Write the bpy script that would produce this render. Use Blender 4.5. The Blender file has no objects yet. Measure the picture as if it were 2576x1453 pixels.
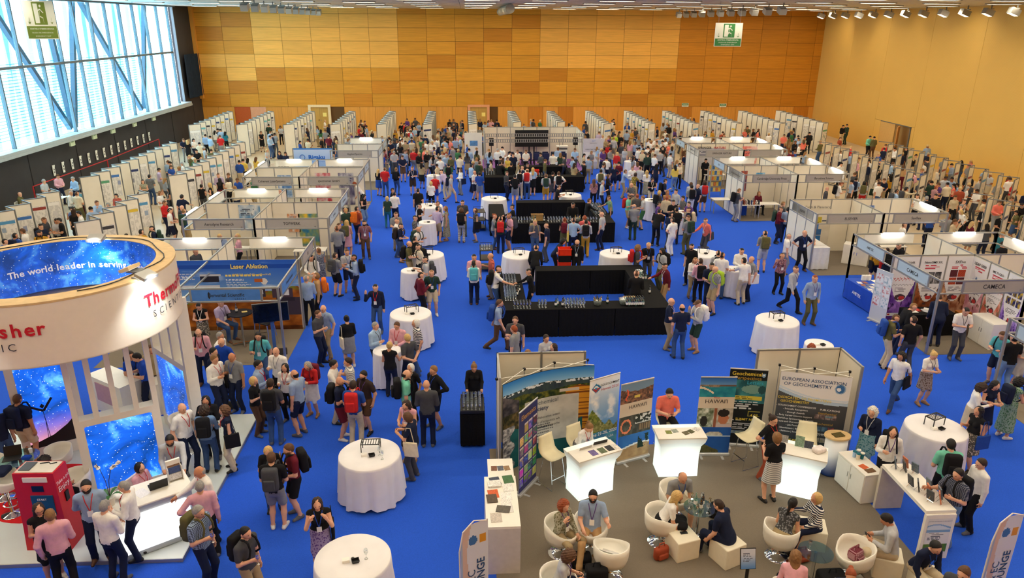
import bpy, math, random
import numpy as np
from mathutils import Matrix, Vector

random.seed(7)
RNG = np.random.RandomState(11)
SC = bpy.context.scene
COL = SC.collection
PI = math.pi

# ------------------------------------------------------------------ camera, sky, light, exposure
FOC, CAM_H = 1837.7, 9.52                       # focal length in pixels of the 2576 px wide frame, eye height
PITCH, YAW, ROLL = 0.348015, 0.0623036, 0.00600453
def cam_axes():
    cp, sp, cy, sy = math.cos(PITCH), math.sin(PITCH), math.cos(YAW), math.sin(YAW)
    f = Vector((sy*cp, cy*cp, -sp)); r = Vector((cy, -sy, 0)); u = r.cross(f)
    c, s = math.cos(ROLL), math.sin(ROLL)
    return r*c + u*s, u*c - r*s, f
CR, CU, CF = cam_axes()
cam = bpy.data.cameras.new('camera'); cam.sensor_width = 36.0; cam.lens = 36.0*FOC/2576.0
cam.clip_end = 400
camo = bpy.data.objects.new('camera', cam); COL.objects.link(camo)
camo.matrix_world = Matrix(((CR.x, CU.x, -CF.x, 0), (CR.y, CU.y, -CF.y, 0), (CR.z, CU.z, -CF.z, CAM_H), (0, 0, 0, 1)))
SC.camera = camo

SC.view_settings.view_transform = 'Standard'; SC.view_settings.look = 'None'
SC.view_settings.gamma = 1.0; SC.view_settings.use_curve_mapping = False
SC.view_settings.exposure = 0.0
SKY_STRENGTH, LAMP_STRENGTH, TUBE_STRENGTH = 8.0, 44.0, 9.0
W = bpy.data.worlds.new('sky'); SC.world = W; W.use_nodes = True
W.node_tree.nodes['Background'].inputs[0].default_value = (0.80, 0.92, 1.0, 1)
W.node_tree.nodes['Background'].inputs[1].default_value = SKY_STRENGTH

def G(px, py, z=0.0):
    """where the sight line through a picture point meets the level z"""
    d = CF + CR*((px-1288)/FOC) - CU*((py-726.5)/FOC)
    t = (z-CAM_H)/d.z
    return Vector((d.x*t, d.y*t, z))

# ------------------------------------------------------------------ materials
def lin(c):
    return tuple((x/12.92 if x <= 0.04045 else ((x+0.055)/1.055)**2.4) for x in c)
def rgb(r, g, b): return (r/255.0, g/255.0, b/255.0)
MATS = {}
def nodes(m):
    m.use_nodes = True
    nt = m.node_tree; b = nt.nodes['Principled BSDF']
    return nt, b
def N(nt, t, **kw):
    n = nt.nodes.new(t)
    for k, v in kw.items():
        if k.startswith('i_'):
            key = k[2:]
            n.inputs[int(key) if key.isdigit() else key.replace('_', ' ')].default_value = v
        else: setattr(n, k, v)
    return n
def L(nt, a, b): nt.links.new(a, b)
def mat(name, c, rough=0.6, metal=0.0, var=0.06, scale=9.0, bump=0.0, spec=0.4, coord='Object'):
    """plain surface colour with a little noise so that nothing is dead flat"""
    if name in MATS: return MATS[name]
    m = bpy.data.materials.new(name); nt, b = nodes(m); col = lin(c)
    b.inputs['Roughness'].default_value = rough; b.inputs['Metallic'].default_value = metal
    b.inputs['Specular IOR Level'].default_value = spec
    if var > 0:
        tc = N(nt, 'ShaderNodeTexCoord'); nz = N(nt, 'ShaderNodeTexNoise', i_Scale=scale, i_Detail=3.0)
        L(nt, tc.outputs[coord], nz.inputs['Vector'])
        mp = N(nt, 'ShaderNodeMapRange', i_1=0.25, i_2=0.75, i_3=1-var, i_4=1+var); L(nt, nz.outputs[0], mp.inputs[0])
        mx = N(nt, 'ShaderNodeVectorMath', operation='SCALE'); mx.inputs[0].default_value = col
        L(nt, mp.outputs[0], mx.inputs['Scale']); L(nt, mx.outputs[0], b.inputs['Base Color'])
        if bump:
            bp = N(nt, 'ShaderNodeBump', i_Strength=bump, i_Distance=0.01); L(nt, nz.outputs[0], bp.inputs['Height']); L(nt, bp.outputs[0], b.inputs['Normal'])
    else: b.inputs['Base Color'].default_value = (*col, 1)
    m.diffuse_color = (*col, 1)
    MATS[name] = m; return m
def emit(name, c, s):
    if name in MATS: return MATS[name]
    m = bpy.data.materials.new(name); nt, b = nodes(m); col = lin(c)
    b.inputs['Base Color'].default_value = (*col, 1); b.inputs['Emission Color'].default_value = (*col, 1)
    b.inputs['Emission Strength'].default_value = s; b.inputs['Roughness'].default_value = 0.4
    MATS[name] = m; return m
def glassy(name, c=(0.93, 0.98, 1.0), gloss=0.12, rough=0.02, tint=1.0):
    if name in MATS: return MATS[name]
    m = bpy.data.materials.new(name); m.use_nodes = True; nt = m.node_tree; nt.nodes.clear()
    o = N(nt, 'ShaderNodeOutputMaterial'); mx = N(nt, 'ShaderNodeMixShader')
    t = N(nt, 'ShaderNodeBsdfTransparent'); t.inputs[0].default_value = (*lin(c), 1)
    g = N(nt, 'ShaderNodeBsdfGlossy', i_Roughness=rough); g.inputs[0].default_value = (0.95, 0.97, 1, 1)
    mx.inputs[0].default_value = gloss
    L(nt, t.outputs[0], mx.inputs[1]); L(nt, g.outputs[0], mx.inputs[2]); L(nt, mx.outputs[0], o.inputs[0])
    MATS[name] = m; return m
def wood(name, c, var, axis='X', sc=1.0):
    """veneer: stretched noise along the grain; each board object has a tone of its own"""
    if name in MATS: return MATS[name]
    m = bpy.data.materials.new(name); nt, b = nodes(m); col = lin(c)
    tc = N(nt, 'ShaderNodeTexCoord'); mp = N(nt, 'ShaderNodeMapping')
    mp.inputs['Scale'].default_value = {'X': (0.35*sc, 2, 9*sc), 'Z': (9*sc, 9*sc, 0.3*sc), 'Y': (9*sc, .3*sc, 9*sc)}[axis]
    oi = N(nt, 'ShaderNodeObjectInfo'); ad = N(nt, 'ShaderNodeVectorMath', operation='ADD'); L(nt, tc.outputs['Object'], ad.inputs[0])
    mu = N(nt, 'ShaderNodeMath', operation='MULTIPLY', i_1=37.0); L(nt, oi.outputs['Random'], mu.inputs[0]); L(nt, mu.outputs[0], ad.inputs[1])
    L(nt, ad.outputs[0], mp.inputs[0]); nz = N(nt, 'ShaderNodeTexNoise', i_Scale=1.6, i_Detail=5.0, i_Roughness=0.6); L(nt, mp.outputs[0], nz.inputs['Vector'])
    a = N(nt, 'ShaderNodeMapRange', i_1=0.3, i_2=0.72, i_3=1-var, i_4=1+var); L(nt, nz.outputs[0], a.inputs[0])
    a2 = N(nt, 'ShaderNodeMapRange', i_1=0, i_2=1, i_3=0.93, i_4=1.07); L(nt, oi.outputs['Random'], a2.inputs[0])
    m2 = N(nt, 'ShaderNodeMath', operation='MULTIPLY'); L(nt, a.outputs[0], m2.inputs[0]); L(nt, a2.outputs[0], m2.inputs[1])
    s = N(nt, 'ShaderNodeVectorMath', operation='SCALE'); s.inputs[0].default_value = col; L(nt, m2.outputs[0], s.inputs['Scale'])
    L(nt, s.outputs[0], b.inputs['Base Color']); b.inputs['Roughness'].default_value = 0.5; b.inputs['Specular IOR Level'].default_value = 0.3
    MATS[name] = m; return m
def attr_mat(name='printed_colour', rough=0.55, emis=0.0):
    """flat print: colours carried by the print's own grid of points"""
    if name in MATS: return MATS[name]
    m = bpy.data.materials.new(name); nt, b = nodes(m)
    a = N(nt, 'ShaderNodeAttribute', attribute_name='Col'); L(nt, a.outputs['Color'], b.inputs['Base Color'])
    if emis: L(nt, a.outputs['Color'], b.inputs['Emission Color']); b.inputs['Emission Strength'].default_value = emis
    b.inputs['Roughness'].default_value = rough; b.inputs['Specular IOR Level'].default_value = 0.25
    MATS[name] = m; return m

# ------------------------------------------------------------------ mesh helpers
class MB:
    def __init__(s): s.v = []; s.f = []; s.m = []; s.cur = 0; s.smooth = False; s.sm = []
    def mi(s, i): s.cur = i; return s
    def face(s, idx): s.f.append(tuple(idx)); s.m.append(s.cur); s.sm.append(s.smooth)
    def add(s, vs, fs, M=None):
        o = len(s.v); s.v += [tuple(M @ Vector(p)) if M else tuple(p) for p in vs]
        for f in fs: s.face([i+o for i in f])
        return s
    def box(s, x0, x1, y0, y1, z0, z1, M=None):
        return s.add([(x0,y0,z0),(x1,y0,z0),(x1,y1,z0),(x0,y1,z0),(x0,y0,z1),(x1,y0,z1),(x1,y1,z1),(x0,y1,z1)],
                     [(0,3,2,1),(4,5,6,7),(0,1,5,4),(1,2,6,5),(2,3,7,6),(3,0,4,7)], M)
    def cbox(s, c, d, M=None): return s.box(c[0]-d[0]/2, c[0]+d[0]/2, c[1]-d[1]/2, c[1]+d[1]/2, c[2]-d[2]/2, c[2]+d[2]/2, M)
    def rbox(s, x0, x1, y0, y1, z0, z1, r=.03, n=3, M=None):
        """box with rounded vertical edges and softened top and bottom"""
        pts = []
        for cx, cy, a0 in ((x1-r, y1-r, 0), (x0+r, y1-r, PI/2), (x0+r, y0+r, PI), (x1-r, y0+r, 1.5*PI)):
            for k in range(n+1): a = a0+k*PI/2/n; pts.append((cx, cy, math.cos(a), math.sin(a)))
        rings = []
        for z, k in ((z0, r*.7), (z0+r*.3, r*.2), (z0+r, 0), (z1-r, 0), (z1-r*.3, r*.2), (z1, r*.7)):
            rings.append([(p[0]+p[2]*(r-k), p[1]+p[3]*(r-k), z) for p in pts])
        return s.loft(rings, True, M)
    def loft(s, rings, cap=True, M=None, closed=True):
        o = len(s.v); n = len(rings[0])
        for r in rings: s.v += [tuple(M @ Vector(p)) if M else tuple(p) for p in r]
        for i in range(len(rings)-1):
            for j in range(n if closed else n-1):
                a, b = o+i*n+j, o+i*n+(j+1) % n
                s.face((a, b, b+n, a+n))
        if cap:
            s.face([o+j for j in range(n)][::-1]); s.face([o+(len(rings)-1)*n+j for j in range(n)])
        return s
    def lathe(s, prof, n=20, M=None, cap=True):
        return s.loft([[(r*math.cos(2*PI*k/n), r*math.sin(2*PI*k/n), z) for k in range(n)] for r, z in prof], cap, M)
    def cyl(s, c, r, z0, z1, n=14, r1=None): 
        return s.lathe([(r, z0), (r if r1 is None else r1, z1)], n, Matrix.Translation((c[0], c[1], 0)))
    def tube(s, pts, r, n=6, cap=True):
        pts = [Vector(p) for p in pts]; rings = []; up = None
        for i, p in enumerate(pts):
            d = (pts[min(i+1, len(pts)-1)]-pts[max(i-1, 0)])
            d = d.normalized() if d.length > 1e-9 else Vector((0, 0, 1))
            if up is None: up = Vector((0, 0, 1)) if abs(d.z) < .9 else Vector((0, 1, 0))
            x = up.cross(d).normalized(); y = d.cross(x); up = y
            rr = r[i] if isinstance(r, (list, tuple)) else r
            rings.append([tuple(p+x*(rr*math.cos(2*PI*k/n))+y*(rr*math.sin(2*PI*k/n))) for k in range(n)])
        return s.loft(rings, cap)
    def bar(s, a, b, w, h=None):
        """square bar from a to b"""
        a, b = Vector(a), Vector(b); d = (b-a).normalized(); h = h or w
        up = Vector((0, 0, 1)) if abs(d.z) < .95 else Vector((0, 1, 0))
        x = d.cross(up).normalized()*(w/2); y = x.normalized().cross(d)*(h/2)
        return s.loft([[tuple(p-x-y), tuple(p+x-y), tuple(p+x+y), tuple(p-x+y)] for p in (a, b)])
    def prism(s, poly, z0, z1, M=None):
        return s.loft([[(p[0], p[1], z0) for p in poly], [(p[0], p[1], z1) for p in poly]], True, M)
    def slab(s, poly, y0, y1, M=None):
        """outline in x,z given a thickness along y"""
        return s.loft([[(p[0], y1, p[1]) for p in poly], [(p[0], y0, p[1]) for p in poly]], True, M)
    def mesh(s, name='mesh'):
        me = bpy.data.meshes.new(name); me.from_pydata(s.v, [], s.f)
        me.polygons.foreach_set('material_index', s.m); me.polygons.foreach_set('use_smooth', s.sm); me.update()
        return me
def mesh_obj(name, me, parent=None, M=None):
    o = bpy.data.objects.new(name, me); COL.objects.link(o)
    if parent is not None: o.parent = parent
    if M is not None: o.matrix_basis = M
    return o
def B(name, mb, mats, parent=None, M=None):
    me = mb.mesh(name)
    for m in (mats if isinstance(mats, (list, tuple)) else [mats]): me.materials.append(m)
    return mesh_obj(name, me, parent, M)
def TR(x, y, z=0, rz=0, s=1): 
    M = Matrix.Translation((x, y, z)) @ Matrix.Rotation(rz, 4, 'Z')
    return M @ Matrix.Scale(s, 4) if s != 1 else M
def tag(o, label=None, cat=None, group=None, kind=None):
    if label: o['label'] = label
    if cat: o['category'] = cat
    if group: o['group'] = group
    if kind: o['kind'] = kind
    return o
def thing(name, label, cat, loc=(0, 0, 0), rz=0.0, group=None):
    o = bpy.data.objects.new(name, None); COL.objects.link(o); o.empty_display_size = .2
    o.location = loc; o.rotation_euler = (0, 0, rz)
    return tag(o, label, cat, group)
def struct(o): o['kind'] = 'structure'; return o
def bx(*a): return MB().box(*a)
def copy_tree(o, parent=None):
    c = o.copy(); COL.objects.link(c); c.parent = parent
    for ch in list(o.children): copy_tree(ch, c)
    return c

# ------------------------------------------------------------------ lettering
TXT = {}
def text_mesh(s, bold=0.0, ext=0.0):
    k = (s, bold, ext)
    if k not in TXT:
        cu = bpy.data.curves.new('lettering', 'FONT'); cu.body = s; cu.size = 1.0; cu.align_x = 'CENTER'; cu.align_y = 'CENTER'
        cu.offset = bold; cu.extrude = ext; cu.resolution_u = 2
        o = bpy.data.objects.new('lettering', cu); COL.objects.link(o)
        dg = bpy.context.evaluated_depsgraph_get(); me = bpy.data.meshes.new_from_object(o.evaluated_get(dg))
        bpy.data.objects.remove(o); bpy.data.curves.remove(cu)
        TXT[k] = me
    return TXT[k]
def text(s, size, m, parent, pos, rz=0.0, bold=0.0, sx=1.0, flat=False, name='lettering', tilt=0.0):
    """flat lettering, upright and facing local -y (or lying face up)"""
    me = text_mesh(s, bold).copy(); me.materials.clear(); me.materials.append(m)
    M = Matrix.Translation(pos) @ Matrix.Rotation(rz, 4, 'Z') @ Matrix.Rotation(tilt, 4, 'Y')
    if not flat: M = M @ Matrix.Rotation(PI/2, 4, 'X')
    return mesh_obj(name, me, parent, M @ Matrix.Diagonal((size*sx, size, size, 1)))

# ------------------------------------------------------------------ prints
def vnoise(u, v, sx, sy, seed=0, oct=4):
    out = np.zeros_like(u); amp = 1.0; tot = 0.0
    for o in range(oct):
        r = np.random.RandomState(seed*31+o); nx, ny = int(sx*2**o)+2, int(sy*2**o)+2
        Lt = r.rand(nx+1, ny+1); a = u*(nx-1); b = v*(ny-1); i = np.clip(a.astype(int), 0, nx-1); j = np.clip(b.astype(int), 0, ny-1)
        fa, fb = a-i, b-j; fa = fa*fa*(3-2*fa); fb = fb*fb*(3-2*fb)
        out += amp*((Lt[i, j]*(1-fa)+Lt[i+1, j]*fa)*(1-fb)+(Lt[i, j+1]*(1-fa)+Lt[i+1, j+1]*fa)*fb); tot += amp; amp *= .5
    return out/tot
def mixc(a, b, t): 
    t = np.clip(t, 0, 1)[..., None]; return np.asarray(a)*(1-t)+np.asarray(b)*t
def canvas(u, c): return np.zeros(u.shape+(3,))+np.asarray(c)
def put(img, mask, c): img[mask] = np.asarray(c) if np.ndim(c) == 1 else c[mask]; return img
def rect(u, v, x0, x1, y0, y1): return (u >= x0) & (u <= x1) & (v >= y0) & (v <= y1)
def lines(img, u, v, x0, x1, y0, y1, n, c, seed=1, fill=.45):
    """rows of small print too fine to read"""
    r = np.random.RandomState(seed); h = (y1-y0)/n
    for k in range(n):
        e = x0+(x1-x0)*r.uniform(.55, 1); yy = y1-k*h
        mk = rect(u, v, x0, e, yy-h*fill, yy); mk &= (np.sin(u*(260+40*r.rand()))>-0.75)
        put(img, mk, c)
    return img
def sheet(name, w, h, nx, nz, fn, parent=None, M=None, m=None, curve=None, flat=False):
    """a printed sheet standing in local x,z and facing -y, colours from fn(u, v)"""
    uu, vv = np.meshgrid((np.arange(nx)+.5)/nx, (np.arange(nz)+.5)/nz, indexing='ij')
    C = fn(uu, vv); C = np.clip(C, 0, 1)
    C = np.where(C <= .04045, C/12.92, ((C+.055)/1.055)**2.4)
    gx, gz = np.meshgrid(np.arange(nx+1)/nx, np.arange(nz+1)/nz, indexing='ij')
    X = (gx-.5)*w; Z = gz*h; Y = np.zeros_like(X) if curve is None else curve(gx, gz)
    if flat: V = np.stack([X, Z-h/2, Y], -1).reshape(-1, 3)
    else: V = np.stack([X, Y, Z], -1).reshape(-1, 3)
    i, j = np.meshgrid(np.arange(nx), np.arange(nz), indexing='ij'); a = i*(nz+1)+j
    F = np.stack([a, a+nz+1, a+nz+2, a+1], -1).reshape(-1, 4)
    me = bpy.data.meshes.new(name); me.vertices.add(len(V)); me.vertices.foreach_set('co', V.ravel())
    me.loops.add(F.size); me.loops.foreach_set('vertex_index', F.ravel()); me.polygons.add(len(F))
    me.polygons.foreach_set('loop_start', np.arange(0, F.size, 4)); me.update(calc_edges=True)
    at = me.color_attributes.new('Col', 'FLOAT_COLOR', 'CORNER')
    cc = np.repeat(np.concatenate([C.reshape(-1, 3), np.ones((nx*nz, 1))], 1), 4, 0); at.data.foreach_set('color', cc.ravel().astype(np.float32))
    me.materials.append(m or attr_mat()); me.validate()
    return mesh_obj(name, me, parent, M)
# ================================================================== the hall
XL, XR, YB, ZC = -24.05, 33.3, 70.0, 10.85
M_floor = mat('pale_floor', rgb(196, 178, 150), .35, var=.05, scale=.8)
M_blue = mat('blue_carpet', rgb(44, 92, 214), .95, var=.10, scale=60, bump=.2, spec=.1)
M_grey = mat('grey_carpet', rgb(126, 116, 102), .95, var=.07, scale=50, bump=.2, spec=.1)
M_purple = mat('purple_carpet', rgb(150, 105, 175), .95, var=.06, scale=40, spec=.1)
M_red = mat('red_carpet', rgb(214, 40, 45), .9, var=.05, scale=40, spec=.1)
M_dark = mat('dark_wall', rgb(52, 50, 54), .7, var=.12, scale=1.2)
M_alu = mat('aluminium', rgb(168, 168, 164), .35, metal=.55, var=.03)
M_alud = mat('grey_profile', rgb(128, 130, 130), .45, metal=.4, var=.03)
M_white = mat('white_laminate', rgb(240, 236, 226), .35, var=.02)
M_cream = mat('cream_panel', rgb(238, 229, 208), .55, var=.03, scale=2)
M_black = mat('black_plastic', rgb(24, 24, 26), .45, var=.05)
M_blackcloth = mat('black_cloth', rgb(19, 19, 21), .85, var=.2, scale=30, spec=.15)
M_chrome = mat('chrome', rgb(225, 228, 232), .08, metal=1.0, var=0)
M_wcloth = mat('white_tablecloth', rgb(236, 234, 236), .8, var=.03, scale=4, spec=.2)
M_paper = mat('paper', rgb(244, 242, 236), .6, var=.02)
M_ink = mat('black_ink', rgb(40, 38, 40), .6, var=0)

floor = struct(B('floor', bx(XL-.2, XR+.2, -3, YB, -.12, 0), M_floor))
blue = MB()
for a in ((-5.45, 14.06, 4, 54.15), (-11.0, -5.45, 4, 49.3), (14.06, 19.5, 4, 49.0), (-16, -11.0, 4, 25.4), (19.5, 26, 4, 25.2)):
    blue.box(a[0], a[1], a[2], a[3], 0, .006)
struct(B('floor_carpet', blue, M_blue))
for i, a in enumerate(((-10.98, -5.45, 19.95, 25.35), (-10.98, -5.45, 27.95, 33.4), (-10.98, -5.45, 36.15, 41.1), (-10.98, -5.45, 44.1, 49.2),
          (14.06, 19.52, 19.65, 24.95), (14.06, 19.52, 27.2, 30.6), (14.06, 19.52, 35.9, 41.2), (14.06, 19.52, 43.6, 49.0), (14.06, 19.52, 12.6, 16.8), (.42, 8.42, 5.5, 15.05))):
    struct(B('floor_booth_carpet', bx(*a, .005, .014), M_grey))
struct(B('floor_theatre_carpet', bx(1.0, 8.5, 49.6, 54.6, .005, .014), M_purple))

# ---- back wall: veneer boards on a dark ground
wallb = struct(B('wall_back', bx(XL-.3, XR+.3, YB, YB+.4, 0, ZC+.4), mat('joint_dark', rgb(92, 62, 24), .8, var=0)))
wA = wood('veneer_amber', rgb(212, 148, 44), .14); wB = wood('veneer_light', rgb(236, 176, 80), .12); wC = wood('veneer_brown', rgb(198, 130, 34), .14)
wV = wood('veneer_upright', rgb(216, 150, 62), .12, 'Z'); wV2 = wood('veneer_upright_dark', rgb(192, 122, 36), .12, 'Z')
cw, rh, nc = 2.57, 1.15, 23
board = bx(.012, cw-.012, -.05, 0, .012, rh-.012).mesh('board')
for c in range(nc):
    for r in range(8):
        x0 = XL+c*cw; z0 = 2.23+r*rh
        if x0 > XR-.3: continue
        w = min(cw, XR-x0); h = min(rh, ZC-z0)
        if h < .1: continue
        light = (r >= 3 and (2 <= c <= 6 or 12 <= c <= 16)) or (r == 3 and c < 2) or (c, r) == (1, 2)
        me = board if (w == cw and h == rh) else bx(.012, w-.012, -.05, 0, .012, h-.012).mesh('board')
        if not me.materials: me.materials.append(wA)
        o = mesh_obj('board', me, wallb, Matrix.Translation((x0, YB, z0)))
        o.material_slots[0].link = 'OBJECT'
        o.material_slots[0].material = wB if light else (wC if (c*7+r*3) % 5 == 0 or c >= 17 else wA)
pw = 1.42; plank = bx(.01, pw-.01, -.06, 0, 0, 2.21).mesh('plank'); plank.materials.append(wV)
for c in range(41):
    x0 = XL+c*pw
    if x0+pw > XR+.9: break
    if -14.7 < x0 < -12.6 or 0 < x0 < 1.9: continue
    o = mesh_obj('plank', plank, wallb, Matrix.Translation((x0, YB, 0)))
    o.material_slots[0].link = 'OBJECT'
    o.material_slots[0].material = {2: mat('rust_plank', rgb(186, 84, 22), .6), 3: mat('pinkish_plank', rgb(222, 160, 120), .6)}.get(c, wV2 if c in (21, 23, 31, 39) else wV)
def door(n, x, frame, lab):
    d = thing('door_%d' % n, lab, 'door', (x, YB-.06, 0)); d['kind'] = 'structure'
    f = MB(); f.box(-1.02, -.78, -.1, .06, 0, 2.42).box(.78, 1.02, -.1, .06, 0, 2.42).box(-.78, .78, -.1, .06, 2.2, 2.42)
    B('door_frame', f, frame, d)
    for s in (-1, 1):
        lf = B('door_leaf', bx(-.775 if s < 0 else .005, -.005 if s < 0 else .775, -.02, .02, 0, 2.19), wood('door_veneer', rgb(190, 148, 72), .1, 'Z'), d)
        B('handle', bx(s*.1-.02, s*.1+.02, -.09, -.02, .98, 1.1), M_chrome, lf)
    B('door_notice', bx(.28, .62, -.035, -.02, 1.35, 1.7), mat('yellow_notice', rgb(238, 215, 120), .6), d)
door(1, -13.53, mat('cream_frame', rgb(232, 206, 160), .6), 'double veneer door with cream frame at the far wall')
door(2, 1.14, mat('salmon_frame', rgb(224, 156, 112), .6), 'double veneer door with salmon frame behind the poster rows')

# ---- right wall: pale slatted veneer in tall bays
def slat_mat():
    m = bpy.data.materials.new('slatted_veneer'); nt, b = nodes(m)
    tc = N(nt, 'ShaderNodeTexCoord'); wv = N(nt, 'ShaderNodeTexWave', wave_type='BANDS', bands_direction='Y', i_Scale=5.0, i_Distortion=.6)
    L(nt, tc.outputs['Object'], wv.inputs['Vector'])
    nz = N(nt, 'ShaderNodeTexNoise', i_Scale=.5, i_Detail=4.0); L(nt, tc.outputs['Object'], nz.inputs['Vector'])
    ad = N(nt, 'ShaderNodeMath', operation='ADD'); L(nt, wv.outputs[1], ad.inputs[0]); L(nt, nz.outputs[0], ad.inputs[1])
    r = N(nt, 'ShaderNodeMapRange', i_1=0, i_2=2, i_3=.88, i_4=1.1); L(nt, ad.outputs[0], r.inputs[0])
    s = N(nt, 'ShaderNodeVectorMath', operation='SCALE'); s.inputs[0].default_value = lin(rgb(226, 182, 92)); L(nt, r.outputs[0], s.inputs['Scale'])
    L(nt, s.outputs[0], b.inputs['Base Color']); b.inputs['Roughness'].default_value = .6
    bp = N(nt, 'ShaderNodeBump', i_Strength=.3, i_Distance=.02); L(nt, wv.outputs[1], bp.inputs['Height']); L(nt, bp.outputs[0], b.inputs['Normal'])
    return m
M_slat = slat_mat()
wallr = struct(B('wall_right', bx(XR, XR+.4, -3, YB, 0, ZC+.4), mat('joint_tan', rgb(150, 118, 70), .8, var=0)))
for k in range(13):
    y0 = -2.8+k*5.6; B('panel', bx(XR-.06, XR, y0+.01, y0+5.59, 2.42 if k in (10,) else 0, ZC), M_slat, wallr)
B('panel', bx(XR-.06, XR, 53.21, 53.6, 0, 2.4), M_slat, wallr); B('panel', bx(XR-.06, XR, 57.9, 58.79, 0, 2.4), M_slat, wallr)
d3 = thing('door_3', 'tall pale veneer door standing open in the slatted side wall', 'door', (XR-.05, 55.75, 0)); d3['kind'] = 'structure'
M_leaf = mat('door_pale', rgb(214, 172, 104), .5, var=.05)
B('door_leaf', bx(-.03, .03, .02, 2.1, 0, 2.38), M_leaf, d3)
lf = B('door_leaf', bx(-.04, .04, -1.05, 0, 0, 2.38), mat('door_tan', rgb(196, 140, 72), .5, var=.05), d3, TR(-.25, -1.0, 0, math.radians(-38)))
B('door_frame', MB().box(-.06, .05, -2.1, -2.0, 0, 2.4).box(-.06, .05, -2.1, 2.1, 2.36, 2.42), M_alud, d3)

# ---- left wall: dark plinth, glazing above
walll = struct(B('wall_left', MB().box(XL-.35, XL, -3, YB, 0, 3.02).box(XL-.35, XL, -3, 34, 3.02, ZC+.4).box(XL-.35, XL, 65.9, YB, 3.02, ZC+.4), M_dark))
for k in range(9): B('joint_strip', bx(XL, XL+.02, 26+k*5.2, 26.05+k*5.2, 0, 3.0), mat('dark_joint', rgb(30, 30, 34), .8, var=0), walll)
win = thing('window_1', 'tall glazed curtain wall with grey mullions above the dark wall', 'window', (XL, 52, 3.1)); win['kind'] = 'structure'
M_mull = mat('mullion_grey', rgb(104, 118, 128), .5, metal=.2, var=.03)
M_glass = glassy('window_glass', (.86, .97, 1.0), .07)
y0 = 38.51-52
B('window_sill', MB().box(-.3, .55, -18, 13.9, -.16, 0).box(-.3, .6, -18, 13.9, -.3, -.16), mat('sill_grey', rgb(176, 186, 190), .45, metal=.2), win)
B('window_head', bx(-.2, .25, -18, 13.9, 7.55, 7.8), M_mull, win)
ys = [38.51-52+2.18*k for k in range(-2, 13)]+[13.8]
ml = bx(-.12, .08, -.05, .05, 0, 7.6).mesh('mullion'); ml.materials.append(M_mull)
for y in ys: mesh_obj('mullion', ml, win, Matrix.Translation((0, y, 0)))
tr = bx(-.12, .06, .06, 2.12, -.07, .07).mesh('transom'); tr.materials.append(M_mull)
pn = bx(-.06, -.04, .06, 2.12, .02, 4.0).mesh('pane'); pn.materials.append(M_glass)
pn2 = bx(-.06, -.04, .06, 2.12, .07, 3.5).mesh('pane'); pn2.materials.append(M_glass)
for y in ys[:-2]:
    mesh_obj('transom', tr, win, Matrix.Translation((0, y, 4.07)))
    mesh_obj('pane', pn, win, Matrix.Translation((0, y, 0))); mesh_obj('pane', pn2, win, Matrix.Translation((0, y, 4.07)))
# steel braces and fins of the outer facade, seen through the glass
M_steel = mat('blue_grey_steel', rgb(66, 92, 112), .5, metal=.3)
fac = thing('facade_screen', 'steel braces and pale glass fins of the outer facade', 'facade', (XL-1.6, 52, 0)); fac['kind'] = 'structure'
def brace(yt, yb): B('brace', MB().bar((0, yt, 10.9), (0, yb, 3.0), .28, .28), M_steel, fac)
for yt, yb in ((-8.5, -2.3), (1.0, -1.7), (1.9, 8.8), (12.4, 9.3), (-11.0, -16.5), (-2.6, -2.0)): brace(yt, yb)
M_fin = glassy('fin_glass', (.80, .93, .98), .12, .2)
fin = MB().box(-.16, .16, -.02, .02, .0, 11).mesh('fin'); fin.materials.append(M_fin)
for k in range(20):
    mesh_obj('fin', fin, fac, Matrix.Translation((-1.0, -16.5+k*1.6, 0)) @ Matrix.Rotation(math.radians(-9+5*((k*5) % 3)), 4, 'X') @ Matrix.Rotation(math.radians(70), 4, 'Z'))
lou = bx(-.02, .02, -17, 15, 0, .045).mesh('slat'); lou.materials.append(mat('louvre_white', rgb(186, 216, 226), .5))
for k in range(24): mesh_obj('slat', lou, fac, Matrix.Translation((-2.4, 0, 2.6+k*.19)))
M_curt = mat('navy_curtain', rgb(22, 36, 52), .9, var=.2, scale=6)
cu = MB(); n = 60; cu.smooth = True
cu.loft([[(XL+.25+.09*math.sin(k*1.1), 66.4+3.5*k/n, z) for k in range(n+1)] for z in (3.3, 5.2, 6.9)], False, closed=False)
tag(B('stage_curtain', cu, M_curt), 'dark navy pleated curtain in the corner beside the glazing', 'curtain')
B('wall_corner_strip', bx(XL, XL+.3, 69.6, 69.94, 3, ZC), wV, wallb)

struct(B('wall_front', bx(XL-.3, XR+.4, -3.4, -3, 0, ZC+.4), wA))
# ---- ceiling
ceil = struct(B('ceiling', bx(XL-.3, XR+.4, -3.4, YB+.3, ZC, ZC+.3), mat('ceiling_grey', rgb(196, 190, 176), .6, var=.05, scale=2)))
M_lamp = emit('ceiling_lamp', rgb(255, 238, 206), LAMP_STRENGTH)
cp = bx(0, 3.36, 0, 5.3, -.09, -.02).mesh('ceiling_panel'); cp.materials.append(mat('ceiling_panel_grey', rgb(190, 186, 178), .5, metal=.15, var=.08, scale=14))
for i in range(17):
    for j in range(14):
        mesh_obj('ceiling_panel', cp, ceil, Matrix.Translation((XL+.05+i*3.38, -2.8+j*5.4, ZC)))
lm = bx(-.95, .95, -.17, .17, -.02, .0).mesh('ceiling_lamp'); lm.materials.append(M_lamp)
lf = MB().box(-1.0, 1.0, -.22, -.17, -.05, .02).box(-1.0, 1.0, .17, .22, -.05, .02).box(-1.0, -.95, -.17, .17, -.05, .02).box(.95, 1.0, -.17, .17, -.05, .02).mesh('lamp_frame'); lf.materials.append(M_alu)
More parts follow.
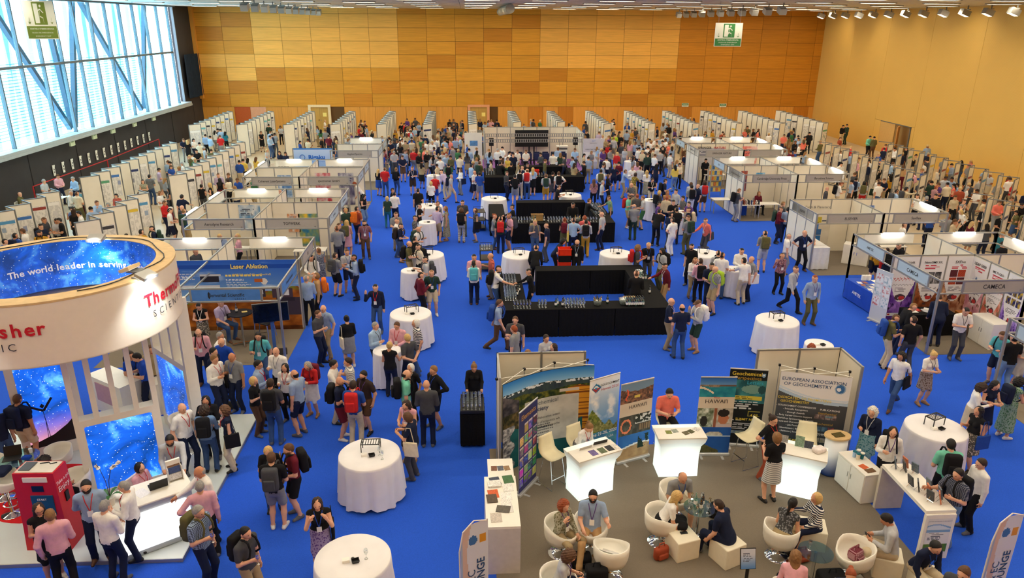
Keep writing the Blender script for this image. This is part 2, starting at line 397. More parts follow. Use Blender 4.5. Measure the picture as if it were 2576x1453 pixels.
for i in range(15):
    for j in range(12):
        o = thing('ceiling_light', 'long recessed ceiling light panel', 'ceiling light', (XL+2.8+i*3.7, 2.8+j*5.7, ZC-.10), 0, 'recessed ceiling lights')
        mesh_obj('diffuser', lm, o); mesh_obj('lamp_frame', lf, o)
def spot(x, y, rz, lab, grp):
    o = thing('spotlight', lab, 'spotlight', (x, y, ZC-.09), rz, grp)
    B('yoke', MB().box(-.03, .03, -.03, .03, -.22, 0).box(-.24, .24, -.03, .03, -.26, -.22), M_alud, o)
    h = MB(); h.box(-.2, .2, -.28, .28, -.62, -.28, Matrix.Rotation(.35, 4, 'X')); B('housing', h, M_alu, o)
    B('lens', bx(-.16, .16, -.24, .24, -.64, -.625).__class__().box(-.16, .16, -.24, .24, -.63, -.621, Matrix.Rotation(.35, 4, 'X')), emit('spot_lens', rgb(255, 240, 214), 4), o)
for k in range(11): spot(-12.3, 44.5+k*2.2, 0, 'boxy spotlight in the ceiling row near the glazing', 'spotlight row near the glazing')
for k in range(11): spot(18.5, 44.5+k*2.2, 0, 'boxy spotlight in the middle ceiling row', 'middle spotlight row')
for k in range(12): spot(31.6, 43+k*2.2, PI/2, 'boxy spotlight washing the slatted side wall', 'spotlights over the slatted wall')
wl = []
tag(B('duct_pipe', MB().tube([(2.9, 50, ZC-.42), (2.9, 64, ZC-.42)], .3, 12).box(2.85, 2.95, 52, 52.1, ZC-.2, ZC-.091).box(2.85, 2.95, 62, 62.1, ZC-.2, ZC-.091), mat('duct_grey', rgb(170, 160, 136), .5, metal=.3)), 'round ventilation pipe under the middle of the ceiling', 'pipe')
# the row over the slatted wall gives real light
for k in range(4):
    l = bpy.data.lights.new('wall_wash', 'SPOT'); l.energy = 260; l.color = (1, .86, .62); l.spot_size = 1.5; l.spot_blend = .8; l.shadow_soft_size = .3
    lo = bpy.data.objects.new('wall_wash', l); COL.objects.link(lo); lo.location = (31.2, 45.5+k*6, ZC-.75)
    lo.rotation_euler = (0, math.radians(35), 0)

# ---- escape signs
M_sgreen = mat('sign_green', rgb(60, 130, 70), .6, var=0); M_swhite = mat('sign_white', rgb(226, 228, 214), .6, var=0)
def exit_sign(loc, rz, w, h, lab, green=M_sgreen):
    o = thing('exit_sign', lab, 'sign', loc, rz)
    B('board', bx(-w/2, w/2, -.02, .02, 0, h), M_swhite, o)
    B('green_field', MB().box(-.2*w, .22*w, -.026, -.02, .38*h, .96*h), green, o)
    B('green_band', MB().box(-.48*w, .48*w, -.026, -.02, .03*h, .34*h), green, o)
    B('door_mark', MB().box(-.16*w, -.02*w, -.03, -.026, .42*h, .92*h), M_swhite, o)
    p = MB()
    p.lathe([(0.001, -.04*h), (.04*w, 0), (.001, .04*h)], 8, Matrix.Translation((.06*w, -.03, .86*h)) @ Matrix.Diagonal((1, .1, 1, 1)))
    for a, b, t in (((.04, .8), (.0, .6), .07), ((.04, .78), (.13, .68), .03), ((.03, .78), (-.07, .7), .03), ((.0, .6), (.1, .55), .035), ((.1, .55), (.1, .42), .03), ((.0, .6), (-.06, .42), .035)):
        p.bar((a[0]*w, -.03, a[1]*h), (b[0]*w, -.03, b[1]*h), .006, t*w)
    B('running_figure', p, M_swhite, o)
    for sx in (-.36, .36):
        a = MB().bar((sx*w, -.024, .56*h), (sx*w, -.024, .42*h), .006, .02*w)
        a.slab([(sx*w-.05*w, .46*h), (sx*w, .39*h), (sx*w+.05*w, .46*h), (sx*w, .43*h)], -.026, -.02); B('arrow', a, green, o)
    text("SORTIDA D'EMERGENCIA", .068*w, M_swhite, o, (0, -.03, .27*h), bold=.01)
    text('SALIDA DE EMERGENCIA', .062*w, M_swhite, o, (0, -.03, .17*h)); text('EMERGENCY EXIT', .062*w, M_swhite, o, (0, -.03, .08*h))
    B('hanging_wire', MB().tube([(-.4*w, 0, h), (-.4*w, 0, ZC-loc[2])], .008, 4).tube([(.4*w, 0, h), (.4*w, 0, ZC-loc[2])], .008, 4), M_alud, o)
    return o
exit_sign((15.05, 43.5, 8.36), 0, 1.58, 1.28, 'hanging emergency exit sign in front of the veneer wall')
exit_sign((-20.0, 38.0, 8.70), math.radians(28), 1.25, 1.72, 'hanging emergency exit sign in front of the glazing', mat('sign_olive', rgb(112, 132, 48), .6, var=0))
for px, py in ((1724, 264), (1819, 265)):
    d = CF+CR*((px-1288)/FOC)-CU*((py-726.5)/FOC); t = (YB-.14)/d.y
    o = thing('wall_exit_sign', 'small green exit plate on the veneer wall above the poster rows', 'sign', (d.x*t, YB-.1, CAM_H+d.z*t), 0, 'green exit plates on the veneer wall')
    B('plate', bx(-.32, .32, -.03, .03, -.16, .16), M_swhite, o); B('green_panel', bx(-.29, .29, -.035, -.03, -.04, .14), M_sgreen, o); text('SALIDA', .13, M_swhite, o, (0, -.04, .05), bold=.02); text('EMERGENCIA', .06, M_sgreen, o, (0, -.04, -.09))
for k, y in enumerate((45.6, 48.4, 51.0, 54.4, 57.8)):
    o = thing('exit_box', 'small pale exit light box under the window sill', 'sign', (XL+.45, y, 2.72), math.radians(90), 'exit light boxes under the sill')
    B('plate', bx(-.26, .26, -.05, .05, -.22, .22), mat('pale_green_plate', rgb(206, 222, 190), .5), o); text('EXIT', .16, M_sgreen, o, (0, -.06, .04), bold=.02); B('bracket', bx(-.02, .02, -.02, .02, .22, .3), M_black, o)
for k in range(14):
    y = 43.8+k*1.05
    o = thing('numbered_sign', 'small white numbered card on the dark wall', 'sign', (XL+.06, y, 1.35), math.radians(90), 'numbered cards on the dark wall')
    B('card', bx(-.1, .1, -.02, .02, -.3, .3), M_paper, o); B('card_head', bx(-.13, .13, -.03, .0, .22, .32), M_paper, o)
    B('figure', MB().box(-.04, .04, -.026, -.02, -.15, -.05).box(-.04, .04, -.026, -.02, .02, .12), M_ink, o)
tag(B('barrier_tape', MB().bar((XL+.3, 41, 0), (XL+.3, 41, 1.0), .05).bar((XL+.3, 49.8, 0), (XL+.3, 49.8, .95), .05).bar((XL+.3, 58.5, 0), (XL+.3, 58.5, 1.0), .05).tube([(XL+.3, 41.0, 1.0), (XL+.3, 50, .92), (XL+.3, 58.5, 1.0)], .03, 5), mat('tape_red', rgb(190, 40, 46), .6)), 'red barrier tape strung along the dark wall', 'tape')
# ================================================================== people: one continuous body per pose, grown from a skeleton
CELL_EDGES = [((0,0,0),(1,0,0)),((0,1,0),(1,1,0)),((0,0,1),(1,0,1)),((0,1,1),(1,1,1)),((0,0,0),(0,1,0)),((1,0,0),(1,1,0)),
              ((0,0,1),(0,1,1)),((1,0,1),(1,1,1)),((0,0,0),(0,0,1)),((1,0,0),(1,0,1)),((0,1,0),(0,1,1)),((1,1,0),(1,1,1))]
def surface(D, o, h):
    """quad skin of the zero level of a distance grid"""
    S = D < 0; n = np.array(D.shape)-1
    cnt = sum(S[i:i+n[0], j:j+n[1], k:k+n[2]].astype(np.int8) for i in (0, 1) for j in (0, 1) for k in (0, 1))
    mask = (cnt > 0) & (cnt < 8); idx = np.full(mask.shape, -1, int); idx[mask] = np.arange(mask.sum())
    C = np.argwhere(mask); pos = np.zeros((len(C), 3)); num = np.zeros(len(C))
    for a, b in CELL_EDGES:
        da = D[C[:, 0]+a[0], C[:, 1]+a[1], C[:, 2]+a[2]]; db = D[C[:, 0]+b[0], C[:, 1]+b[1], C[:, 2]+b[2]]
        x = (da < 0) != (db < 0); t = np.where(x, da/np.where(x, da-db, 1), 0)
        pos += x[:, None]*(np.array(a)+t[:, None]*(np.array(b)-np.array(a))); num += x
    V = o+h*(C+pos/num[:, None]); F = []
    for ax in range(3):
        e = [0, 0, 0]; e[ax] = 1; b, c = [(1, 2), (2, 0), (0, 1)][ax]
        A = S[:S.shape[0]-e[0], :S.shape[1]-e[1], :S.shape[2]-e[2]]; Bq = S[e[0]:, e[1]:, e[2]:]
        P = np.argwhere(A != Bq); s = A[P[:, 0], P[:, 1], P[:, 2]]
        ok = (P[:, b] > 0) & (P[:, c] > 0) & (P[:, b] < n[b]) & (P[:, c] < n[c]); P, s = P[ok], s[ok]
        def cell(db, dc):
            Q = P.copy(); Q[:, b] -= db; Q[:, c] -= dc; return idx[Q[:, 0], Q[:, 1], Q[:, 2]]
        q = np.stack([cell(1, 1), cell(0, 1), cell(0, 0), cell(1, 0)], 1); q[~s] = q[~s][:, ::-1]; F.append(q)
    return V, np.concatenate(F)
def prim_d(P, p):
    a, b, ra, rb, fl, ax = p[:6]
    ba = b-a; q = P-a; L2 = float(ba@ba)
    t = np.clip((q@ba)/L2, 0, 1) if L2 > 1e-10 else np.zeros(P.shape[:-1])
    q = q-t[..., None]*ba; r = ra+(rb-ra)*t
    if fl != 1: q = q+ax*((q@ax)*(1/fl-1))[..., None]; d = (np.sqrt((q*q).sum(-1))-r)*math.sqrt(fl)
    else: d = np.sqrt((q*q).sum(-1))-r
    if len(p) > 7: d = np.maximum(d, ((P-b)@ba)/math.sqrt(L2))      # a hem cut straight
    return d
def grow(prims, h, k=.028):
    lo = np.min([np.minimum(p[0], p[1])-max(p[2], p[3]) for p in prims], 0)-2.5*h
    hi = np.max([np.maximum(p[0], p[1])+max(p[2], p[3]) for p in prims], 0)+2.5*h
    n = np.ceil((hi-lo)/h).astype(int)+1; D = np.full(n, .3)
    ax = [lo[i]+h*np.arange(n[i]) for i in range(3)]
    for p in prims:
        m = max(p[2], p[3])+.07
        a = np.maximum(((np.minimum(p[0], p[1])-m-lo)/h).astype(int), 0); b = np.minimum(((np.maximum(p[0], p[1])+m-lo)/h).astype(int)+2, n)
        sl = tuple(slice(a[i], b[i]) for i in range(3))
        g = np.stack(np.meshgrid(*[ax[i][sl[i]] for i in range(3)], indexing='ij'), -1)
        d = prim_d(g, p); e = D[sl]; hh = np.clip(.5+.5*(e-d)/k, 0, 1); D[sl] = e+(d-e)*hh-k*hh*(1-hh)
    V, F = surface(D, lo, h)
    c = V[F].mean(1); best = np.full(len(c), 9.); reg = np.zeros(len(c), int)
    for p in prims:
        d = prim_d(c, p); w = d < best; best[w] = d[w]; reg[w] = p[6]
    return V, F, reg
v3 = lambda *a: np.array(a, float)
def rx(t): c, s = math.cos(t), math.sin(t); return np.array([[1, 0, 0], [0, c, -s], [0, s, c]])
def rz3(t): c, s = math.cos(t), math.sin(t); return np.array([[c, -s, 0], [s, c, 0], [0, 0, 1]])
ARM = {  # upper arm and forearm directions, x outwards, -y forwards
 'down': ((.14, .02, -1), (.04, -.16, -1)), 'hold': ((.16, -.12, -1), (-.34, -.85, .42)), 'front': ((.16, -.18, -1), (-.55, -.85, -.08)),
 'phone': ((.2, -.36, -.95), (-.5, -.8, .28)), 'hip': ((.78, .2, -.8), (-.78, -.2, -.5)), 'pocket': ((.3, .16, -1), (-.1, -.34, -1)),
 'face': ((.25, -.6, -.8), (-.38, -.22, .95)), 'ear': ((.55, -.4, -.8), (-.12, -.12, 1)), 'cross': ((.15, -.32, -.95), (-.92, -.42, .12)),
 'reach': ((.1, -.85, -.5), (0, -1, -.16)), 'gest': ((.3, -.4, -.85), (.12, -.95, .22)), 'back': ((.26, .34, -.95), (-.78, .38, -.42)),
 'push': ((.16, -.3, -.95), (-.05, -.95, -.3)), 'swf': ((.12, -.36, -.95), (0, -.5, -.85)), 'swb': ((.13, .4, -.9), (.05, .14, -1)),
 'lap': ((.12, -.34, -.95), (-.26, -.92, -.3)), 'knee': ((.14, -.5, -.9), (-.1, -.85, -.55)), 'high': ((.3, -.75, .1), (.0, -.9, .45)), 'type': ((.14, -.42, -.9), (-.22, -.95, -.05))}
POSE = {  # right arm, left arm, legs, lean, head pitch
 'st': ('down', 'down', 'stand', 2, 6), 'ho': ('hold', 'down', 'stand', 2, 6), 'hc': ('hold', 'pocket', 'easy', 2, 4), 'ph': ('phone', 'phone', 'stand', 5, 26),
 'fr': ('front', 'front', 'stand', 3, 10), 'hp': ('hip', 'down', 'easy', 2, 4), 'hh': ('hip', 'hip', 'apart', 0, 2), 'pk': ('pocket', 'pocket', 'easy', 1, 4),
 'fa': ('face', 'cross', 'stand', 3, 10), 'ea': ('ear', 'down', 'easy', 2, 6), 'cr': ('cross', 'cross', 'easy', 0, 4), 're': ('reach', 'down', 'easy', 10, 8),
 'ge': ('gest', 'hold', 'stand', 3, 4), 'bk': ('back', 'back', 'stand', 1, 4), 'pu': ('push', 'push', 'stand', 8, 22), 'wa': ('swf', 'swb', 'walk', 5, 4),
 'wh': ('phone', 'swb', 'walk', 5, 12), 'be': ('push', 'push', 'stand', 34, 16), 'le': ('type', 'reach', 'easy', 20, 12), 'po': ('high', 'down', 'stand', 3, -4),
 'ff': ('face', 'face', 'easy', 3, 6), 'si': ('lap', 'lap', 'sit', 4, 8), 'sp': ('phone', 'phone', 'sit', 12, 30), 'sf': ('knee', 'knee', 'sit', 26, 8),
 'sx': ('lap', 'gest', 'sitx', -8, 6), 'sg': ('gest', 'lap', 'sit', 6, 6), 'sc': ('face', 'lap', 'sit', 4, 6), 'sh': ('phone', 'phone', 'stool', 6, 22),
 'sl': ('type', 'type', 'stool', 26, 24), 'sk': ('lap', 'knee', 'stool', 6, 4)}
def ik(a, b, l1, l2, bend):
    d = b-a; L = max(1e-6, min(np.linalg.norm(d), l1+l2-.002)); u = d/np.linalg.norm(d); b2 = a+u*L
    x = (l1*l1-l2*l2+L*L)/(2*L); hgt = math.sqrt(max(0, l1*l1-x*x)); w = bend-u*(bend@u); w = w/np.linalg.norm(w)
    return a+u*x+w*hgt, b2
def skeleton(pose, sex):
    ra, la, legs, lean, hp = POSE[pose]; f = sex == 'f'
    pz = {'stand': .95, 'easy': .945, 'apart': .93, 'walk': .915, 'sit': .53, 'sitx': .52, 'stool': .83}[legs]
    J = {}; R = rx(math.radians(lean)); J['R'] = R; pel = v3(0, 0, pz); J['pel'] = pel
    up = lambda *p: pel+R@v3(*p)
    J['waist'] = up(0, 0, .14); J['chest'] = up(0, .005, .33); J['neck'] = up(0, .015, .5); sw = .165 if f else .188
    Hd = rx(math.radians(lean*.35+hp)); J['Hd'] = Hd; J['head'] = J['neck']+R@v3(0, -.005, .02)+Hd@v3(0, -.02, .125)
    for s, nm, arm in ((-1, 'r', ra), (1, 'l', la)):
        sh = up(s*sw, .01, .44); u, w = ARM[arm]; u = R@v3(s*u[0], u[1], u[2]); w = R@v3(s*w[0], w[1], w[2]); u /= np.linalg.norm(u); w /= np.linalg.norm(w)
        J['sh'+nm] = sh; J['el'+nm] = sh+u*.285; J['wr'+nm] = J['el'+nm]+w*.25; J['hd'+nm] = w
        hip = pel+v3(s*(.095 if f else .09), 0, -.03); J['hip'+nm] = hip
        an = {'stand': v3(s*.115, .0, .085), 'easy': v3(s*.13, -.04 if s > 0 else .04, .085), 'apart': v3(s*.19, 0, .085),
              'walk': v3(s*.09, -.3 if s > 0 else .36, .1 if s > 0 else .17), 'sit': v3(s*.14, -.46-.05*s, .085), 'sitx': v3(s*.2, -.74-.06*s, .085), 'stool': v3(s*.12, -.36, .32)}[legs]
        bend = v3(s*.12, -1, .15) if legs in ('sit', 'sitx', 'stool') else v3(s*.05, -1, 0)
        if legs in ('sit', 'sitx', 'stool'): bend = v3(s*.15, -.4, 1)
        J['kn'+nm], J['an'+nm] = ik(hip, an, .435, .43, bend)
        J['ft'+nm] = rz3(s*.22) @ v3(0, -1, 0)
    J['legs'] = legs
    return J
SKIN, TOP, BOT, SHOE, EYE, LIP = range(6)
def body_prims(J, sex, top, bot, lod):
    f = sex == 'f'; R = J['R']; fb = R@v3(0, 1, 0); up = lambda *p: J['pel']+R@v3(*p); P = []
    one = v3(1, 0, 0)
    def c(a, b, r0, r1, reg, fl=1, ax=one, hem=False): P.append((np.asarray(a, float), np.asarray(b, float), r0, r1, fl, np.asarray(ax, float), reg)+((1,) if hem else ()))
    sit = J['legs'] in ('sit', 'sitx', 'stool'); hem = BOT if top == 'tuck' else TOP
    hipr = .172 if f else .162; TOR = 10
    c(up(-.02, 0, -.03), up(.02, 0, -.03), hipr*.93, hipr*.93, TOR, .72, fb)
    c(up(-.02, 0, .04), up(.02, 0, .08), hipr*.98, hipr*.9, TOR, .72, fb)
    c(up(0, 0, .1), up(0, 0, .2), .138 if f else .15, .14 if f else .155, TOR, .70, fb)
    c(up(0, 0, .2), up(0, .005, .35), .14 if f else .155, .156 if f else .178, TOP, .64, fb)
    c(up(-.05, .01, .40), up(.05, .01, .40), .125 if f else .14, .125 if f else .14, TOP, .66, fb)
    if f:
        for s in (-1, 1): c(up(s*.065, -.075, .33), up(s*.065, -.085, .32), .062, .055, TOP)
    c(J['shr']*.9+J['shl']*.1, J['shl']*.9+J['shr']*.1, .066 if f else .075, .066 if f else .075, TOP, .9, fb)
    c(up(0, .015, .43), J['head']-J['Hd']@v3(0, -.02, .06), .058, .05, SKIN)
    for nm in 'rl':
        sh, el, wr = J['sh'+nm], J['el'+nm], J['wr'+nm]; k = .9 if f else 1.0
        m = sh*.38+el*.62
        if top == 'v': c(sh, sh*.9+el*.1, .058*k, .052*k, TOP); c(sh, el, .05*k, .041*k, SKIN); c(el, wr, .041*k, .028*k, SKIN)
        elif top == 's' or top == 'tuck' or top == 'j': 
            g = 1.12 if top == 'j' else 1.0
            c(sh, el, .064*k*g, .053*k*g, TOP); e2 = el*.08+wr*.92; c(el, e2, .053*k*g, .04*k*g, TOP); c(e2, wr, .029*k, .027*k, SKIN)
        else: c(sh, m, .066*k, .061*k, TOP); c(m, el, .047*k, .041*k, SKIN); c(el, wr, .042*k, .028*k, SKIN)
        w = J['hd'+nm]; c(wr, wr+w*.07, .03, .034, SKIN)
        if lod > 0: c(wr+w*.06, wr+w*.13, .034, .022, SKIN)
        hip, kn, an, ft = J['hip'+nm], J['kn'+nm], J['an'+nm], J['ft'+nm]
        if bot == 't': c(hip, kn, .094, .07, BOT); c(kn, an*.9+kn*.1, .07, .058, BOT); c(an*.9+kn*.1, an-v3(0, 0, .02), .058, .056, BOT)
        elif bot == 's': m = hip*.12+kn*.88; c(hip, m, .1, .092, BOT, 1, one, True); c(m, kn, .06, .056, SKIN); c(kn, kn*.6+an*.4, .056, .058, SKIN); c(kn*.6+an*.4, an, .058, .037, SKIN)
        else: c(hip, kn, .085, .056, BOT if bot == 'd' else BOT); c(kn, kn*.65+an*.35, .052, .055, SKIN); c(kn*.65+an*.35, an, .055, .034, SKIN)
        hb = an+ft*-.045+v3(0, 0, -.042); te = an+ft*.155+v3(0, 0, -.052)
        c(hb, te, .043, .034, SHOE); c(an+v3(0, 0, -.01), an+ft*.06+v3(0, 0, -.03), .042, .042, SHOE)
    if bot in ('k', 'd') and not sit:
        z1 = .42 if bot == 'k' else .72
        c(up(0, 0, .05), J['pel']+v3(0, -.01, -z1), .165, .215 if bot == 'k' else .23, TOR, .82, v3(0, 1, 0), True)
    elif bot in ('k', 'd'):
        mk = (J['knr']+J['knl'])/2; c(J['pel']+v3(-.05, 0, 0), mk+(J['knr']-mk)*.6, .12, .09, BOT); c(J['pel']+v3(.05, 0, 0), mk+(J['knl']-mk)*.6, .12, .09, BOT)
        c(J['pel'], mk, .12, .08, BOT)
    if lod > 0:
        c(J['head']+J['Hd']@v3(0, .01, .02), J['head']+J['Hd']@v3(0, -.02, -.05), .098, .075, SKIN)
    return P
def head_geo():
    """a head with brow, nose, chin and ears, centre at the origin and facing -y"""
    mb = MB(); mb.smooth = True; nt, nph = 20, 16; rings = []
    for i in range(1, nph):
        ph = -PI/2+PI*i/nph; z = math.sin(ph); rr = math.cos(ph); ring = []
        for j in range(nt):
            t = 2*PI*j/nt; x, y = rr*math.cos(t), rr*math.sin(t); X, Y, Z = .077*x, .097*y, .12*z
            if z < -.1:
                q = min(1, (-.1-z)/.9); X *= 1-.30*q; Y = Y*(1-.22*q)-.012*q
            fr = max(0, -y)
            Y -= .022*math.exp(-((x/.16)**2+((z+.16)/.2)**2))*fr + .006*math.exp(-((z-.2)/.14)**2)*fr + .008*math.exp(-((x/.3)**2+((z+.78)/.16)**2))*fr
            Y += .008*math.exp(-(((abs(x)-.36)/.16)**2+((z-.03)/.1)**2))*fr
            ring.append((X, Y, Z))
        rings.append(ring)
    mb.loft(rings, True)
    for s in (-1, 1):
        mb.lathe([(.004, -.034), (.016, -.02), (.02, .012), (.012, .03), (.003, .034)], 7, Matrix.Translation((s*.078, .012, -.005)) @ Matrix.Diagonal((.5, 1, 1, 1)))
    mb.mi(EYE)
    for s in (-1, 1): mb.lathe([(.002, -.008), (.0135, -.003), (.0135, .003), (.002, .008)], 8, Matrix.Translation((s*.031, -.083, .006)) @ Matrix.Diagonal((1, .7, 1, 1)))
    mb.mi(LIP).lathe([(.003, -.007), (.024, -.002), (.024, .002), (.003, .007)], 8, Matrix.Translation((0, -.093, -.066)) @ Matrix.Diagonal((1, .35, 1, 1)))
    mb.mi(SKIN); return mb
HEAD = head_geo()
def hand_geo(mb, wr, w, side, curl, inward):
    """palm with four unequal bent fingers and a thumb from the side of the palm"""
    w = Vector(w); inn = Vector(inward); inn = (inn-w*inn.dot(w)).normalized(); ax = w.cross(inn).normalized(); wr = Vector(wr)
    mb.smooth = True; mb.mi(SKIN)
    mb.tube([wr-w*.01, wr+w*.04, wr+w*.085], [.029, .036, .034], 7)
    for k, (o, ln) in enumerate(((-.027, .066), (-.009, .076), (.009, .071), (.026, .054))):
        p = wr+w*.082+ax*o; q = p+w*ln*.45+inn*ln*.12*curl; d2 = (w*(1-.6*curl)+inn*(.9*curl)).normalized(); r = q+d2*ln*.35; d3 = (w*(.6-.9*curl)+inn*(1.0*curl)+w*.05).normalized()
        mb.tube([p, q, r, r+d3*ln*.3], [.0098, .009, .0082, .006], 5)
    p = wr+w*.03-ax*.026; q = p-ax*.022+w*.03+inn*.012; mb.tube([p, q, q+w*.028+inn*.016*(1+curl)], [.0125, .0105, .0075], 5)
BODY = {}
def body(pose, sex, top, bot, lod):
    key = (pose, sex, top, bot, lod)
    if key in BODY: return BODY[key]
    J = skeleton(pose, sex); V, F, reg = grow(body_prims(J, sex, top, bot, lod), (.0165, .024, .046, .062)[lod], .028 if lod < 2 else .035)
    lz = (V[F].mean(1)-J['pel'])@(J['R']@v3(0, 0, 1)); w = reg == 10; reg[w] = np.where(lz[w] > (.1 if (top == 'tuck' or bot in 'kd') else -.05), TOP, BOT)
    mb = MB(); mb.smooth = True
    mb.v = [tuple(p) for p in V]; mb.f = [tuple(q) for q in F]; mb.m = reg.tolist(); mb.sm = [True]*len(F)
    if lod <= 1:
        Hm = Matrix([list(J['Hd'][i])+[J['head'][i]] for i in range(3)]+[[0, 0, 0, 1]])
        o = len(mb.v); mb.v += [tuple(Hm @ Vector(p)) for p in HEAD.v]
        for fc, m in zip(HEAD.f, HEAD.m): mb.f.append(tuple(i+o for i in fc)); mb.m.append(m); mb.sm.append(True)
    if lod == 0:
        for s, nm in ((-1, 'r'), (1, 'l')): hand_geo(mb, J['wr'+nm], J['hd'+nm], s, .55, J['R']@v3(-s, -.15, .1))
    me = mb.mesh('person_body'); 
    for _ in range(6): me.materials.append(None)
    BODY[key] = (me, J); return BODY[key]
# ---- hair
HAIR = {}
def hair(style, lod):
    k = (style, 0 if lod == 0 else 1)
    if k in HAIR: return HAIR[k]
    h = .0125 if lod == 0 else (.018 if lod == 1 else .03)
    lo = v3(-.2, -.2, -.44); n = (int(.4/h)+1, int(.46/h)+1, int(.68/h)+1)
    X, Y, Z = np.meshgrid(*[lo[i]+h*np.arange(n[i]) for i in range(3)], indexing='ij')
    def ell(c, r): q = np.sqrt(((X-c[0])/r[0])**2+((Y-c[1])/r[1])**2+((Z-c[2])/r[2])**2); return (q-1)*min(r)
    def cap(a, b, ra, rb, fl=1):
        P = np.stack([X, Y, Z], -1); return prim_d(P, (v3(*a), v3(*b), ra, rb, fl, v3(0, 1, 0), 0))
    line = np.interp(Y, [-.12, -.075, -.045, -.01, .03, .07, .12], [.1, .086, .05, .006, -.045, -.075, -.085])
    D = np.maximum(ell((0, .01, .018), (.088, .109, .117)), (line-Z)*.8)
    wav = .006*np.sin(X*95+Y*30)*np.sin(Z*80+Y*70)
    if style == 'crop': D = np.maximum(ell((0, .008, .014), (.083, .104, .113)), (line-Z)*.8)
    if style == 'bald': D = np.maximum(np.maximum(ell((0, .01, .012), (.084, .106, .112)), (np.interp(Y, [-.05, 0, .1], [-.0, -.03, -.085])-Z)*.8), np.maximum(Z-.03, .015-Y))
    if style in ('bob', 'curly', 'long'):
        l2 = np.interp(Y, [-.12, -.07, -.045, -.02], [.09, .078, .04, -.14]); r = (.1, .112, .135) if style != 'curly' else (.122, .13, .15)
        D = np.maximum(ell((0, .022, -.006), r), (l2-Z)*.8) + (wav*2.2 if style == 'curly' else wav*.5)
    if style == 'long':
        D = np.minimum(D, np.maximum(cap((0, .05, -.06), (0, .085, -.3), .092, .07, .6), -(Y+.0)))
        for s in (-1, 1): D = np.minimum(D, cap((s*.075, .0, -.04), (s*.085, -.01, -.22), .03, .024))
        D = D+wav*.6
    if style == 'bun': D = np.minimum(D, cap((0, .1, .075), (0, .105, .08), .042, .042))
    if style == 'pony': D = np.minimum(D, cap((0, .1, .05), (0, .135, -.2), .034, .024))
    if style == 'cap': D = np.minimum(np.maximum(ell((0, .005, .03), (.092, .112, .105)), .03-Z), np.maximum(ell((0, -.1, .04), (.07, .09, .02)), Y+.03))
    if style == 'beard': D = np.maximum(np.maximum(ell((0, -.018, -.035), (.075, .086, .1)), Z+.035-np.interp(np.abs(X), [0, .05, .09], [0, .02, .05])), Y+.0)
    V, F = surface(D+.0005, lo, h); mb = MB(); mb.v = [tuple(p) for p in V]; mb.f = [tuple(q) for q in F]; mb.m = [0]*len(F); mb.sm = [True]*len(F)
    me = mb.mesh('hair'); me.materials.append(None); HAIR[k] = me; return me
# ---- colours
CLR = dict(white=(238, 236, 232), cream=(226, 214, 188), black=(26, 26, 30), navy=(28, 36, 62), blue=(40, 78, 160), royal=(28, 72, 180), sky=(160, 190, 224), lblue=(150, 172, 204),
  grey=(140, 142, 146), lgrey=(186, 188, 192), dgrey=(72, 74, 80), red=(196, 42, 44), maroon=(104, 28, 44), pink=(228, 172, 184), coral=(232, 120, 104), teal=(40, 110, 124), mint=(120, 206, 178),
  green=(60, 110, 70), dgreen=(44, 66, 56), olive=(96, 92, 58), khaki=(168, 148, 112), beige=(204, 188, 158), tan=(190, 152, 106), brown=(92, 66, 48), dbrown=(56, 44, 40), yellow=(226, 198, 92),
  mustard=(196, 146, 44), orange=(224, 116, 40), purple=(92, 62, 130), lilac=(186, 172, 204), denim=(58, 84, 126), ldenim=(110, 140, 180), turq=(90, 180, 190), lime=(170, 206, 60), rust=(160, 74, 50))
WORDS = dict(lblue='pale blue', sky='light blue', lgrey='light grey', dgrey='dark grey', dgreen='dark green', dbrown='dark brown', ldenim='faded denim', turq='turquoise', royal='royal blue', lime='lime green')
def cword(c):
    for p in ('plaid', 'stripe', 'floral'):
        if c.startswith(p): return {'plaid': 'checked ', 'stripe': 'striped ', 'floral': 'patterned '}[p]+WORDS.get(c[len(p):], c[len(p):])
    return WORDS.get(c, c)
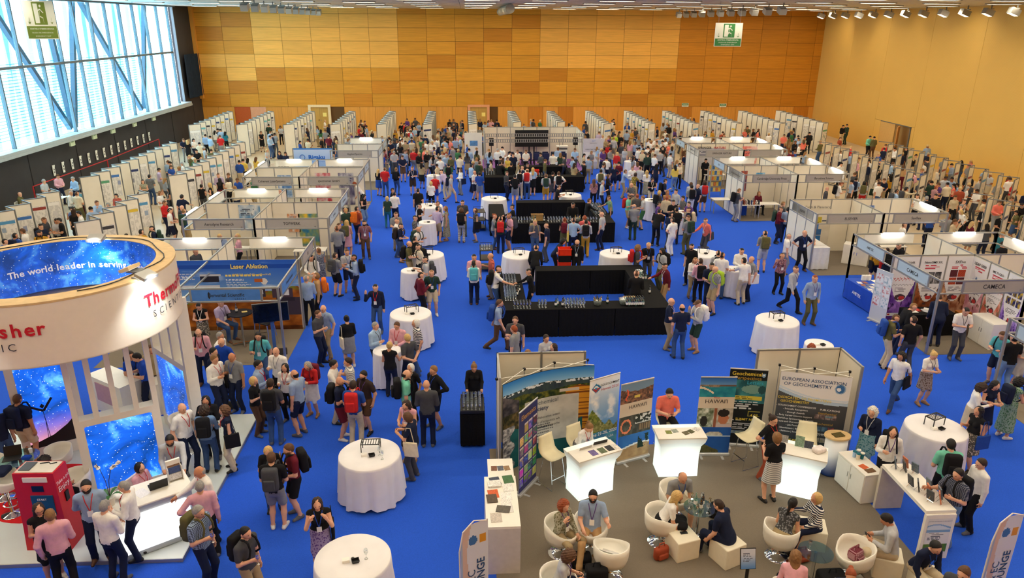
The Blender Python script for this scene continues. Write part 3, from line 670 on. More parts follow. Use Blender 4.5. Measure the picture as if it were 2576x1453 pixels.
def cloth(c):
    k = 'cloth_'+c
    if k in MATS: return MATS[k]
    for p in ('plaid', 'stripe', 'floral'):
        if c.startswith(p):
            a = CLR[c[len(p):]]; bcol = tuple(min(255, 110+.55*x) for x in a) if sum(a) < 330 else tuple(.45*x for x in a)
            if p == 'stripe': bcol = (232, 230, 226) if sum(a) < 500 else (60, 62, 70)
            m = bpy.data.materials.new(k); nt, b = nodes(m); tc = N(nt, 'ShaderNodeTexCoord')
            if p == 'floral':
                t = N(nt, 'ShaderNodeTexVoronoi', i_Scale=26.0); L(nt, tc.outputs['Object'], t.inputs['Vector']); fac = t.outputs['Distance']; th = .38
            else:
                w = N(nt, 'ShaderNodeTexWave', i_Scale=7.0 if p == 'stripe' else 11.0); w.bands_direction = 'Z'; L(nt, tc.outputs['Object'], w.inputs['Vector']); fac = w.outputs[1]; th = .5
                if p == 'plaid':
                    w2 = N(nt, 'ShaderNodeTexWave', i_Scale=11.0); w2.bands_direction = 'X'; L(nt, tc.outputs['Object'], w2.inputs['Vector'])
                    mm = N(nt, 'ShaderNodeMath', operation='MULTIPLY_ADD', i_1=.5); L(nt, fac, mm.inputs[0]); h2 = N(nt, 'ShaderNodeMath', operation='MULTIPLY', i_1=.5); L(nt, w2.outputs[1], h2.inputs[0]); L(nt, h2.outputs[0], mm.inputs[2]); fac = mm.outputs[0]
            r = N(nt, 'ShaderNodeValToRGB'); r.color_ramp.interpolation = 'LINEAR' if p != 'stripe' else 'CONSTANT'
            r.color_ramp.elements[0].color = (*lin(rgb(*a)), 1); r.color_ramp.elements[1].color = (*lin(rgb(*bcol)), 1)
            r.color_ramp.elements[0].position = th-.12 if p != 'stripe' else 0; r.color_ramp.elements[1].position = th+.12 if p != 'stripe' else .5
            L(nt, fac, r.inputs[0]); L(nt, r.outputs[0], b.inputs['Base Color']); b.inputs['Roughness'].default_value = .85; b.inputs['Specular IOR Level'].default_value = .2
            MATS[k] = m; return m
    return mat(k, rgb(*CLR[c]), .85, var=.10, scale=14, bump=.25, spec=.2)
SKINS = [mat('skin_'+str(i), rgb(*c), .55, var=.04, scale=8) for i, c in enumerate(((226, 172, 142), (214, 158, 126), (198, 138, 104), (160, 106, 76), (110, 72, 52)))]
HAIRC = {k: mat('hair_'+k, rgb(*c), .6, var=.2, scale=40, bump=.4) for k, c in dict(bk=(26, 22, 22), db=(52, 36, 28), br=(92, 62, 40), lb=(136, 98, 60), bl=(206, 172, 110), gr=(150, 148, 146), wh=(222, 220, 214), rd=(150, 72, 36), nv=(30, 40, 70)).items()}
HWORD = dict(bk='black', db='dark brown', br='brown', lb='light brown', bl='blond', gr='grey', wh='white', rd='ginger', nv='navy')
SHOES = [mat('shoe_black', rgb(28, 26, 26), .5), mat('shoe_brown', rgb(92, 58, 36), .5), mat('shoe_grey', rgb(92, 94, 100), .6), mat('shoe_white', rgb(222, 220, 214), .6), mat('shoe_tan', rgb(150, 112, 76), .6)]
M_eye = mat('eye_dark', rgb(40, 28, 24), .3, var=0); M_lip = mat('lip', rgb(158, 84, 76), .5, var=0)
def set_mats(o, ms):
    for s, m in zip(o.material_slots, ms): s.link = 'OBJECT'; s.material = m
# ---- things worn
def pack_mesh():
    mb = MB(); mb.smooth = True
    mb.rbox(-.155, .155, .0, .17, -.26, .22, .06, 3); return mb.mesh('pack')
PACK = pack_mesh(); PACK.materials.append(None)
PPOCK = MB().rbox(-.11, .11, .165, .225, -.22, .02, .03, 2).mesh('pocket'); PPOCK.materials.append(None)
def strap_mesh(s):
    return MB().tube([(s*.075, .02, .2), (s*.085, -.06, .235), (s*.09, -.14, .2), (s*.1, -.185, .09), (s*.125, -.175, -.05), (s*.15, -.08, -.15), (s*.14, .03, -.18)], .019, 5).mesh('strap')
STRAPS = [strap_mesh(-1), strap_mesh(1)]
for m in STRAPS: m.materials.append(None)
LANY = MB().tube([(-.06, .05, .19), (-.075, -.06, .17), (-.05, -.14, .08), (-.006, -.165, -.1)], .0075, 4).tube([(.06, .05, .19), (.075, -.06, .17), (.05, -.14, .08), (.006, -.165, -.1)], .0075, 4).mesh('lanyard'); LANY.materials.append(None)
BADGE = MB().box(-.045, .045, -.176, -.168, -.215, -.1).mesh('badge'); BADGE.materials.append(mat('badge_white', rgb(240, 240, 238), .4, var=0))
TOTE = MB().rbox(-.03, .03, -.17, .17, -.36, 0, .02, 2).mesh('tote'); TOTE.materials.append(None)
TSTRAP = MB().tube([(0, -.1, -.01), (-.01, -.05, .35), (-.01, .05, .35), (0, .1, -.01)], .009, 5).mesh('tote_strap'); TSTRAP.materials.append(None)
GLASSES = MB().tube([(-.075, .0, .01), (-.068, -.095, .01), (0, -.108, .006), (.068, -.095, .01), (.075, 0, .01)], .0035, 4).mesh('spectacles')
for s in (-1, 1): pass
GLASSES.materials.append(M_black)
def glass_mesh(kind):
    mb = MB(); mb.smooth = True
    if kind == 'wine':
        mb.mi(0).lathe([(.034, 0), (.034, .003), (.005, .008), (.0045, .085), (.02, .098), (.036, .13), (.037, .16), (.031, .2)], 10, cap=False)
        mb.mi(1).lathe([(.018, .1), (.033, .13), (.0335, .143)], 10)
    return mb.mesh('glass')
M_cg = glassy('clear_glass', (.94, .97, .97), .5, .12); M_wine = glassy('white_wine', (.93, .86, .5), .1)
GLASS = glass_mesh('wine'); GLASS.materials.append(M_cg); GLASS.materials.append(M_wine)
GLASS0 = MB(); GLASS0.smooth = True
GLASS0.lathe([(.034, 0), (.034, .003), (.005, .008), (.0045, .085), (.02, .098), (.036, .13), (.037, .16), (.031, .2)], 8, cap=False); GLASS0 = GLASS0.mesh('glass'); GLASS0.materials.append(M_cg)
USED = {}
LANDMARKS = []
def landmark(x, y, s): LANDMARKS.append((x, y, s))
BOTW = dict(t='trousers', s='shorts', k='skirt', d='long skirt'); TOPW = dict(t='T-shirt', s='shirt', v='sleeveless top', j='jacket', tuck='tucked shirt')
NP = [0]
def person(x, y, rot, pose, sex, hr, top, bot, extra='', where=None, lod=None, z=0.0, sc=None, skin=None, shoe=None, group=None, label=True):
    """rot: 0 faces the camera end of the hall, 90 faces +x, 180 faces the far wall"""
    r = random.Random(int(abs(x*971+y*577)*10)+len(pose)); dist = math.hypot(x, y)
    mir = pose.startswith('-'); pz = pose.lstrip('-')
    if lod is None: lod = 0 if dist < 21 else (1 if dist < 34 else 2)
    tk, tcol = top.split('.'); bk, bcol = bot.split('.')
    me, J = body(pz, sex, tk, bk, lod)
    s = sc or ((1.0 if sex == 'm' else .945)*r.uniform(.975, 1.03))
    o = bpy.data.objects.new('person', me); COL.objects.link(o)
    sk = SKINS[skin] if skin is not None else SKINS[r.choice((0, 0, 0, 1, 1, 2))]
    if shoe is None: shoe = r.choice((0, 0, 1, 2, 2) if bk == 't' else (2, 3, 4, 0))
    set_mats(o, [sk, cloth(tcol), cloth(bcol), SHOES[shoe], M_eye, M_lip])
    # 0 faces -y; turning by +rot brings the face to +x
    o.matrix_basis = TR(x, y, z, math.radians(rot), 1) @ Matrix.Diagonal((-s if mir else s, s, s, 1))
    NP[0] += 1
    Hm = Matrix([list(J['Hd'][i])+[J['head'][i]] for i in range(3)]+[[0, 0, 0, 1]])
    Cm = Matrix([list(J['R'][i])+[J['chest'][i]] for i in range(3)]+[[0, 0, 0, 1]])
    hs, hc = hr.split('.')
    if hs != 'none':
        for st in hs.split('+'):
            h = mesh_obj('beard' if st == 'beard' else ('cap' if st == 'cap' else 'hair'), hair(st, lod), o, Hm); set_mats(h, [HAIRC[hc]])
    words = []
    for e in extra.split():
        k, c = (e.split(':')+[''])[:2]
        if k == 'b':
            p = mesh_obj('backpack', PACK, o, Cm @ Matrix.Translation((0, .115, .0))); set_mats(p, [cloth(c)])
            if lod < 2:
                q = mesh_obj('pocket', PPOCK, p); set_mats(q, [cloth(c)])
                for sm in STRAPS: q = mesh_obj('strap', sm, o, Cm); set_mats(q, [cloth(c)])
            words.append('with %s backpack' % cword(c))
        elif k == 'l':
            p = mesh_obj('lanyard', LANY, o, Cm); set_mats(p, [cloth(c)]); mesh_obj('badge', BADGE, p)
        elif k == 'o':
            p = mesh_obj('tote_bag', TOTE, o, Cm @ Matrix.Translation((.23, .04, -.2))); set_mats(p, [cloth(c)]); q = mesh_obj('tote_strap', TSTRAP, p); set_mats(q, [cloth(c)])
            words.append('with %s shoulder bag' % cword(c))
        elif k == 'e': mesh_obj('spectacles', GLASSES, o, Hm)
        elif k == 'g':
            hp = J['wrr']+J['hdr']*.08+J['R']@v3(.0, -.035, -.08)
            W_ = o.matrix_basis @ Vector(hp)
            g = mesh_obj('wine_glass', GLASS, None, Matrix.Translation(W_)); tag(g, 'wine glass held in a hand', 'glass', 'glasses held by people')
        elif k == 'p':
            hp = (J['wrr']+J['wrl'])/2+(J['hdr']+J['hdl'])*.05 if POSE[pz][1] == 'phone' else J['wrr']+J['hdr']*.09
            W_ = o.matrix_basis @ Vector(hp); g = B('phone', bx(-.037, .037, -.07, .07, -.004, .004), M_black, None, TR(W_.x, W_.y, W_.z+.015, math.radians(rot)) @ Matrix.Rotation(-.6, 4, 'X')); tag(g, 'black phone held in a hand', 'phone', 'phones held by people')
    if label:
        t = 'dress' if (bk in 'kd' and tcol == bcol) else None
        core = 'person in %s %s' % (cword(tcol), 'dress' if t else TOPW[tk])
        if not t: core += ' and %s %s' % (cword(bcol), BOTW[bk])
        hw = {'bald': 'balding', 'cap': 'wearing a cap'}.get(hs.split('+')[0])
        lm = where
        if lm is None and LANDMARKS: lm = min(LANDMARKS, key=lambda q: (q[0]-x)**2+(q[1]-y)**2)[2]
        opts = [' '.join([core]+words[:1]+([lm] if lm else [])), ' '.join([core]+[('with %s hair' % HWORD[hc]) if not hw else hw]+([lm] if lm else [])),
                ' '.join([core]+words[:1]+['facing %s' % ['the lounge end', 'the slatted wall', 'the far wall', 'the glazing'][int(((rot % 360)+45)//90) % 4]]+([lm] if lm else []))]
        opts = [q for q in opts if len(q.split()) <= 16] or [core+' '+(lm or '')]
        lab = next((q for q in opts if q not in USED), opts[0])
        USED[lab] = USED.get(lab, 0)+1
        tag(o, lab, 'person', group or 'people at the exhibition')
    else: tag(o, None, 'person', group)
    return o
# ================================================================== poster boards
def poster_mat():
    m = bpy.data.materials.new('research_poster'); nt, b = nodes(m)
    tc = N(nt, 'ShaderNodeTexCoord'); oi = N(nt, 'ShaderNodeObjectInfo'); sp = N(nt, 'ShaderNodeSeparateXYZ'); L(nt, tc.outputs['Generated'], sp.inputs[0])
    def math_(op, a, b_=None, c=None):
        n = N(nt, 'ShaderNodeMath', operation=op)
        for i, q in enumerate((a, b_, c)):
            if q is None: continue
            if isinstance(q, (int, float)): n.inputs[i].default_value = q
            else: L(nt, q, n.inputs[i])
        return n.outputs[0]
    u, v, rn = sp.outputs[0], sp.outputs[2], oi.outputs['Random']
    def band(x, lo, hi): return math_('MULTIPLY', math_('GREATER_THAN', x, lo), math_('LESS_THAN', x, hi))
    hue = N(nt, 'ShaderNodeValToRGB'); cr = hue.color_ramp; cr.interpolation = 'CONSTANT'
    cs = [(62, 116, 190), (250, 250, 248), (40, 56, 110), (90, 160, 120), (220, 190, 60), (246, 244, 240), (80, 150, 200), (150, 60, 50), (60, 60, 66), (110, 190, 200)]
    cr.elements[0].color = (*lin(rgb(*cs[0])), 1); cr.elements[1].position = .1; cr.elements[1].color = (*lin(rgb(*cs[1])), 1)
    for i in range(2, 10): e = cr.elements.new(i/10); e.color = (*lin(rgb(*cs[i])), 1)
    L(nt, rn, hue.inputs[0])
    # small print: rows broken into words, in columns
    rows = math_('GREATER_THAN', math_('SINE', math_('MULTIPLY', v, 210.0)), .25)
    nz = N(nt, 'ShaderNodeTexNoise', i_Scale=7.0, i_Detail=1.0); ad = N(nt, 'ShaderNodeVectorMath', operation='ADD'); L(nt, tc.outputs['Generated'], ad.inputs[0]); sc = math_('MULTIPLY', rn, 60.0); L(nt, sc, ad.inputs[1]); L(nt, ad.outputs[0], nz.inputs['Vector'])
    txt = math_('MULTIPLY', rows, math_('GREATER_THAN', nz.outputs[0], .47)); txt = math_('MULTIPLY', txt, math_('GREATER_THAN', math_('ABSOLUTE', math_('SINE', math_('MULTIPLY', u, 9.42))), .22)); txt = math_('MULTIPLY', txt, .55)
    # figures: a few coloured blocks on a coarse grid
    bk = N(nt, 'ShaderNodeTexVoronoi', distance='CHEBYCHEV', i_Scale=3.4, i_Randomness=.55); L(nt, ad.outputs[0], bk.inputs['Vector'])
    blk = math_('MULTIPLY', math_('LESS_THAN', bk.outputs['Distance'], .32), math_('LESS_THAN', v, .74))
    pick = N(nt, 'ShaderNodeSeparateColor'); L(nt, bk.outputs['Color'], pick.inputs[0]); blk = math_('MULTIPLY', blk, math_('GREATER_THAN', pick.outputs[0], .62))
    m1 = N(nt, 'ShaderNodeMix', data_type='RGBA'); m1.inputs[6].default_value = (*lin(rgb(236, 233, 228)), 1); m1.inputs[7].default_value = (*lin(rgb(104, 102, 110)), 1); L(nt, txt, m1.inputs[0])
    m2 = N(nt, 'ShaderNodeMix', data_type='RGBA', blend_type='MIX'); L(nt, blk, m2.inputs[0]); L(nt, m1.outputs[2], m2.inputs[6])
    m25 = N(nt, 'ShaderNodeMix', data_type='RGBA'); m25.inputs[0].default_value = .55; L(nt, hue.outputs[0], m25.inputs[6]); m25.inputs[7].default_value = (*lin(rgb(190, 186, 190)), 1)
    L(nt, m25.outputs[2], m2.inputs[7])
    m3 = N(nt, 'ShaderNodeMix', data_type='RGBA'); L(nt, math_('MULTIPLY', band(v, .86, .97), band(u, .04, .96)), m3.inputs[0]); L(nt, m2.outputs[2], m3.inputs[6]); L(nt, hue.outputs[0], m3.inputs[7])
    L(nt, m3.outputs[2], b.inputs['Base Color']); b.inputs['Roughness'].default_value = .5
    return m
M_poster = poster_mat()
M_board = mat('board_white', rgb(238, 232, 216), .6, var=.03, scale=3)
DX, DY = .67, .575
def vpanel(dx, dy):
    """upright panel of one board between two corners, with its edge profile"""
    Ln = math.hypot(dx, dy); M = Matrix.Rotation(math.atan2(dy, dx), 4, 'Z')
    p = MB().box(.03, Ln-.03, -.012, .012, .04, 2.36, M).mesh('panel'); p.materials.append(M_board)
    r = MB().box(0, Ln, -.02, .02, 2.36, 2.4, M).mesh('rail'); r.materials.append(M_alud); q = MB().box(.02, Ln-.02, -.018, .018, .0, .05, M).mesh('base_rail'); q.materials.append(M_alud)
    return p, r, q
PA, RA, QA = vpanel(DX, DY); PBm, RB, QB = vpanel(-DX, DY)
POST = MB().box(-.022, .022, -.022, .022, 0, 2.4).mesh('post'); POST.materials.append(M_alud)
PSTR = MB().box(-.38, .38, -.006, 0, 0, 1.15).mesh('poster'); PSTR.materials.append(M_poster)
ang = math.atan2(DY, DX)
def board_row(x0, y0, n, rowname, solid=True, prob=.7, flip=False, other=.5):
    g = 'poster boards '+rowname
    for k in range(n):
        y = y0+k*2*DY; r = random.Random(int(x0*100)*31+k)
        o = thing('poster_board', None, 'poster board', (x0, y, 0), 0, g)
        mesh_obj('panel', PA, o); mesh_obj('rail', RA, o); mesh_obj('rail', RB, o, Matrix.Translation((DX, DY, 0))); mesh_obj('base_rail', QA, o); mesh_obj('base_rail', QB, o, Matrix.Translation((DX, DY, 0)))
        mesh_obj('post', POST, o); mesh_obj('post', POST, o, Matrix.Translation((DX, DY, 0)))
        if solid: mesh_obj('panel', PBm, o, Matrix.Translation((DX, DY, 0)))
        has = r.random() < prob
        if has: mesh_obj('poster', PSTR, o, Matrix.Translation((DX/2, DY/2, 0)) @ Matrix.Rotation(ang, 4, 'Z') @ Matrix.Translation((r.uniform(-.03, .03), -.013, .78+r.uniform(-.1, .12))))
        if solid and r.random() < other: mesh_obj('poster', PSTR, o, Matrix.Translation((DX/2, DY*1.5, 0)) @ Matrix.Rotation(PI-ang, 4, 'Z') @ Matrix.Rotation(PI, 4, 'Z') @ Matrix.Translation((0, -.013, .8)))
        th = ['first', 'second', 'third', 'fourth', 'fifth', 'sixth', 'seventh', 'eighth', 'ninth', 'tenth', 'eleventh', 'twelfth'][k]
        o['label'] = '%s board %s in the row %s' % ('poster' if has else 'bare white', th+' from the bars', rowname)
for k in range(15):
    nth = ['beside the dark wall', 'second from dark wall', 'by the cream-framed door', 'fourth from dark wall', 'fifth from dark wall', 'sixth from dark wall', 'by the salmon-framed door', 'behind the talk theatre screen',
           'behind the theatre lectern', 'ninth from dark wall', 'tenth from dark wall', 'fourth from slatted wall', 'third from slatted wall', 'second from slatted wall', 'beside the slatted wall'][k]
    board_row(-20.45+3.43*k, 56.0 if k not in (7, 8) else 57.1, 8 if k not in (7, 8) else 7, nth, prob=.75 if k > 8 or k < 4 else .5)
board_row(-14.80, 27.65, 5, 'next to the ringed stand', prob=.8); board_row(-14.72, 36.7, 10, 'behind the laser stands', prob=.85)
board_row(-18.86, 28.1, 5, 'along the dark wall seats', prob=.8); board_row(-18.82, 36.4, 10, 'along the dark wall', prob=.85)
board_row(22.93, 26.9, 4, 'behind the tool makers', solid=False, prob=.9); board_row(22.9, 35.4, 10, 'behind the publishers', solid=False, prob=.95)
board_row(27.06, 34.3, 11, 'nearest the slatted wall', solid=False, prob=.9)

# ================================================================== shell scheme stands
M_panel = M_cream
M_fas = mat('fascia_grey', rgb(178, 172, 160), .5, var=.02); M_fasb = mat('fascia_blue', rgb(186, 206, 218), .5, var=.02)
M_tube = emit('stand_lamp', rgb(255, 253, 246), TUBE_STRENGTH)
SH = 2.4
def wall_run(o, a, b, pm=M_panel, h=SH, z0=0):
    a, b = Vector((*a, 0)), Vector((*b, 0)); n = max(1, round((b-a).length/.92)); d = (b-a)/n; rz = math.atan2(d.y, d.x); ln = d.length
    for k in range(n):
        p = a+d*k
        B('panel', bx(.025, ln-.025, -.015, .015, .04+z0, h-.04), pm, o, TR(p.x, p.y, 0, rz))
    for k in range(n+1):
        p = a+d*k; B('post', bx(-.025, .025, -.025, .025, 0, h), M_alu, o, TR(p.x, p.y, 0, rz))
    B('rail', bx(0, ln*n, -.022, .022, h-.04, h), M_alu, o, TR(a.x, a.y, 0, rz))
def rail_run(o, a, b, h=SH, posts=(1, 1), low=.40):
    a3, b3 = Vector((*a, h-.02)), Vector((*b, h-.02))
    B('rail', MB().bar(a3, b3, .045, .05), M_alu, o); B('rail', MB().bar(a3-Vector((0, 0, low)), b3-Vector((0, 0, low)), .045, .04), M_alu, o)
    for p, q in zip((a, b), posts):
        if q: B('post', bx(p[0]-.03, p[0]+.03, p[1]-.03, p[1]+.03, 0, h), M_alu, o)
def fascia(o, a, b, s, num='', m=M_fas, frac=(.16, .86), h=SH, size=.15, lm=M_ink, bold=.012):
    """name board between the two rails; a to b runs left to right for the reader"""
    a, b = Vector((*a, 0)), Vector((*b, 0)); d = b-a; ln = d.length; rz = math.atan2(d.y, d.x)
    f = B('fascia', bx(frac[0]*ln, frac[1]*ln, -.015, .015, h-.385, h-.055), m, o, TR(a.x, a.y, 0, rz))
    for q in frac: B('clip', bx(q*ln-.03, q*ln+.03, -.02, .02, h-.4, h-.03), M_alu, o, TR(a.x, a.y, 0, rz))
    mid = (frac[0]+frac[1])/2*ln
    if s: text(s, size, lm, f, (mid, -.018, h-.22), bold=bold, sx=.92)
    if num: text(num, .07, lm, f, (frac[1]*ln-.1, -.018, h-.34))
def lamp(o, a, b, t0=.2, t1=.85, h=SH, board=True, bright=(.38, .66)):
    """strip light on the rail with its white reflector board"""
    a, b = Vector((*a, 0)), Vector((*b, 0)); d = b-a; ln = d.length; rz = math.atan2(d.y, d.x)
    if board: B('reflector_board', bx(t0*ln, t1*ln, -.012, .012, h-.38, h-.05), M_white, o, TR(a.x, a.y, 0, rz))
    q = B('strip_light', MB().rbox(bright[0]*ln, bright[1]*ln, -.13, -.02, h-.07, h+.03, .03, 2), M_tube, o, TR(a.x, a.y, 0, rz))
def stand(label, name='exhibition_stand', x=0, y=0): return thing(name, label, 'stand', (0, 0, 0))
X0, X1, X2 = -10.98, -8.28, -5.45
# --- block with the laser maker's printed wall
S = stand('open-fronted stand with blue printed wall and laser maker fascia'); yf, ym, yr = 20.05, 22.67, 25.3
rail_run(S, (-8.27, yf), (X2-.03, yf)); rail_run(S, (X2-.03, ym), (X2-.03, yf), posts=(0, 0)); rail_run(S, (-8.27, yf), (-8.27, ym), posts=(0, 1))
M_efas = mat('fascia_sky', rgb(82, 140, 214), .5, var=.15, scale=3)
fascia(S, (-8.27, yf), (X2-.03, yf), 'Elemental Scientific', m=M_efas, frac=(.12, .83), size=.145); text('L A S E R S', .07, M_ink, S, (-6.55, yf-.02, SH-.34))
fascia(S, (X2-.03, yf), (X2-.03, ym), 'Elemental Scientific', m=M_efas, frac=(.14, .9), size=.12)
B('fascia_logo', MB().lathe([(.001, -.11), (.03, -.06), (.015, 0), (.03, .06), (.001, .11)], 8, Matrix.Translation((-7.42, yf-.02, SH-.22)) @ Matrix.Diagonal((1, .1, 1, 1))), M_ink, S)
wall_run(S, (X0, ym), (X2, ym))
def elem_print(u, v):
    sky = mixc(rgb(150, 196, 232), rgb(44, 98, 204), (v-.35)/.65); n = vnoise(u, v, 5, 10, 3, 5); img = mixc(sky, rgb(232, 240, 248), np.clip((n-.52)*3.2, 0, .8)*(v < .97))
    sea = v < .40-.02*u; img = np.where((sea & (u < .35))[..., None], mixc(rgb(20, 96, 168), rgb(200, 226, 236), np.clip((vnoise(u, v, 4, 24, 5, 4)-.55)*4, 0, 1)), img)
    ridge = .28+.30*np.clip((u-.28)/.22, 0, 1)+.03*np.sin(u*21)+.03*vnoise(u, v, 14, 3, 8)
    cl = (v < ridge) & (u > .26); c = mixc(rgb(96, 40, 14), rgb(214, 130, 40), vnoise(u*.6, v, 22, 10, 6, 5)*1.5-.25); c = mixc(c, rgb(120, 130, 40), np.clip((v-ridge+.07)*18, 0, 1)*(vnoise(u, v, 20, 20, 12) > .42))
    img = np.where(cl[..., None], c, img); img = np.where((cl & (v < .06))[..., None], img*.7, img)
    put(img, rect(u, v, 0, 1, .885, .94), mixc(img, rgb(26, 70, 170), np.full(u.shape, .7)))
    lines(img, u, v, .03, .16, .66, .82, 7, rgb(236, 240, 250), 3); lines(img, u, v, .29, .40, .72, .82, 4, rgb(236, 240, 250), 4); lines(img, u, v, .58, .74, .62, .74, 5, rgb(240, 244, 250), 5); lines(img, u, v, .58, .80, .76, .80, 1, rgb(250, 226, 130), 6, .6)
    put(img, rect(u, v, .43, .54, .70, .79), rgb(48, 46, 60)); put(img, rect(u, v, .43, .55, .785, .81), rgb(214, 216, 222)); put(img, rect(u, v, .30, .54, .615, .655), rgb(226, 230, 236))
    put(img, rect(u, v, .88, 1.0, .22, .47), rgb(66, 56, 70)); put(img, rect(u, v, .84, .96, .46, .60), rgb(78, 62, 76)); put(img, rect(u, v, .905, .94, .50, .58), rgb(230, 230, 232)); put(img, rect(u, v, .86, .97, .42, .47), rgb(50, 44, 56))
    put(img, rect(u, v, .735, .80, .48, .60), rgb(60, 52, 66)); put(img, rect(u, v, .75, .785, .515, .585), rgb(226, 228, 232))
    put(img, ((u-.80)/.02)**2+((v-.70)/.045)**2 < 1, rgb(240, 236, 230)); put(img, rect(u, v, .745, .79, .69, .74), rgb(196, 100, 40))
    put(img, ((u-.10)/.015)**2+((v-.33)/.1)**2 < 1, rgb(196, 158, 96))
    return img
pr_ = sheet('printed_wall', 5.4, 2.42, 230, 110, elem_print, S, TR(-8.2, ym-.06, .0))
M_yel = mat('letter_yellow', rgb(252, 226, 120), .6, var=0); M_lw = mat('letter_white', rgb(246, 246, 246), .6, var=0)
text('Isotope Ratios', .17, M_yel, S, (-9.9, ym-.07, 2.19), bold=.02); text('Laser Ablation', .2, M_yel, S, (-7.0, ym-.07, 2.2), bold=.025)
text('NWR213 with DCI and TwoVol2', .09, M_yel, S, (-6.95, ym-.07, 1.93), bold=.01)
# --- behind it
S = stand('back-to-back stand with instrument maker panels behind the blue wall')
rail_run(S, (X0, yr), (X2, yr)); rail_run(S, (X2, ym), (X2, yr), posts=(0, 0)); wall_run(S, (X1, ym+.06), (X1, yr)); rail_run(S, (X0, ym), (X0, yr))
for a, b in (((X0, yr), (X1, yr)), ((X1, yr), (X2, yr))): lamp(S, a, b)
fascia(S, (X2, ym), (X2, yr), 'ESI', frac=(.2, .85)); text('Agilent', .2, mat('letter_grey', rgb(90, 96, 104), .6), S, (X1+.03, 24.7, 1.5), rz=PI/2)
def two_front(yf, ym, yr, names, label, num=('', ''), xs=(X0, X1, X2), side='', sgn=1, rearside='', solid_left=False, solid_side=None, rear=True, fm=M_fas):
    xa, xb, xc = xs
    for i, (a, b) in enumerate(((xa, xb), (xb, xc))):
        if names[i] is None: continue
        S = stand('open stand with %s fascia' % label[i])
        rail_run(S, (a, yf), (b, yf), posts=(1, 1)); fascia(S, (a, yf), (b, yf), names[i], num[i], fm); wall_run(S, (a, ym), (b, ym))
        out = xc if sgn < 0 else xa
        if (i == 1 and sgn < 0) or (i == 0 and sgn > 0):
            p, q = ((out, yf), (out, ym)) if sgn < 0 else ((out, ym), (out, yf))
            if solid_side: wall_run(S, p, q)
            rail_run(S, p, q, posts=(0, 0)); fascia(S, p, q, side, m=M_fasb, frac=(.12, .88), size=.13)
        else:
            o2 = xa if sgn < 0 else xc
            rail_run(S, (o2, yf), (o2, ym), posts=(0, 0)); lamp(S, (o2, ym), (o2, yf), .12, .8, bright=(.3, .7))
        if i == 0: wall_run(S, (xb, yf+.05), (xb, ym))
        yield S
        if rear:
            S2 = stand('rear half of the stand behind the %s one' % label[i])
            rail_run(S2, (a, yr), (b, yr), posts=(1, 1)); lamp(S2, (a, yr), (b, yr), .15, .88)
            if (i == 1 and sgn < 0) or (i == 0 and sgn > 0):
                p, q = ((out, ym), (out, yr)) if sgn < 0 else ((out, yr), (out, ym)); rail_run(S2, p, q, posts=(0, 0)); fascia(S2, p, q, rearside, m=M_fasb, frac=(.12, .8), size=.13)
            else: rail_run(S2, (o2, ym), (o2, yr), posts=(0, 0)); lamp(S2, (o2, yr), (o2, ym), .1, .85, bright=(.25, .7))
            if i == 0: wall_run(S2, (xb, ym), (xb, yr))
list(two_front(28.0, 30.73, 33.4, ('Aerodyne Research', 'TOFWERK'), ('gas analyser', 'mass spectrometer'), ('45', '46'), side='TOFWERK', sgn=-1, rearside='Nu Instruments'))
list(two_front(36.2, 38.7, 41.1, ('Coherent LaserSystems', 'spectromat GmbH'), ('laser systems', 'small spectrometer'), ('39', '40'), side='spectromat', sgn=-1, rearside='Rigaku'))
list(two_front(44.1, 46.6, 49.2, (None, 'Applied Spectra'), ('', 'applied spectroscopy'), ('', '36'), xs=(X0, -8.1, -5.3), side='Spectra', sgn=-1, rearside=''))
R0, R1, R2 = 14.06, 16.84, 19.52
list(two_front(27.9, 30.5, 30.6, ('ELSEVIER', 'Savillex'), ('grey lettered journal publisher', 'labware'), ('25', '26'), xs=(R0, R1, R2), side='ELSEVIER', solid_side=True, rear=False))
list(two_front(36.05, 38.6, 41.15, ('Cambridge University Press', 'Barcelona Science'), ('university press', 'city science'), ('20', '18'), xs=(R0, R1, R2), side='Cambridge University Press', rearside='GSW', solid_side=True))
list(two_front(43.75, 46.3, 49.0, ('SPRINGER NATURE', ''), ('dark lettered book publisher', 'unlettered beige'), ('15', ''), xs=(R0, R1, R2), side='SPRINGER NATURE', rearside='AGU', solid_side=True))
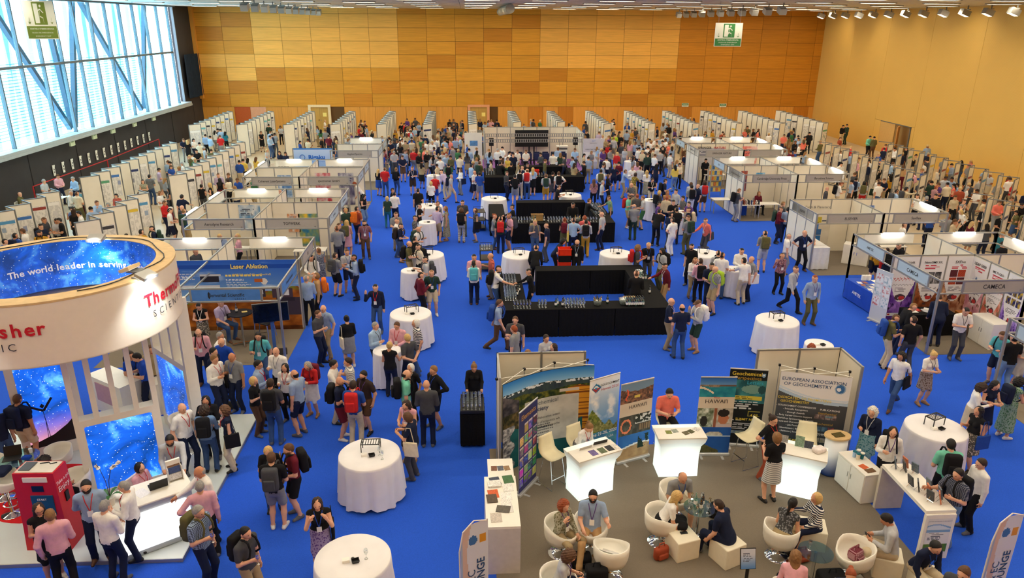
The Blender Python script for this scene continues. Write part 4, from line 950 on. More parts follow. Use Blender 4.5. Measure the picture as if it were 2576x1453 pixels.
# --- corner stand of the ion probe maker
yf, ym, yr = 19.75, 22.3, 24.95
S = stand('corner stand with printed instrument panels and ion probe fascia')
rail_run(S, (R0, yf), (R1, yf)); fascia(S, (R0, yf), (R1, yf), 'CAMECA', '21', frac=(.26, .95), size=.19); rail_run(S, (R0, ym), (R0, yf), posts=(1, 0)); fascia(S, (R0, ym), (R0, yf), 'CAMECA', '21', M_fasb, frac=(.12, .78), size=.17)
wall_run(S, (R0, ym), (R1, ym)); wall_run(S, (R1, ym), (R1, yf))
def cam_print(title, rock, seed, kind):
    def fn(u, v):
        img = canvas(u, rgb(238, 236, 238)); edge = .30+.16*((u-.5)/.5)**2*2.2
        rk = mixc(rgb(*rock[0]), rgb(*rock[1]), vnoise(u, v, 5, 8, seed, 5)*1.9-.45); rk = mixc(rk, rgb(*rock[2]), np.clip((vnoise(u, v, 9, 14, seed+3, 3)-.6)*6, 0, 1))
        img = np.where((v < edge)[..., None], rk, img)
        lines(img, u, v, .2, .85, .80, .87, 3, rgb(206, 70, 84), seed, .5); lines(img, u, v, .22, .8, .455, .53, 4, rgb(120, 118, 124), seed+1, .4)
        if kind == 'four':
            for a in (0, 1):
                for b_ in (0, 1): put(img, rect(u, v, .18+.33*a, .47+.33*a, .56+.12*b_, .67+.12*b_), mixc(rgb(60, 24, 50) if a ^ b_ else rgb(226, 84, 40), rgb(120, 50, 40), (np.sin((u*3-v*6)*30)+1)/2))
        elif kind == 'grey':
            for a in range(3): put(img, rect(u, v, .1+.28*a, .35+.28*a, .58, .76), mixc(rgb(40, 40, 44), rgb(170, 170, 170), vnoise(u, v, 12, 24, seed+a)*2-.6))
        elif kind == 'six':
            for a in range(3):
                for b_ in (0, 1): put(img, rect(u, v, .14+.27*a, .36+.27*a, .58+.13*b_, .68+.13*b_), mixc(rgb(24, 30, 110), rgb(240, 200, 60), vnoise(u, v, 10, 18, seed+a*2+b_)*2-.6))
        elif kind == 'graph': put(img, np.abs(v-.66-.03*np.sin(u*70)*np.sin(u*23)) < .008, rgb(200, 90, 90)); put(img, np.abs(v-.57-.008*np.sin(u*50)) < .004, rgb(150, 150, 156))
        else: img = np.where((((u-.5)/.3)**2+((v-.66)/.08)**2 < 1)[..., None], mixc(rgb(232, 234, 240), rgb(60, 90, 140), np.clip((vnoise(u, v, 9, 16, seed+9)-.5)*4, 0, 1)), img)
        put(img, (((u-.48)/.22)**2+((v-.375)/.05)**2 < 1) & (vnoise(u, v, 8, 16, seed+5) > .45), rgb(84, 62, 70)); put(img, (((u-.55)/.12)**2+((v-.365)/.03)**2 < 1), rgb(196, 58, 60))
        put(img, rect(u, v, .1, .6, .08, .125), rgb(240, 240, 240)); put(img, rect(u, v, .12, .2, .09, .115), rgb(200, 40, 50))
        return img
    return fn
ROCKS = [((70, 30, 130), (180, 130, 220), (30, 14, 60)), ((110, 52, 26), (196, 120, 70), (50, 46, 60)), ((150, 90, 60), (232, 190, 150), (90, 40, 20)), ((190, 110, 130), (240, 200, 210), (110, 60, 40)), ((200, 90, 70), (246, 214, 200), (70, 90, 50)), ((120, 80, 200), (226, 210, 244), (60, 30, 120))]
for k, (tt, kd) in enumerate((('IMS 1300-HR', 'graph'), ('NanoSIMS 50L', 'grey'), ('SXFive', 'four'), ('LEAP 5000', 'blob'), ('IMS 7f-GEO', 'graph'), ('IMS 1280', 'six'))):
    wdt = (R1-R0)/3 if k < 3 else (ym-yf)/3
    M = TR(R0+(k+.5)*wdt, ym-.03, .06) if k < 3 else TR(R1-.03, ym-(k-3+.5)*wdt, .06, -PI/2)
    q = sheet('printed_panel', wdt-.06, 2.28, 44, 110, cam_print(tt, ROCKS[k], 20+k*3, kd), S, M)
    text(tt, .13 if len(tt) < 10 else .105, M_ink, S, (M.translation.x+(0 if k < 3 else -.01), M.translation.y-(.01 if k < 3 else 0), 2.14), rz=0 if k < 3 else -PI/2, bold=.012)
    text('CAMECA', .075, M_ink, S, (M.translation.x+(.05 if k < 3 else -.012), M.translation.y-(.012 if k < 3 else -.05), .29), rz=0 if k < 3 else -PI/2, bold=.01)
S = stand('stand of the blue-clothed table with open rails behind the ion probe panels')
rail_run(S, (R0, yr), (R0, ym), posts=(1, 0)); fascia(S, (R0, yr), (R0, ym), 'AMETEK', '', M_fasb, frac=(.12, .8), size=.13); rail_run(S, (R0, yr), (R1, yr)); lamp(S, (R0, yr), (R1, yr), .15, .82)
wall_run(S, (R1, ym), (R1, yr)); rail_run(S, (R1, yr), (R2, yr)); lamp(S, (R1, yr), (R2, yr), .15, .8)
S = stand('cream panelled stand beyond the ion probe panels with purple-tinted light')
wall_run(S, (R1, ym), (R2, ym)); rail_run(S, (R2, yr), (R2, yf), posts=(1, 1)); lamp(S, (R2, yr), (R2, ym), .15, .95, bright=(.35, .75)); rail_run(S, (R1, yf), (R2, yf))
S = stand('open rail stand in front of the ion probe corner by the blue table')
rail_run(S, (R0, 16.8), (R2, 16.8)); rail_run(S, (R0, 16.8), (R0, 14.1), posts=(0, 1)); fascia(S, (R0, 16.8), (R0, 14.1), 'vida', '', M_fasb, frac=(.12, .8))
# --- loose name banner of the x-ray firm
S = stand('blue and white x-ray firm banner wall beside the applied spectroscopy stand')
wall_run(S, (-10.5, 45.0), (-8.2, 45.0)); sheet('printed_banner', 2.3, 1.5, 60, 40, lambda u, v: np.where((v > .96)[..., None], np.array(rgb(40, 120, 200)), mixc(rgb(120, 170, 226), rgb(196, 214, 236), v+.2*u)), S, TR(-9.3, 44.95, .9))
text('Rigaku', .34, mat('letter_blue', rgb(24, 104, 196), .5, var=0), S, (-9.1, 44.93, 1.86), bold=.03, sx=1.1)
B('logo_ring', MB().lathe([(.14, -.01), (.17, -.01), (.17, .01), (.14, .01)], 16, Matrix.Translation((-9.95, 44.93, 1.86)) @ Matrix.Rotation(PI/2, 4, 'X'), cap=False), MATS['letter_blue'], S)
text('Leading With Innovation', .1, MATS['letter_blue'], S, (-9.1, 44.93, 1.6))

# ================================================================== talk theatre
S = stand('white talk theatre shell with perforated front truss and black screen', 'talk_theatre')
wall_run(S, (1.24, 54.5), (8.1, 54.5)); wall_run(S, (8.1, 54.5), (8.1, 50.8)); wall_run(S, (1.24, 54.5), (1.24, 52.2))
def truss(o, a, b, z, n):
    a, b = Vector((*a, z)), Vector((*b, z)); B('truss_rail', MB().bar(a+Vector((0, 0, .1)), b+Vector((0, 0, .1)), .05, .03), M_alu, o); B('truss_rail', MB().bar(a-Vector((0, 0, .1)), b-Vector((0, 0, .1)), .05, .03), M_alu, o); w = MB()
    for k in range(n+1): p = a+(b-a)*(k/n); w.box(p.x-.035, p.x+.035, p.y-.02, p.y+.02, z-.1, z+.1)
    q = B('truss_web', w, M_alu, o); q['kind'] = 'stuff'
truss(S, (1.24, 51.0), (8.1, 51.0), 2.28, 44); truss(S, (1.24, 51.0), (8.1, 51.0), 1.9, 44)
for x in (1.24, 8.1): B('post', bx(x-.05, x+.05, 50.95, 51.05, 0, 2.4), M_alu, S)
scr = thing('presentation_screen', 'large black presentation screen on twin dark legs in the talk theatre', 'screen', (4.75, 54.0, 0))
B('screen_panel', bx(-1.22, 1.22, -.05, .05, 1.02, 2.22), M_black, scr)
for x in (-.18, .18): B('leg', bx(x-.05, x+.05, -.03, .03, 0, 1.3), M_black, scr)
B('foot', bx(-.5, .5, -.25, .25, 0, .03), M_black, scr)
def pa(x, y, lab):
    o = thing('speaker_stand', lab, 'speaker', (x, y, 0))
    B('pole', MB().cyl((0, 0), .025, .5, 1.5), M_black, o); B('speaker_box', bx(-.16, .16, -.15, .15, 1.5, 2.02), M_black, o)
    for k in range(3): a = k*2*PI/3+.5; B('leg', MB().tube([(0, 0, .75), (.5*math.cos(a), .5*math.sin(a), .02)], .018, 5), M_black, o)
pa(1.7, 51.5, 'black loudspeaker on tripod by the theatre side wall near the salmon door'); pa(7.65, 51.7, 'black loudspeaker on tripod beside the theatre programme board')
lt = thing('lectern', 'white lectern with dark band and microphone in the talk theatre', 'lectern', (6.95, 53.5, 0))
B('body', MB().rbox(-.36, .36, -.2, .2, 0, 1.1, .04), M_white, lt); B('dark_band', bx(-.365, .365, -.206, -.2, .92, 1.0), M_black, lt); B('top', MB().box(-.42, .42, -.28, .25, 1.1, 1.16), M_white, lt); B('microphone', MB().tube([(-.2, 0, 1.16), (-.22, -.05, 1.5), (-.24, -.2, 1.62)], .012, 5), M_black, lt)
M_navyseat = mat('navy_seat', rgb(28, 36, 74), .8)
k = 0
for j, yy in enumerate((52.6, 51.9)):
    for i in range(8):
        xx = 2.5+i*.62
        c = thing('theatre_chair', 'navy upholstered chair in the talk theatre rows', 'chair', (xx, yy, 0), 0, 'navy theatre chairs')
        B('seat', MB().rbox(-.22, .22, -.2, .22, .42, .5, .04), M_navyseat, c); B('backrest', MB().rbox(-.22, .22, -.25, -.19, .5, .92, .03), M_navyseat, c)
        for lx in (-.19, .19):
            for ly in (-.18, .18): B('leg', bx(lx-.015, lx+.015, ly-.015, ly+.015, 0, .42), M_black, c)
pb = thing('programme_board', 'pale grey theatre programme board with printed heading', 'board', (8.75, 50.6, 0))
B('panel', bx(-.7, .7, -.03, .03, .0, 2.1), mat('board_lilac', rgb(206, 204, 212), .6), pb); B('sheet', bx(-.66, .72, -.04, -.03, .5, 1.15), M_paper, pb)
text('FLASH TALK THEATRE 2', .1, M_ink, pb, (0, -.045, 1.35), bold=.01); text('Programme', .08, M_ink, pb, (0, -.045, 1.2)); text('GOLDSCHMIDT', .07, M_ink, pb, (0, -.045, 1.78)); text('2019', .12, MATS['letter_blue'], pb, (0, -.045, 1.93))
wb = thing('notice_board', 'white free-standing notice board left of the talk theatre shell'.replace(' left of', ' at the edge of'), 'board', (.45, 51.8, 0))
B('panel', bx(-.62, .62, -.03, .03, .05, 2.35), M_board, wb); B('blue_sheet', bx(-.25, .3, -.04, -.03, 1.45, 1.8), mat('sheet_blue', rgb(90, 140, 190), .6, var=.3, scale=9), wb); B('sheet', bx(-.5, -.25, -.04, -.03, 1.0, 1.25), M_paper, wb)
# ================================================================== ringed reception stand
M_ply = mat('plywood_edge', rgb(216, 184, 132), .6, var=.12, scale=5); M_ringw = mat('ring_skin', rgb(236, 222, 202), .45, var=.02)
M_plat = mat('platform_white', rgb(206, 214, 212), .18, var=.03, scale=1.5)
def galaxy(name, low=False, emis=.35):
    """night sky print: deep blue, a milky band of cloud and scattered stars"""
    m = bpy.data.materials.new(name); nt, b = nodes(m); tc = N(nt, 'ShaderNodeTexCoord'); sp = N(nt, 'ShaderNodeSeparateXYZ'); L(nt, tc.outputs['Object'], sp.inputs[0])
    nz = N(nt, 'ShaderNodeTexNoise', i_Scale=1.5, i_Detail=7.0, i_Roughness=.62, i_Distortion=.6); L(nt, tc.outputs['Object'], nz.inputs['Vector'])
    r = N(nt, 'ShaderNodeValToRGB'); e = r.color_ramp.elements; e[0].position = .36; e[0].color = (*lin(rgb(6, 58, 132)), 1); e[1].position = .74; e[1].color = (*lin(rgb(120, 214, 255)), 1)
    k = r.color_ramp.elements.new(.55); k.color = (*lin(rgb(14, 92, 214)), 1); L(nt, nz.outputs[0], r.inputs[0])
    vo = N(nt, 'ShaderNodeTexVoronoi', i_Scale=17.0); L(nt, tc.outputs['Object'], vo.inputs['Vector']); st = N(nt, 'ShaderNodeMath', operation='LESS_THAN', i_1=.13); L(nt, vo.outputs['Distance'], st.inputs[0])
    mx = N(nt, 'ShaderNodeMix', data_type='RGBA'); L(nt, st.outputs[0], mx.inputs[0]); L(nt, r.outputs[0], mx.inputs[6]); mx.inputs[7].default_value = (1, 1, 1, 1); out = mx.outputs[2]
    if low:
        g = N(nt, 'ShaderNodeMapRange', i_1=.2, i_2=1.15, i_3=1.0, i_4=0.0); L(nt, sp.outputs[2], g.inputs[0])
        rr = N(nt, 'ShaderNodeValToRGB'); q = rr.color_ramp.elements; q[0].color = (*lin(rgb(96, 70, 196)), 1); q[1].color = (*lin(rgb(255, 170, 120)), 1); L(nt, g.outputs[0], rr.inputs[0])
        m2 = N(nt, 'ShaderNodeMix', data_type='RGBA'); L(nt, g.outputs[0], m2.inputs[0]); L(nt, out, m2.inputs[6]); L(nt, rr.outputs[0], m2.inputs[7]); out = m2.outputs[2]
    L(nt, out, b.inputs['Base Color']); L(nt, out, b.inputs['Emission Color']); b.inputs['Emission Strength'].default_value = emis; b.inputs['Roughness'].default_value = .35
    return m
G1, G2, G3 = galaxy('galaxy_ring', emis=.3), galaxy('galaxy_panel', emis=1.3), galaxy('galaxy_dawn', True, 1.3)
PZ = .08
pl = thing('stand_platform', 'glossy pale platform under the ringed reception stand', 'platform', (0, 0, 0))
B('deck', MB().box(-14, -5.45, 11.5, 16.9, .0065, PZ), M_plat, pl); B('edge_trim', MB().box(-14, -5.43, 11.48, 11.5, 0, PZ+.004).box(-5.45, -5.43, 11.5, 16.9, 0, PZ+.004), M_alu, pl)
tag(B('floor_disc', MB().lathe([(1.05, PZ), (1.05, PZ+.006)], 40, Matrix.Translation((-9.05, 13.75, 0))), M_red), 'round red carpet disc on the platform by the white stools', 'carpet')
CX, CY, RO, RI, ZB_, ZT = -8.2, 14.2, 2.2, 1.87, 3.8, 5.0
ring = thing('overhead_ring', 'big beige ring fascia with starry blue inside over the reception stand', 'ring fascia', (CX, CY, 0))
def band(r, z0, z1, n=72, flip=False):
    mb = MB(); mb.smooth = True; rg = [[(r*math.cos(2*PI*k/n), r*math.sin(2*PI*k/n), z) for k in range(n)] for z in ((z1, z0) if flip else (z0, z1))]
    return mb.loft(rg, False)
B('outer_skin', band(RO+.03, ZB_, ZT).add([], []), M_ringw, ring)
o = B('inner_print', band(RI-.012, ZB_+.15, ZT-.01, flip=True), G1, ring)
B('plywood_rim', MB().lathe([(RI, ZT-.04), (RI, ZT), (RO+.035, ZT), (RO+.035, ZT-.04)], 72, cap=False), M_ply, ring)
B('soffit', MB().lathe([(RO+.03, ZB_), (RO+.03, ZB_+.02), (.05, ZB_+.02), (.05, ZB_)], 72, cap=False), M_ringw, ring)
def arc_text(s, R, a0, z, size, m, inside=False, sp=.62, bold=.02):
    """letters set one by one round the ring, a0 is the angle of the first"""
    a = a0; wide = dict(m=1.35, w=1.3, i=.45, l=.45, t=.62, r=.7, f=.6, T=.95, M=1.3, I=.5, W=1.4, j=.5); wide[' '] = .6
    for ch in s:
        w = wide.get(ch, 1.0)*sp*size
        da = w/R/2; a += -da if inside else da
        if ch != ' ':
            rr = R-.02 if inside else R+.02
            text(ch, size, m, ring, (rr*math.cos(a), rr*math.sin(a), z), rz=(a-PI/2) if inside else (a+PI/2), bold=bold, name='letter')
        a += -da if inside else da
    return a
M_lred = mat('letter_red', rgb(196, 24, 40), .5, var=0)
for base in (math.radians(-23), math.radians(-124)):
    e = arc_text('ThermoFisher', RO+.03, base, 4.52, .34, M_lred, sp=.58, bold=.025); arc_text('SCIENTIFIC', RO+.03, base+.04, 4.22, .2, mat('letter_charcoal', rgb(60, 60, 64), .5, var=0), sp=.98, bold=.0)
arc_text('The world leader in serving science', RI, math.radians(146), 4.42, .2, M_lw, inside=True, sp=.54, bold=.02)
arc_text('Thermo', RI, math.radians(190), 4.6, .3, M_lw, inside=True, sp=.56, bold=.03); arc_text('Scientific', RI, math.radians(176), 4.28, .13, M_lw, inside=True, sp=.56)
cb = MB(); cb.smooth = True
for ph, aa in ((0, 0), (1, .25)):
    cb.tube([((RI+.12+.06*math.sin(k*.9+ph)+(RO-RI-.2)*aa)*math.cos(t), (RI+.12+.06*math.sin(k*.9+ph)+(RO-RI-.2)*aa)*math.sin(t), ZT+.015) for k, t in enumerate(np.linspace(-.9, 4.6, 46))], .011, 5)
    if ph == 0: break
B('power_cable', cb, M_black, ring)
def flood(a, out, lit, nm='floodlight'):
    r_ = RO+.12 if out else RI-.12
    f = thing(nm, None, 'floodlight', (CX+r_*math.cos(a), CY+r_*math.sin(a), ZT), a+(PI/2 if out else -PI/2))
    B('bracket', MB().box(-.12, .12, -.02, .22, .0, .03), M_alud, f); B('housing', MB().box(-.17, .17, -.12, .12, .04, .1, Matrix.Rotation(.35, 4, 'X')), M_ply if not lit else M_alu, f)
    B('lens', MB().box(-.15, .15, -.1, .1, .025, .04, Matrix.Rotation(.35, 4, 'X')), emit('flood_lens', rgb(240, 252, 255), 30) if lit else M_white, f)
    return f
f = flood(math.radians(88), False, True); f['label'] = 'lit floodlight clamped inside the far rim of the big ring'
f = flood(math.radians(-14), False, False); f['label'] = 'floodlight clamped inside the ring rim above the starry lettering'
f = flood(math.radians(-22), True, True); f['label'] = 'floodlight clamped outside the ring rim above the red logo'
for a, out, e in ((88, False, 60), (-22, True, 60), (-108, True, 45)):
    l = bpy.data.lights.new('ring_flood', 'SPOT'); l.energy = e*3.2; l.color = (.9, .97, 1); l.spot_size = 1.5; l.spot_blend = .7; l.shadow_soft_size = .12
    lo = bpy.data.objects.new('ring_flood', l); COL.objects.link(lo); t = math.radians(a); r_ = RO+.42 if out else RI-.38
    lo.location = (CX+r_*math.cos(t), CY+r_*math.sin(t), ZT+.12); lo.rotation_euler = Vector((math.cos(t)*(.35 if out else -.35)*-1, math.sin(t)*(.35 if out else -.35)*-1, -1)).to_track_quat('-Z', 'Y').to_euler()
def display_wall(p, q, lab, gm, pz0, pz1, zt, slats, figure=False, margin=.16, depth=.26):
    p, q = Vector((*p, 0)), Vector((*q, 0)); d = q-p; ln = d.length; w = thing('starry_display', lab, 'display wall', (p.x, p.y, PZ), math.atan2(d.y, d.x))
    fr = MB().box(-margin, 0, 0, depth, 0, zt).box(ln, ln+margin, 0, depth, 0, zt).box(0, ln, 0, depth, 0, pz0).box(0, ln, 0, depth, pz1, zt).box(0, ln, .05, depth, pz0, pz1)
    B('wall_frame', fr, M_white, w)
    B('lit_picture', MB().slab([(.06, pz0), (ln-.06, pz0), (ln, pz0+.06), (ln, pz1-.06), (ln-.06, pz1), (.06, pz1), (0, pz1-.06), (0, pz0+.06)], .02, .05), gm, w)
    for k in range(slats):
        x = -margin+(ln+2*margin-.1)*k/(slats-1); B('slat', bx(x, x+.1, 0, depth, zt, ZB_-PZ), M_white, w)
    if figure:
        h = pz1-pz0; B('hill_print', MB().slab([(0, pz0), (ln, pz0), (ln, pz0+.2*h), (ln*.8, pz0+.14*h), (ln*.5, pz0+.08*h), (ln*.2, pz0+.05*h), (0, pz0+.035*h)], .012, .02), M_black, w)
        f = MB(); cx = ln*.4; z = pz0+.06*h
        f.bar((cx-.02, .014, z), (cx, .014, z+.5), .01, .07).bar((cx+.02, .014, z), (cx, .014, z+.5), .01, .06).bar((cx, .014, z+.42), (cx-.01, .014, z+.72), .01, .12).bar((cx, .014, z+.7), (cx-.24, .014, z+.86), .01, .05).bar((cx, .014, z+.7), (cx+.2, .014, z+.98), .01, .05)
        f.lathe([(.002, -.06), (.05, 0), (.002, .06)], 8, Matrix.Translation((cx-.01, .014, z+.82)) @ Matrix.Diagonal((1, .1, 1, 1))); B('figure_print', f, M_black, w)
    return w
display_wall((-7.66, 13.15), (-6.58, 13.72), 'starry lit display wall behind the reception counter', G2, .38, 1.88, 2.02, 5)
display_wall((-9.95, 14.95), (-9.12, 15.45), 'dawn-sky display wall with arms-raised silhouette print', G3, .3, 3.3, 3.45, 2, True)
display_wall((-7.55, 16.45), (-6.55, 15.45), 'starry display wall at the aisle edge of the platform', G2, .3, 1.95, 2.1, 4)
# reception counter
ct = thing('reception_counter', 'white reception counter with glowing front on the platform', 'counter', (-6.12, 12.02, PZ), math.radians(34))
B('body', MB().rbox(-.72, .72, -.3, .3, 0, 1.06, .03), mat('counter_grey', rgb(190, 200, 206), .4, var=.02), ct); B('top', MB().rbox(-.76, .76, -.34, .42, 1.06, 1.1, .015), M_white, ct)
B('lit_front', MB().slab([(-.6, .14), (.58, .14), (.64, .2), (.64, .86), (.58, .92), (-.6, .92), (-.66, .86), (-.66, .2)], -.325, -.3), emit('lit_white', rgb(255, 255, 255), 1.6), ct)
def on_counter(dx, dy, z=0): return (Matrix.Translation((-6.12, 12.02, PZ)) @ Matrix.Rotation(math.radians(34), 4, 'Z') @ Vector((dx, dy, 1.1+z)))
def laptop(loc, rz, lab, base=M_black, scr=M_black, s=1.0, keys=True):
    o = thing('laptop', lab, 'laptop', loc, rz)
    B('base', MB().rbox(-.16*s, .16*s, -.11*s, .11*s, 0, .016, .008, 2), base, o)
    if keys: B('keyboard', bx(-.14*s, .14*s, -.02*s, .085*s, .016, .018), mat('keys_dark', rgb(50, 50, 54), .6), o)
    sc_ = B('screen', MB().box(-.16*s, .16*s, 0, .008, 0, .21*s), base, o, Matrix.Translation((0, .11*s, .012)) @ Matrix.Rotation(math.radians(-18), 4, 'X')); B('display', MB().box(-.15*s, .15*s, -.002, 0, .01, .2*s), scr, sc_)
    return o
p = on_counter(.22, .12); laptop(p, math.radians(34+180), 'black laptop standing open on the reception counter')
def leaflet_rack(loc, rz, lab):
    o = thing('leaflet_rack', lab, 'rack', loc, rz); B('frame', MB().box(-.13, .13, .05, .1, 0, .42).box(-.13, -.12, -.06, .05, 0, .3).box(.12, .13, -.06, .05, 0, .3), M_white, o)
    for k in range(3): B('leaflet', MB().box(-.11, .11, 0, .01, 0, .12, Matrix.Translation((0, .04-.035*k, .29-.125*k)) @ Matrix.Rotation(-.3, 4, 'X')), mat('leaflet_%d' % (k % 3), rgb(*((120, 90, 70), (60, 80, 130), (200, 200, 204))[k % 3]), .5, var=.4, scale=40), o)
p = on_counter(.55, .1); leaflet_rack(p, math.radians(34), 'white rack of leaflets on the reception counter')
def papers(loc, rz, n, lab, w=.21, h=.297, m=None, t=.004, name='paper_sheet'):
    o = tag(B(name, MB().box(-w/2, w/2, -h/2, h/2, 0, t), m or M_paper, None, TR(*loc, rz)), lab, 'paper'); return o
p = on_counter(-.08, .05); papers(p, .9, 1, 'loose white sheet beside the laptop on the reception counter', m=mat('printed_sheet', rgb(232, 230, 232), .6, var=.15, scale=60))
pot = thing('orchid_pot', 'white orchid in a pale pot at the end of the reception counter', 'plant', on_counter(-.6, .0))
B('pot', MB().lathe([(.06, 0), (.085, .16), (.09, .17), (.075, .17)], 14), M_white, pot)
for k in range(5): a = k*1.26; B('leaf', MB().loft([[(t*.24*math.cos(a)-w*math.sin(a), t*.24*math.sin(a)+w*math.cos(a), .17+.1*math.sin(t*2.6)) for w in (-.035*math.sin(t*3+.1), .035*math.sin(t*3+.1))] for t in (0, .25, .5, .75, 1)], False, closed=False), mat('leaf_green', rgb(52, 104, 50), .5), pot)
for s in (-1, 1):
    B('stem', MB().tube([(0, 0, .17), (s*.03, .02, .5), (s*.1, .04, .75), (s*.2+.05, .04, .86)], .006, 5), mat('stem_dark', rgb(60, 50, 50), .6), pot)
    for k in range(5 if s > 0 else 2): B('blossom', MB().lathe([(.003, -.02), (.04, 0), (.003, .015)], 7, Matrix.Translation((s*.12+.035*k*s, .04+.01*(k % 2), .76+.028*k)) @ Matrix.Rotation(.6+k, 4, 'X')), M_white, pot)
# photo kiosk
kk = thing('photo_kiosk', 'tall red photo kiosk with cream top and blue start screen', 'kiosk', (-8.02, 12.12, PZ), math.radians(-2))
M_kred = mat('kiosk_red', rgb(200, 28, 38), .35, var=.03)
B('body', MB().loft([[(-.42, -.26, 0), (.42, -.26, 0), (.42, .24, 0), (-.42, .24, 0)], [(-.40, -.23, .5), (.40, -.23, .5), (.4, .23, .5), (-.4, .23, .5)], [(-.37, -.21, 1.66), (.37, -.21, 1.66), (.37, .21, 1.66), (-.37, .21, 1.66)]]), M_kred, kk)
B('top', bx(-.34, .34, -.18, .18, 1.66, 1.672), mat('kiosk_cream', rgb(226, 218, 200), .5), kk); B('tray', bx(-.3, -.1, -.13, .14, 1.672, 1.69), mat('tray_grey', rgb(90, 96, 100), .5), kk)
B('white_slot', MB().box(-.2, .24, -.225, -.205, 1.48, 1.58, Matrix.Rotation(.0, 4, 'X')), M_white, kk); B('camera_window', bx(-.07, .14, -.226, -.205, 1.28, 1.4), mat('screen_navy', rgb(20, 30, 60), .2), kk)
B('touch_screen', bx(-.12, .28, -.24, -.21, .78, 1.2), mat('screen_teal', rgb(34, 84, 120), .2), kk); text('START', .06, M_lw, kk, (.08, -.245, 1.12), bold=.01); B('speaker_slot', bx(.375, .41, -.05, .05, .95, 1.15), M_black, kk)
text('Take a pic.', .1, M_lw, kk, (.392, 0, 1.42), rz=PI/2); text('Enjoy.', .16, M_lw, kk, (.394, 0, 1.28), rz=PI/2)
clutter = B('print_leftover', MB().tube([(-8.05, 12.22, 1.755), (-7.9, 12.25, 1.76), (-7.85, 12.2, 1.755), (-7.75, 12.24, 1.757)], .012, 5), M_black); tag(clutter, 'tangled black cable lying on the kiosk top', 'cable')
# tub stools, high glass table
def tub(mb, z0, r=.30, hgt=.34, open_=1.9, n=26):
    """rounded tub seat shell: a bowl whose rim dips at the front (-y)"""
    mb.smooth = True; R_ = []
    prof = ((.02, .0), (.55, .01), (.86, .08), (.97, .35), (1.0, .7), (1.0, 1.0), (.93, 1.0), (.9, .7), (.82, .36), (.5, .30), (.02, .30))
    for rr, zz in prof:
        ring_ = []
        for k in range(n):
            a = 2*PI*k/n; fr = max(0, -math.sin(a)); dip = 1-.66*fr**1.2
            z = zz if zz <= .36 else .36+(zz-.36)*dip
            ring_.append((r*rr*math.cos(a)*(1+.0*fr), r*rr*math.sin(a)*(1+.06*fr), z0+hgt*z))
        R_.append(ring_)
    return mb.loft(R_, False)
M_tub = mat('white_leatherette', rgb(240, 236, 224), .38, var=.02)
def tub_stool(x, y, rz, lab, z=PZ):
    o = thing('tub_stool', lab, 'stool', (x, y, z), rz); B('seat_shell', tub(MB(), .62, .26, .34), M_tub, o)
    b = MB(); b.smooth = True; b.lathe([(.22, 0), (.2, .02), (.06, .05), (.03, .08), (.03, .62)], 20); B('pedestal', b, M_chrome, o); B('foot_ring', MB().tube([(.15*math.cos(t), .15*math.sin(t)-.06, .28) for t in np.linspace(0, 2*PI, 15)], .012, 5), M_chrome, o)
tub_stool(-8.75, 13.95, math.radians(20), 'white tub stool behind the red kiosk'); tub_stool(-9.35, 13.02, math.radians(70), 'white tub stool with dark jacket by the glass table')
tub_stool(-7.92, 12.98, math.radians(-20), 'white tub stool between kiosk and starry wall'); tub_stool(-6.66, 15.15, math.radians(30), 'white tub stool beside the aisle display wall'); tub_stool(-9.85, 13.6, math.radians(110), 'white tub stool at the platform glass table')
tag(B('draped_jacket', MB().rbox(-9.5, -9.25, 12.9, 13.25, 1.0, 1.12, .06, 3), cloth('navy')), 'navy jacket left on a white tub stool', 'jacket')
gt = thing('glass_table', 'round glass bar table with red stem on the platform', 'table', (-9.3, 13.55, PZ)); 
B('glass_top', MB().lathe([(.36, .98), (.36, .995)], 28), glassy('table_glass', (.8, .92, .92), .2), gt); B('stem', MB().cyl((0, 0), .03, .03, .98), mat('stem_red', rgb(200, 50, 56), .3), gt); B('base', MB().lathe([(.24, 0), (.22, .02), (.03, .06)], 24), M_chrome, gt)
laptop((-9.42, 13.5, PZ+.995), .3, 'closed black laptop lying on the platform glass table', keys=False); tag(B('baseball_cap', MB().rbox(-9.2, -9.02, 13.4, 13.55, PZ+.995, PZ+1.07, .05, 3), cloth('royal')), 'blue cap lying on the platform glass table', 'cap')
tag(B('paper_cup', MB().lathe([(.028, PZ+.995), (.038, PZ+1.09)], 12, Matrix.Translation((-9.16, 13.72, 0))), M_paper), 'white paper cup on the platform glass table', 'cup')
cbn = thing('white_cabinet', 'white cabinet counter with pinkish screen behind the ringed stand', 'cabinet', (-9.1, 17.4, 0), math.radians(-35)); B('body', bx(-.7, .7, -.3, .3, 0, .95), M_white, cbn); B('screen', bx(-.4, .3, -.32, -.3, .35, .85), mat('pinkish_screen', rgb(190, 150, 164), .4), cbn); B('top', bx(-.72, .72, -.32, .32, .95, .98), M_white, cbn)
cb2 = thing('white_cabinet', 'plain white cabinet counter on the blue carpet behind the ring', 'cabinet', (-8.2, 17.6, 0), math.radians(-35)); B('body', bx(-.5, .5, -.3, .3, 0, .85), M_white, cb2); B('top', bx(-.52, .52, -.32, .32, .85, .88), M_white, cb2)
cb3 = thing('plant_stand', 'dark round stand with small bottles beside the platform edge', 'table', (-6.25, 17.5, 0)); B('top', MB().lathe([(.28, .9), (.28, .93)], 20), M_black, cb3); B('stem', MB().cyl((0, 0), .03, .02, .9), M_black, cb3); B('base', MB().lathe([(.22, 0), (.22, .02)], 20), M_black, cb3)
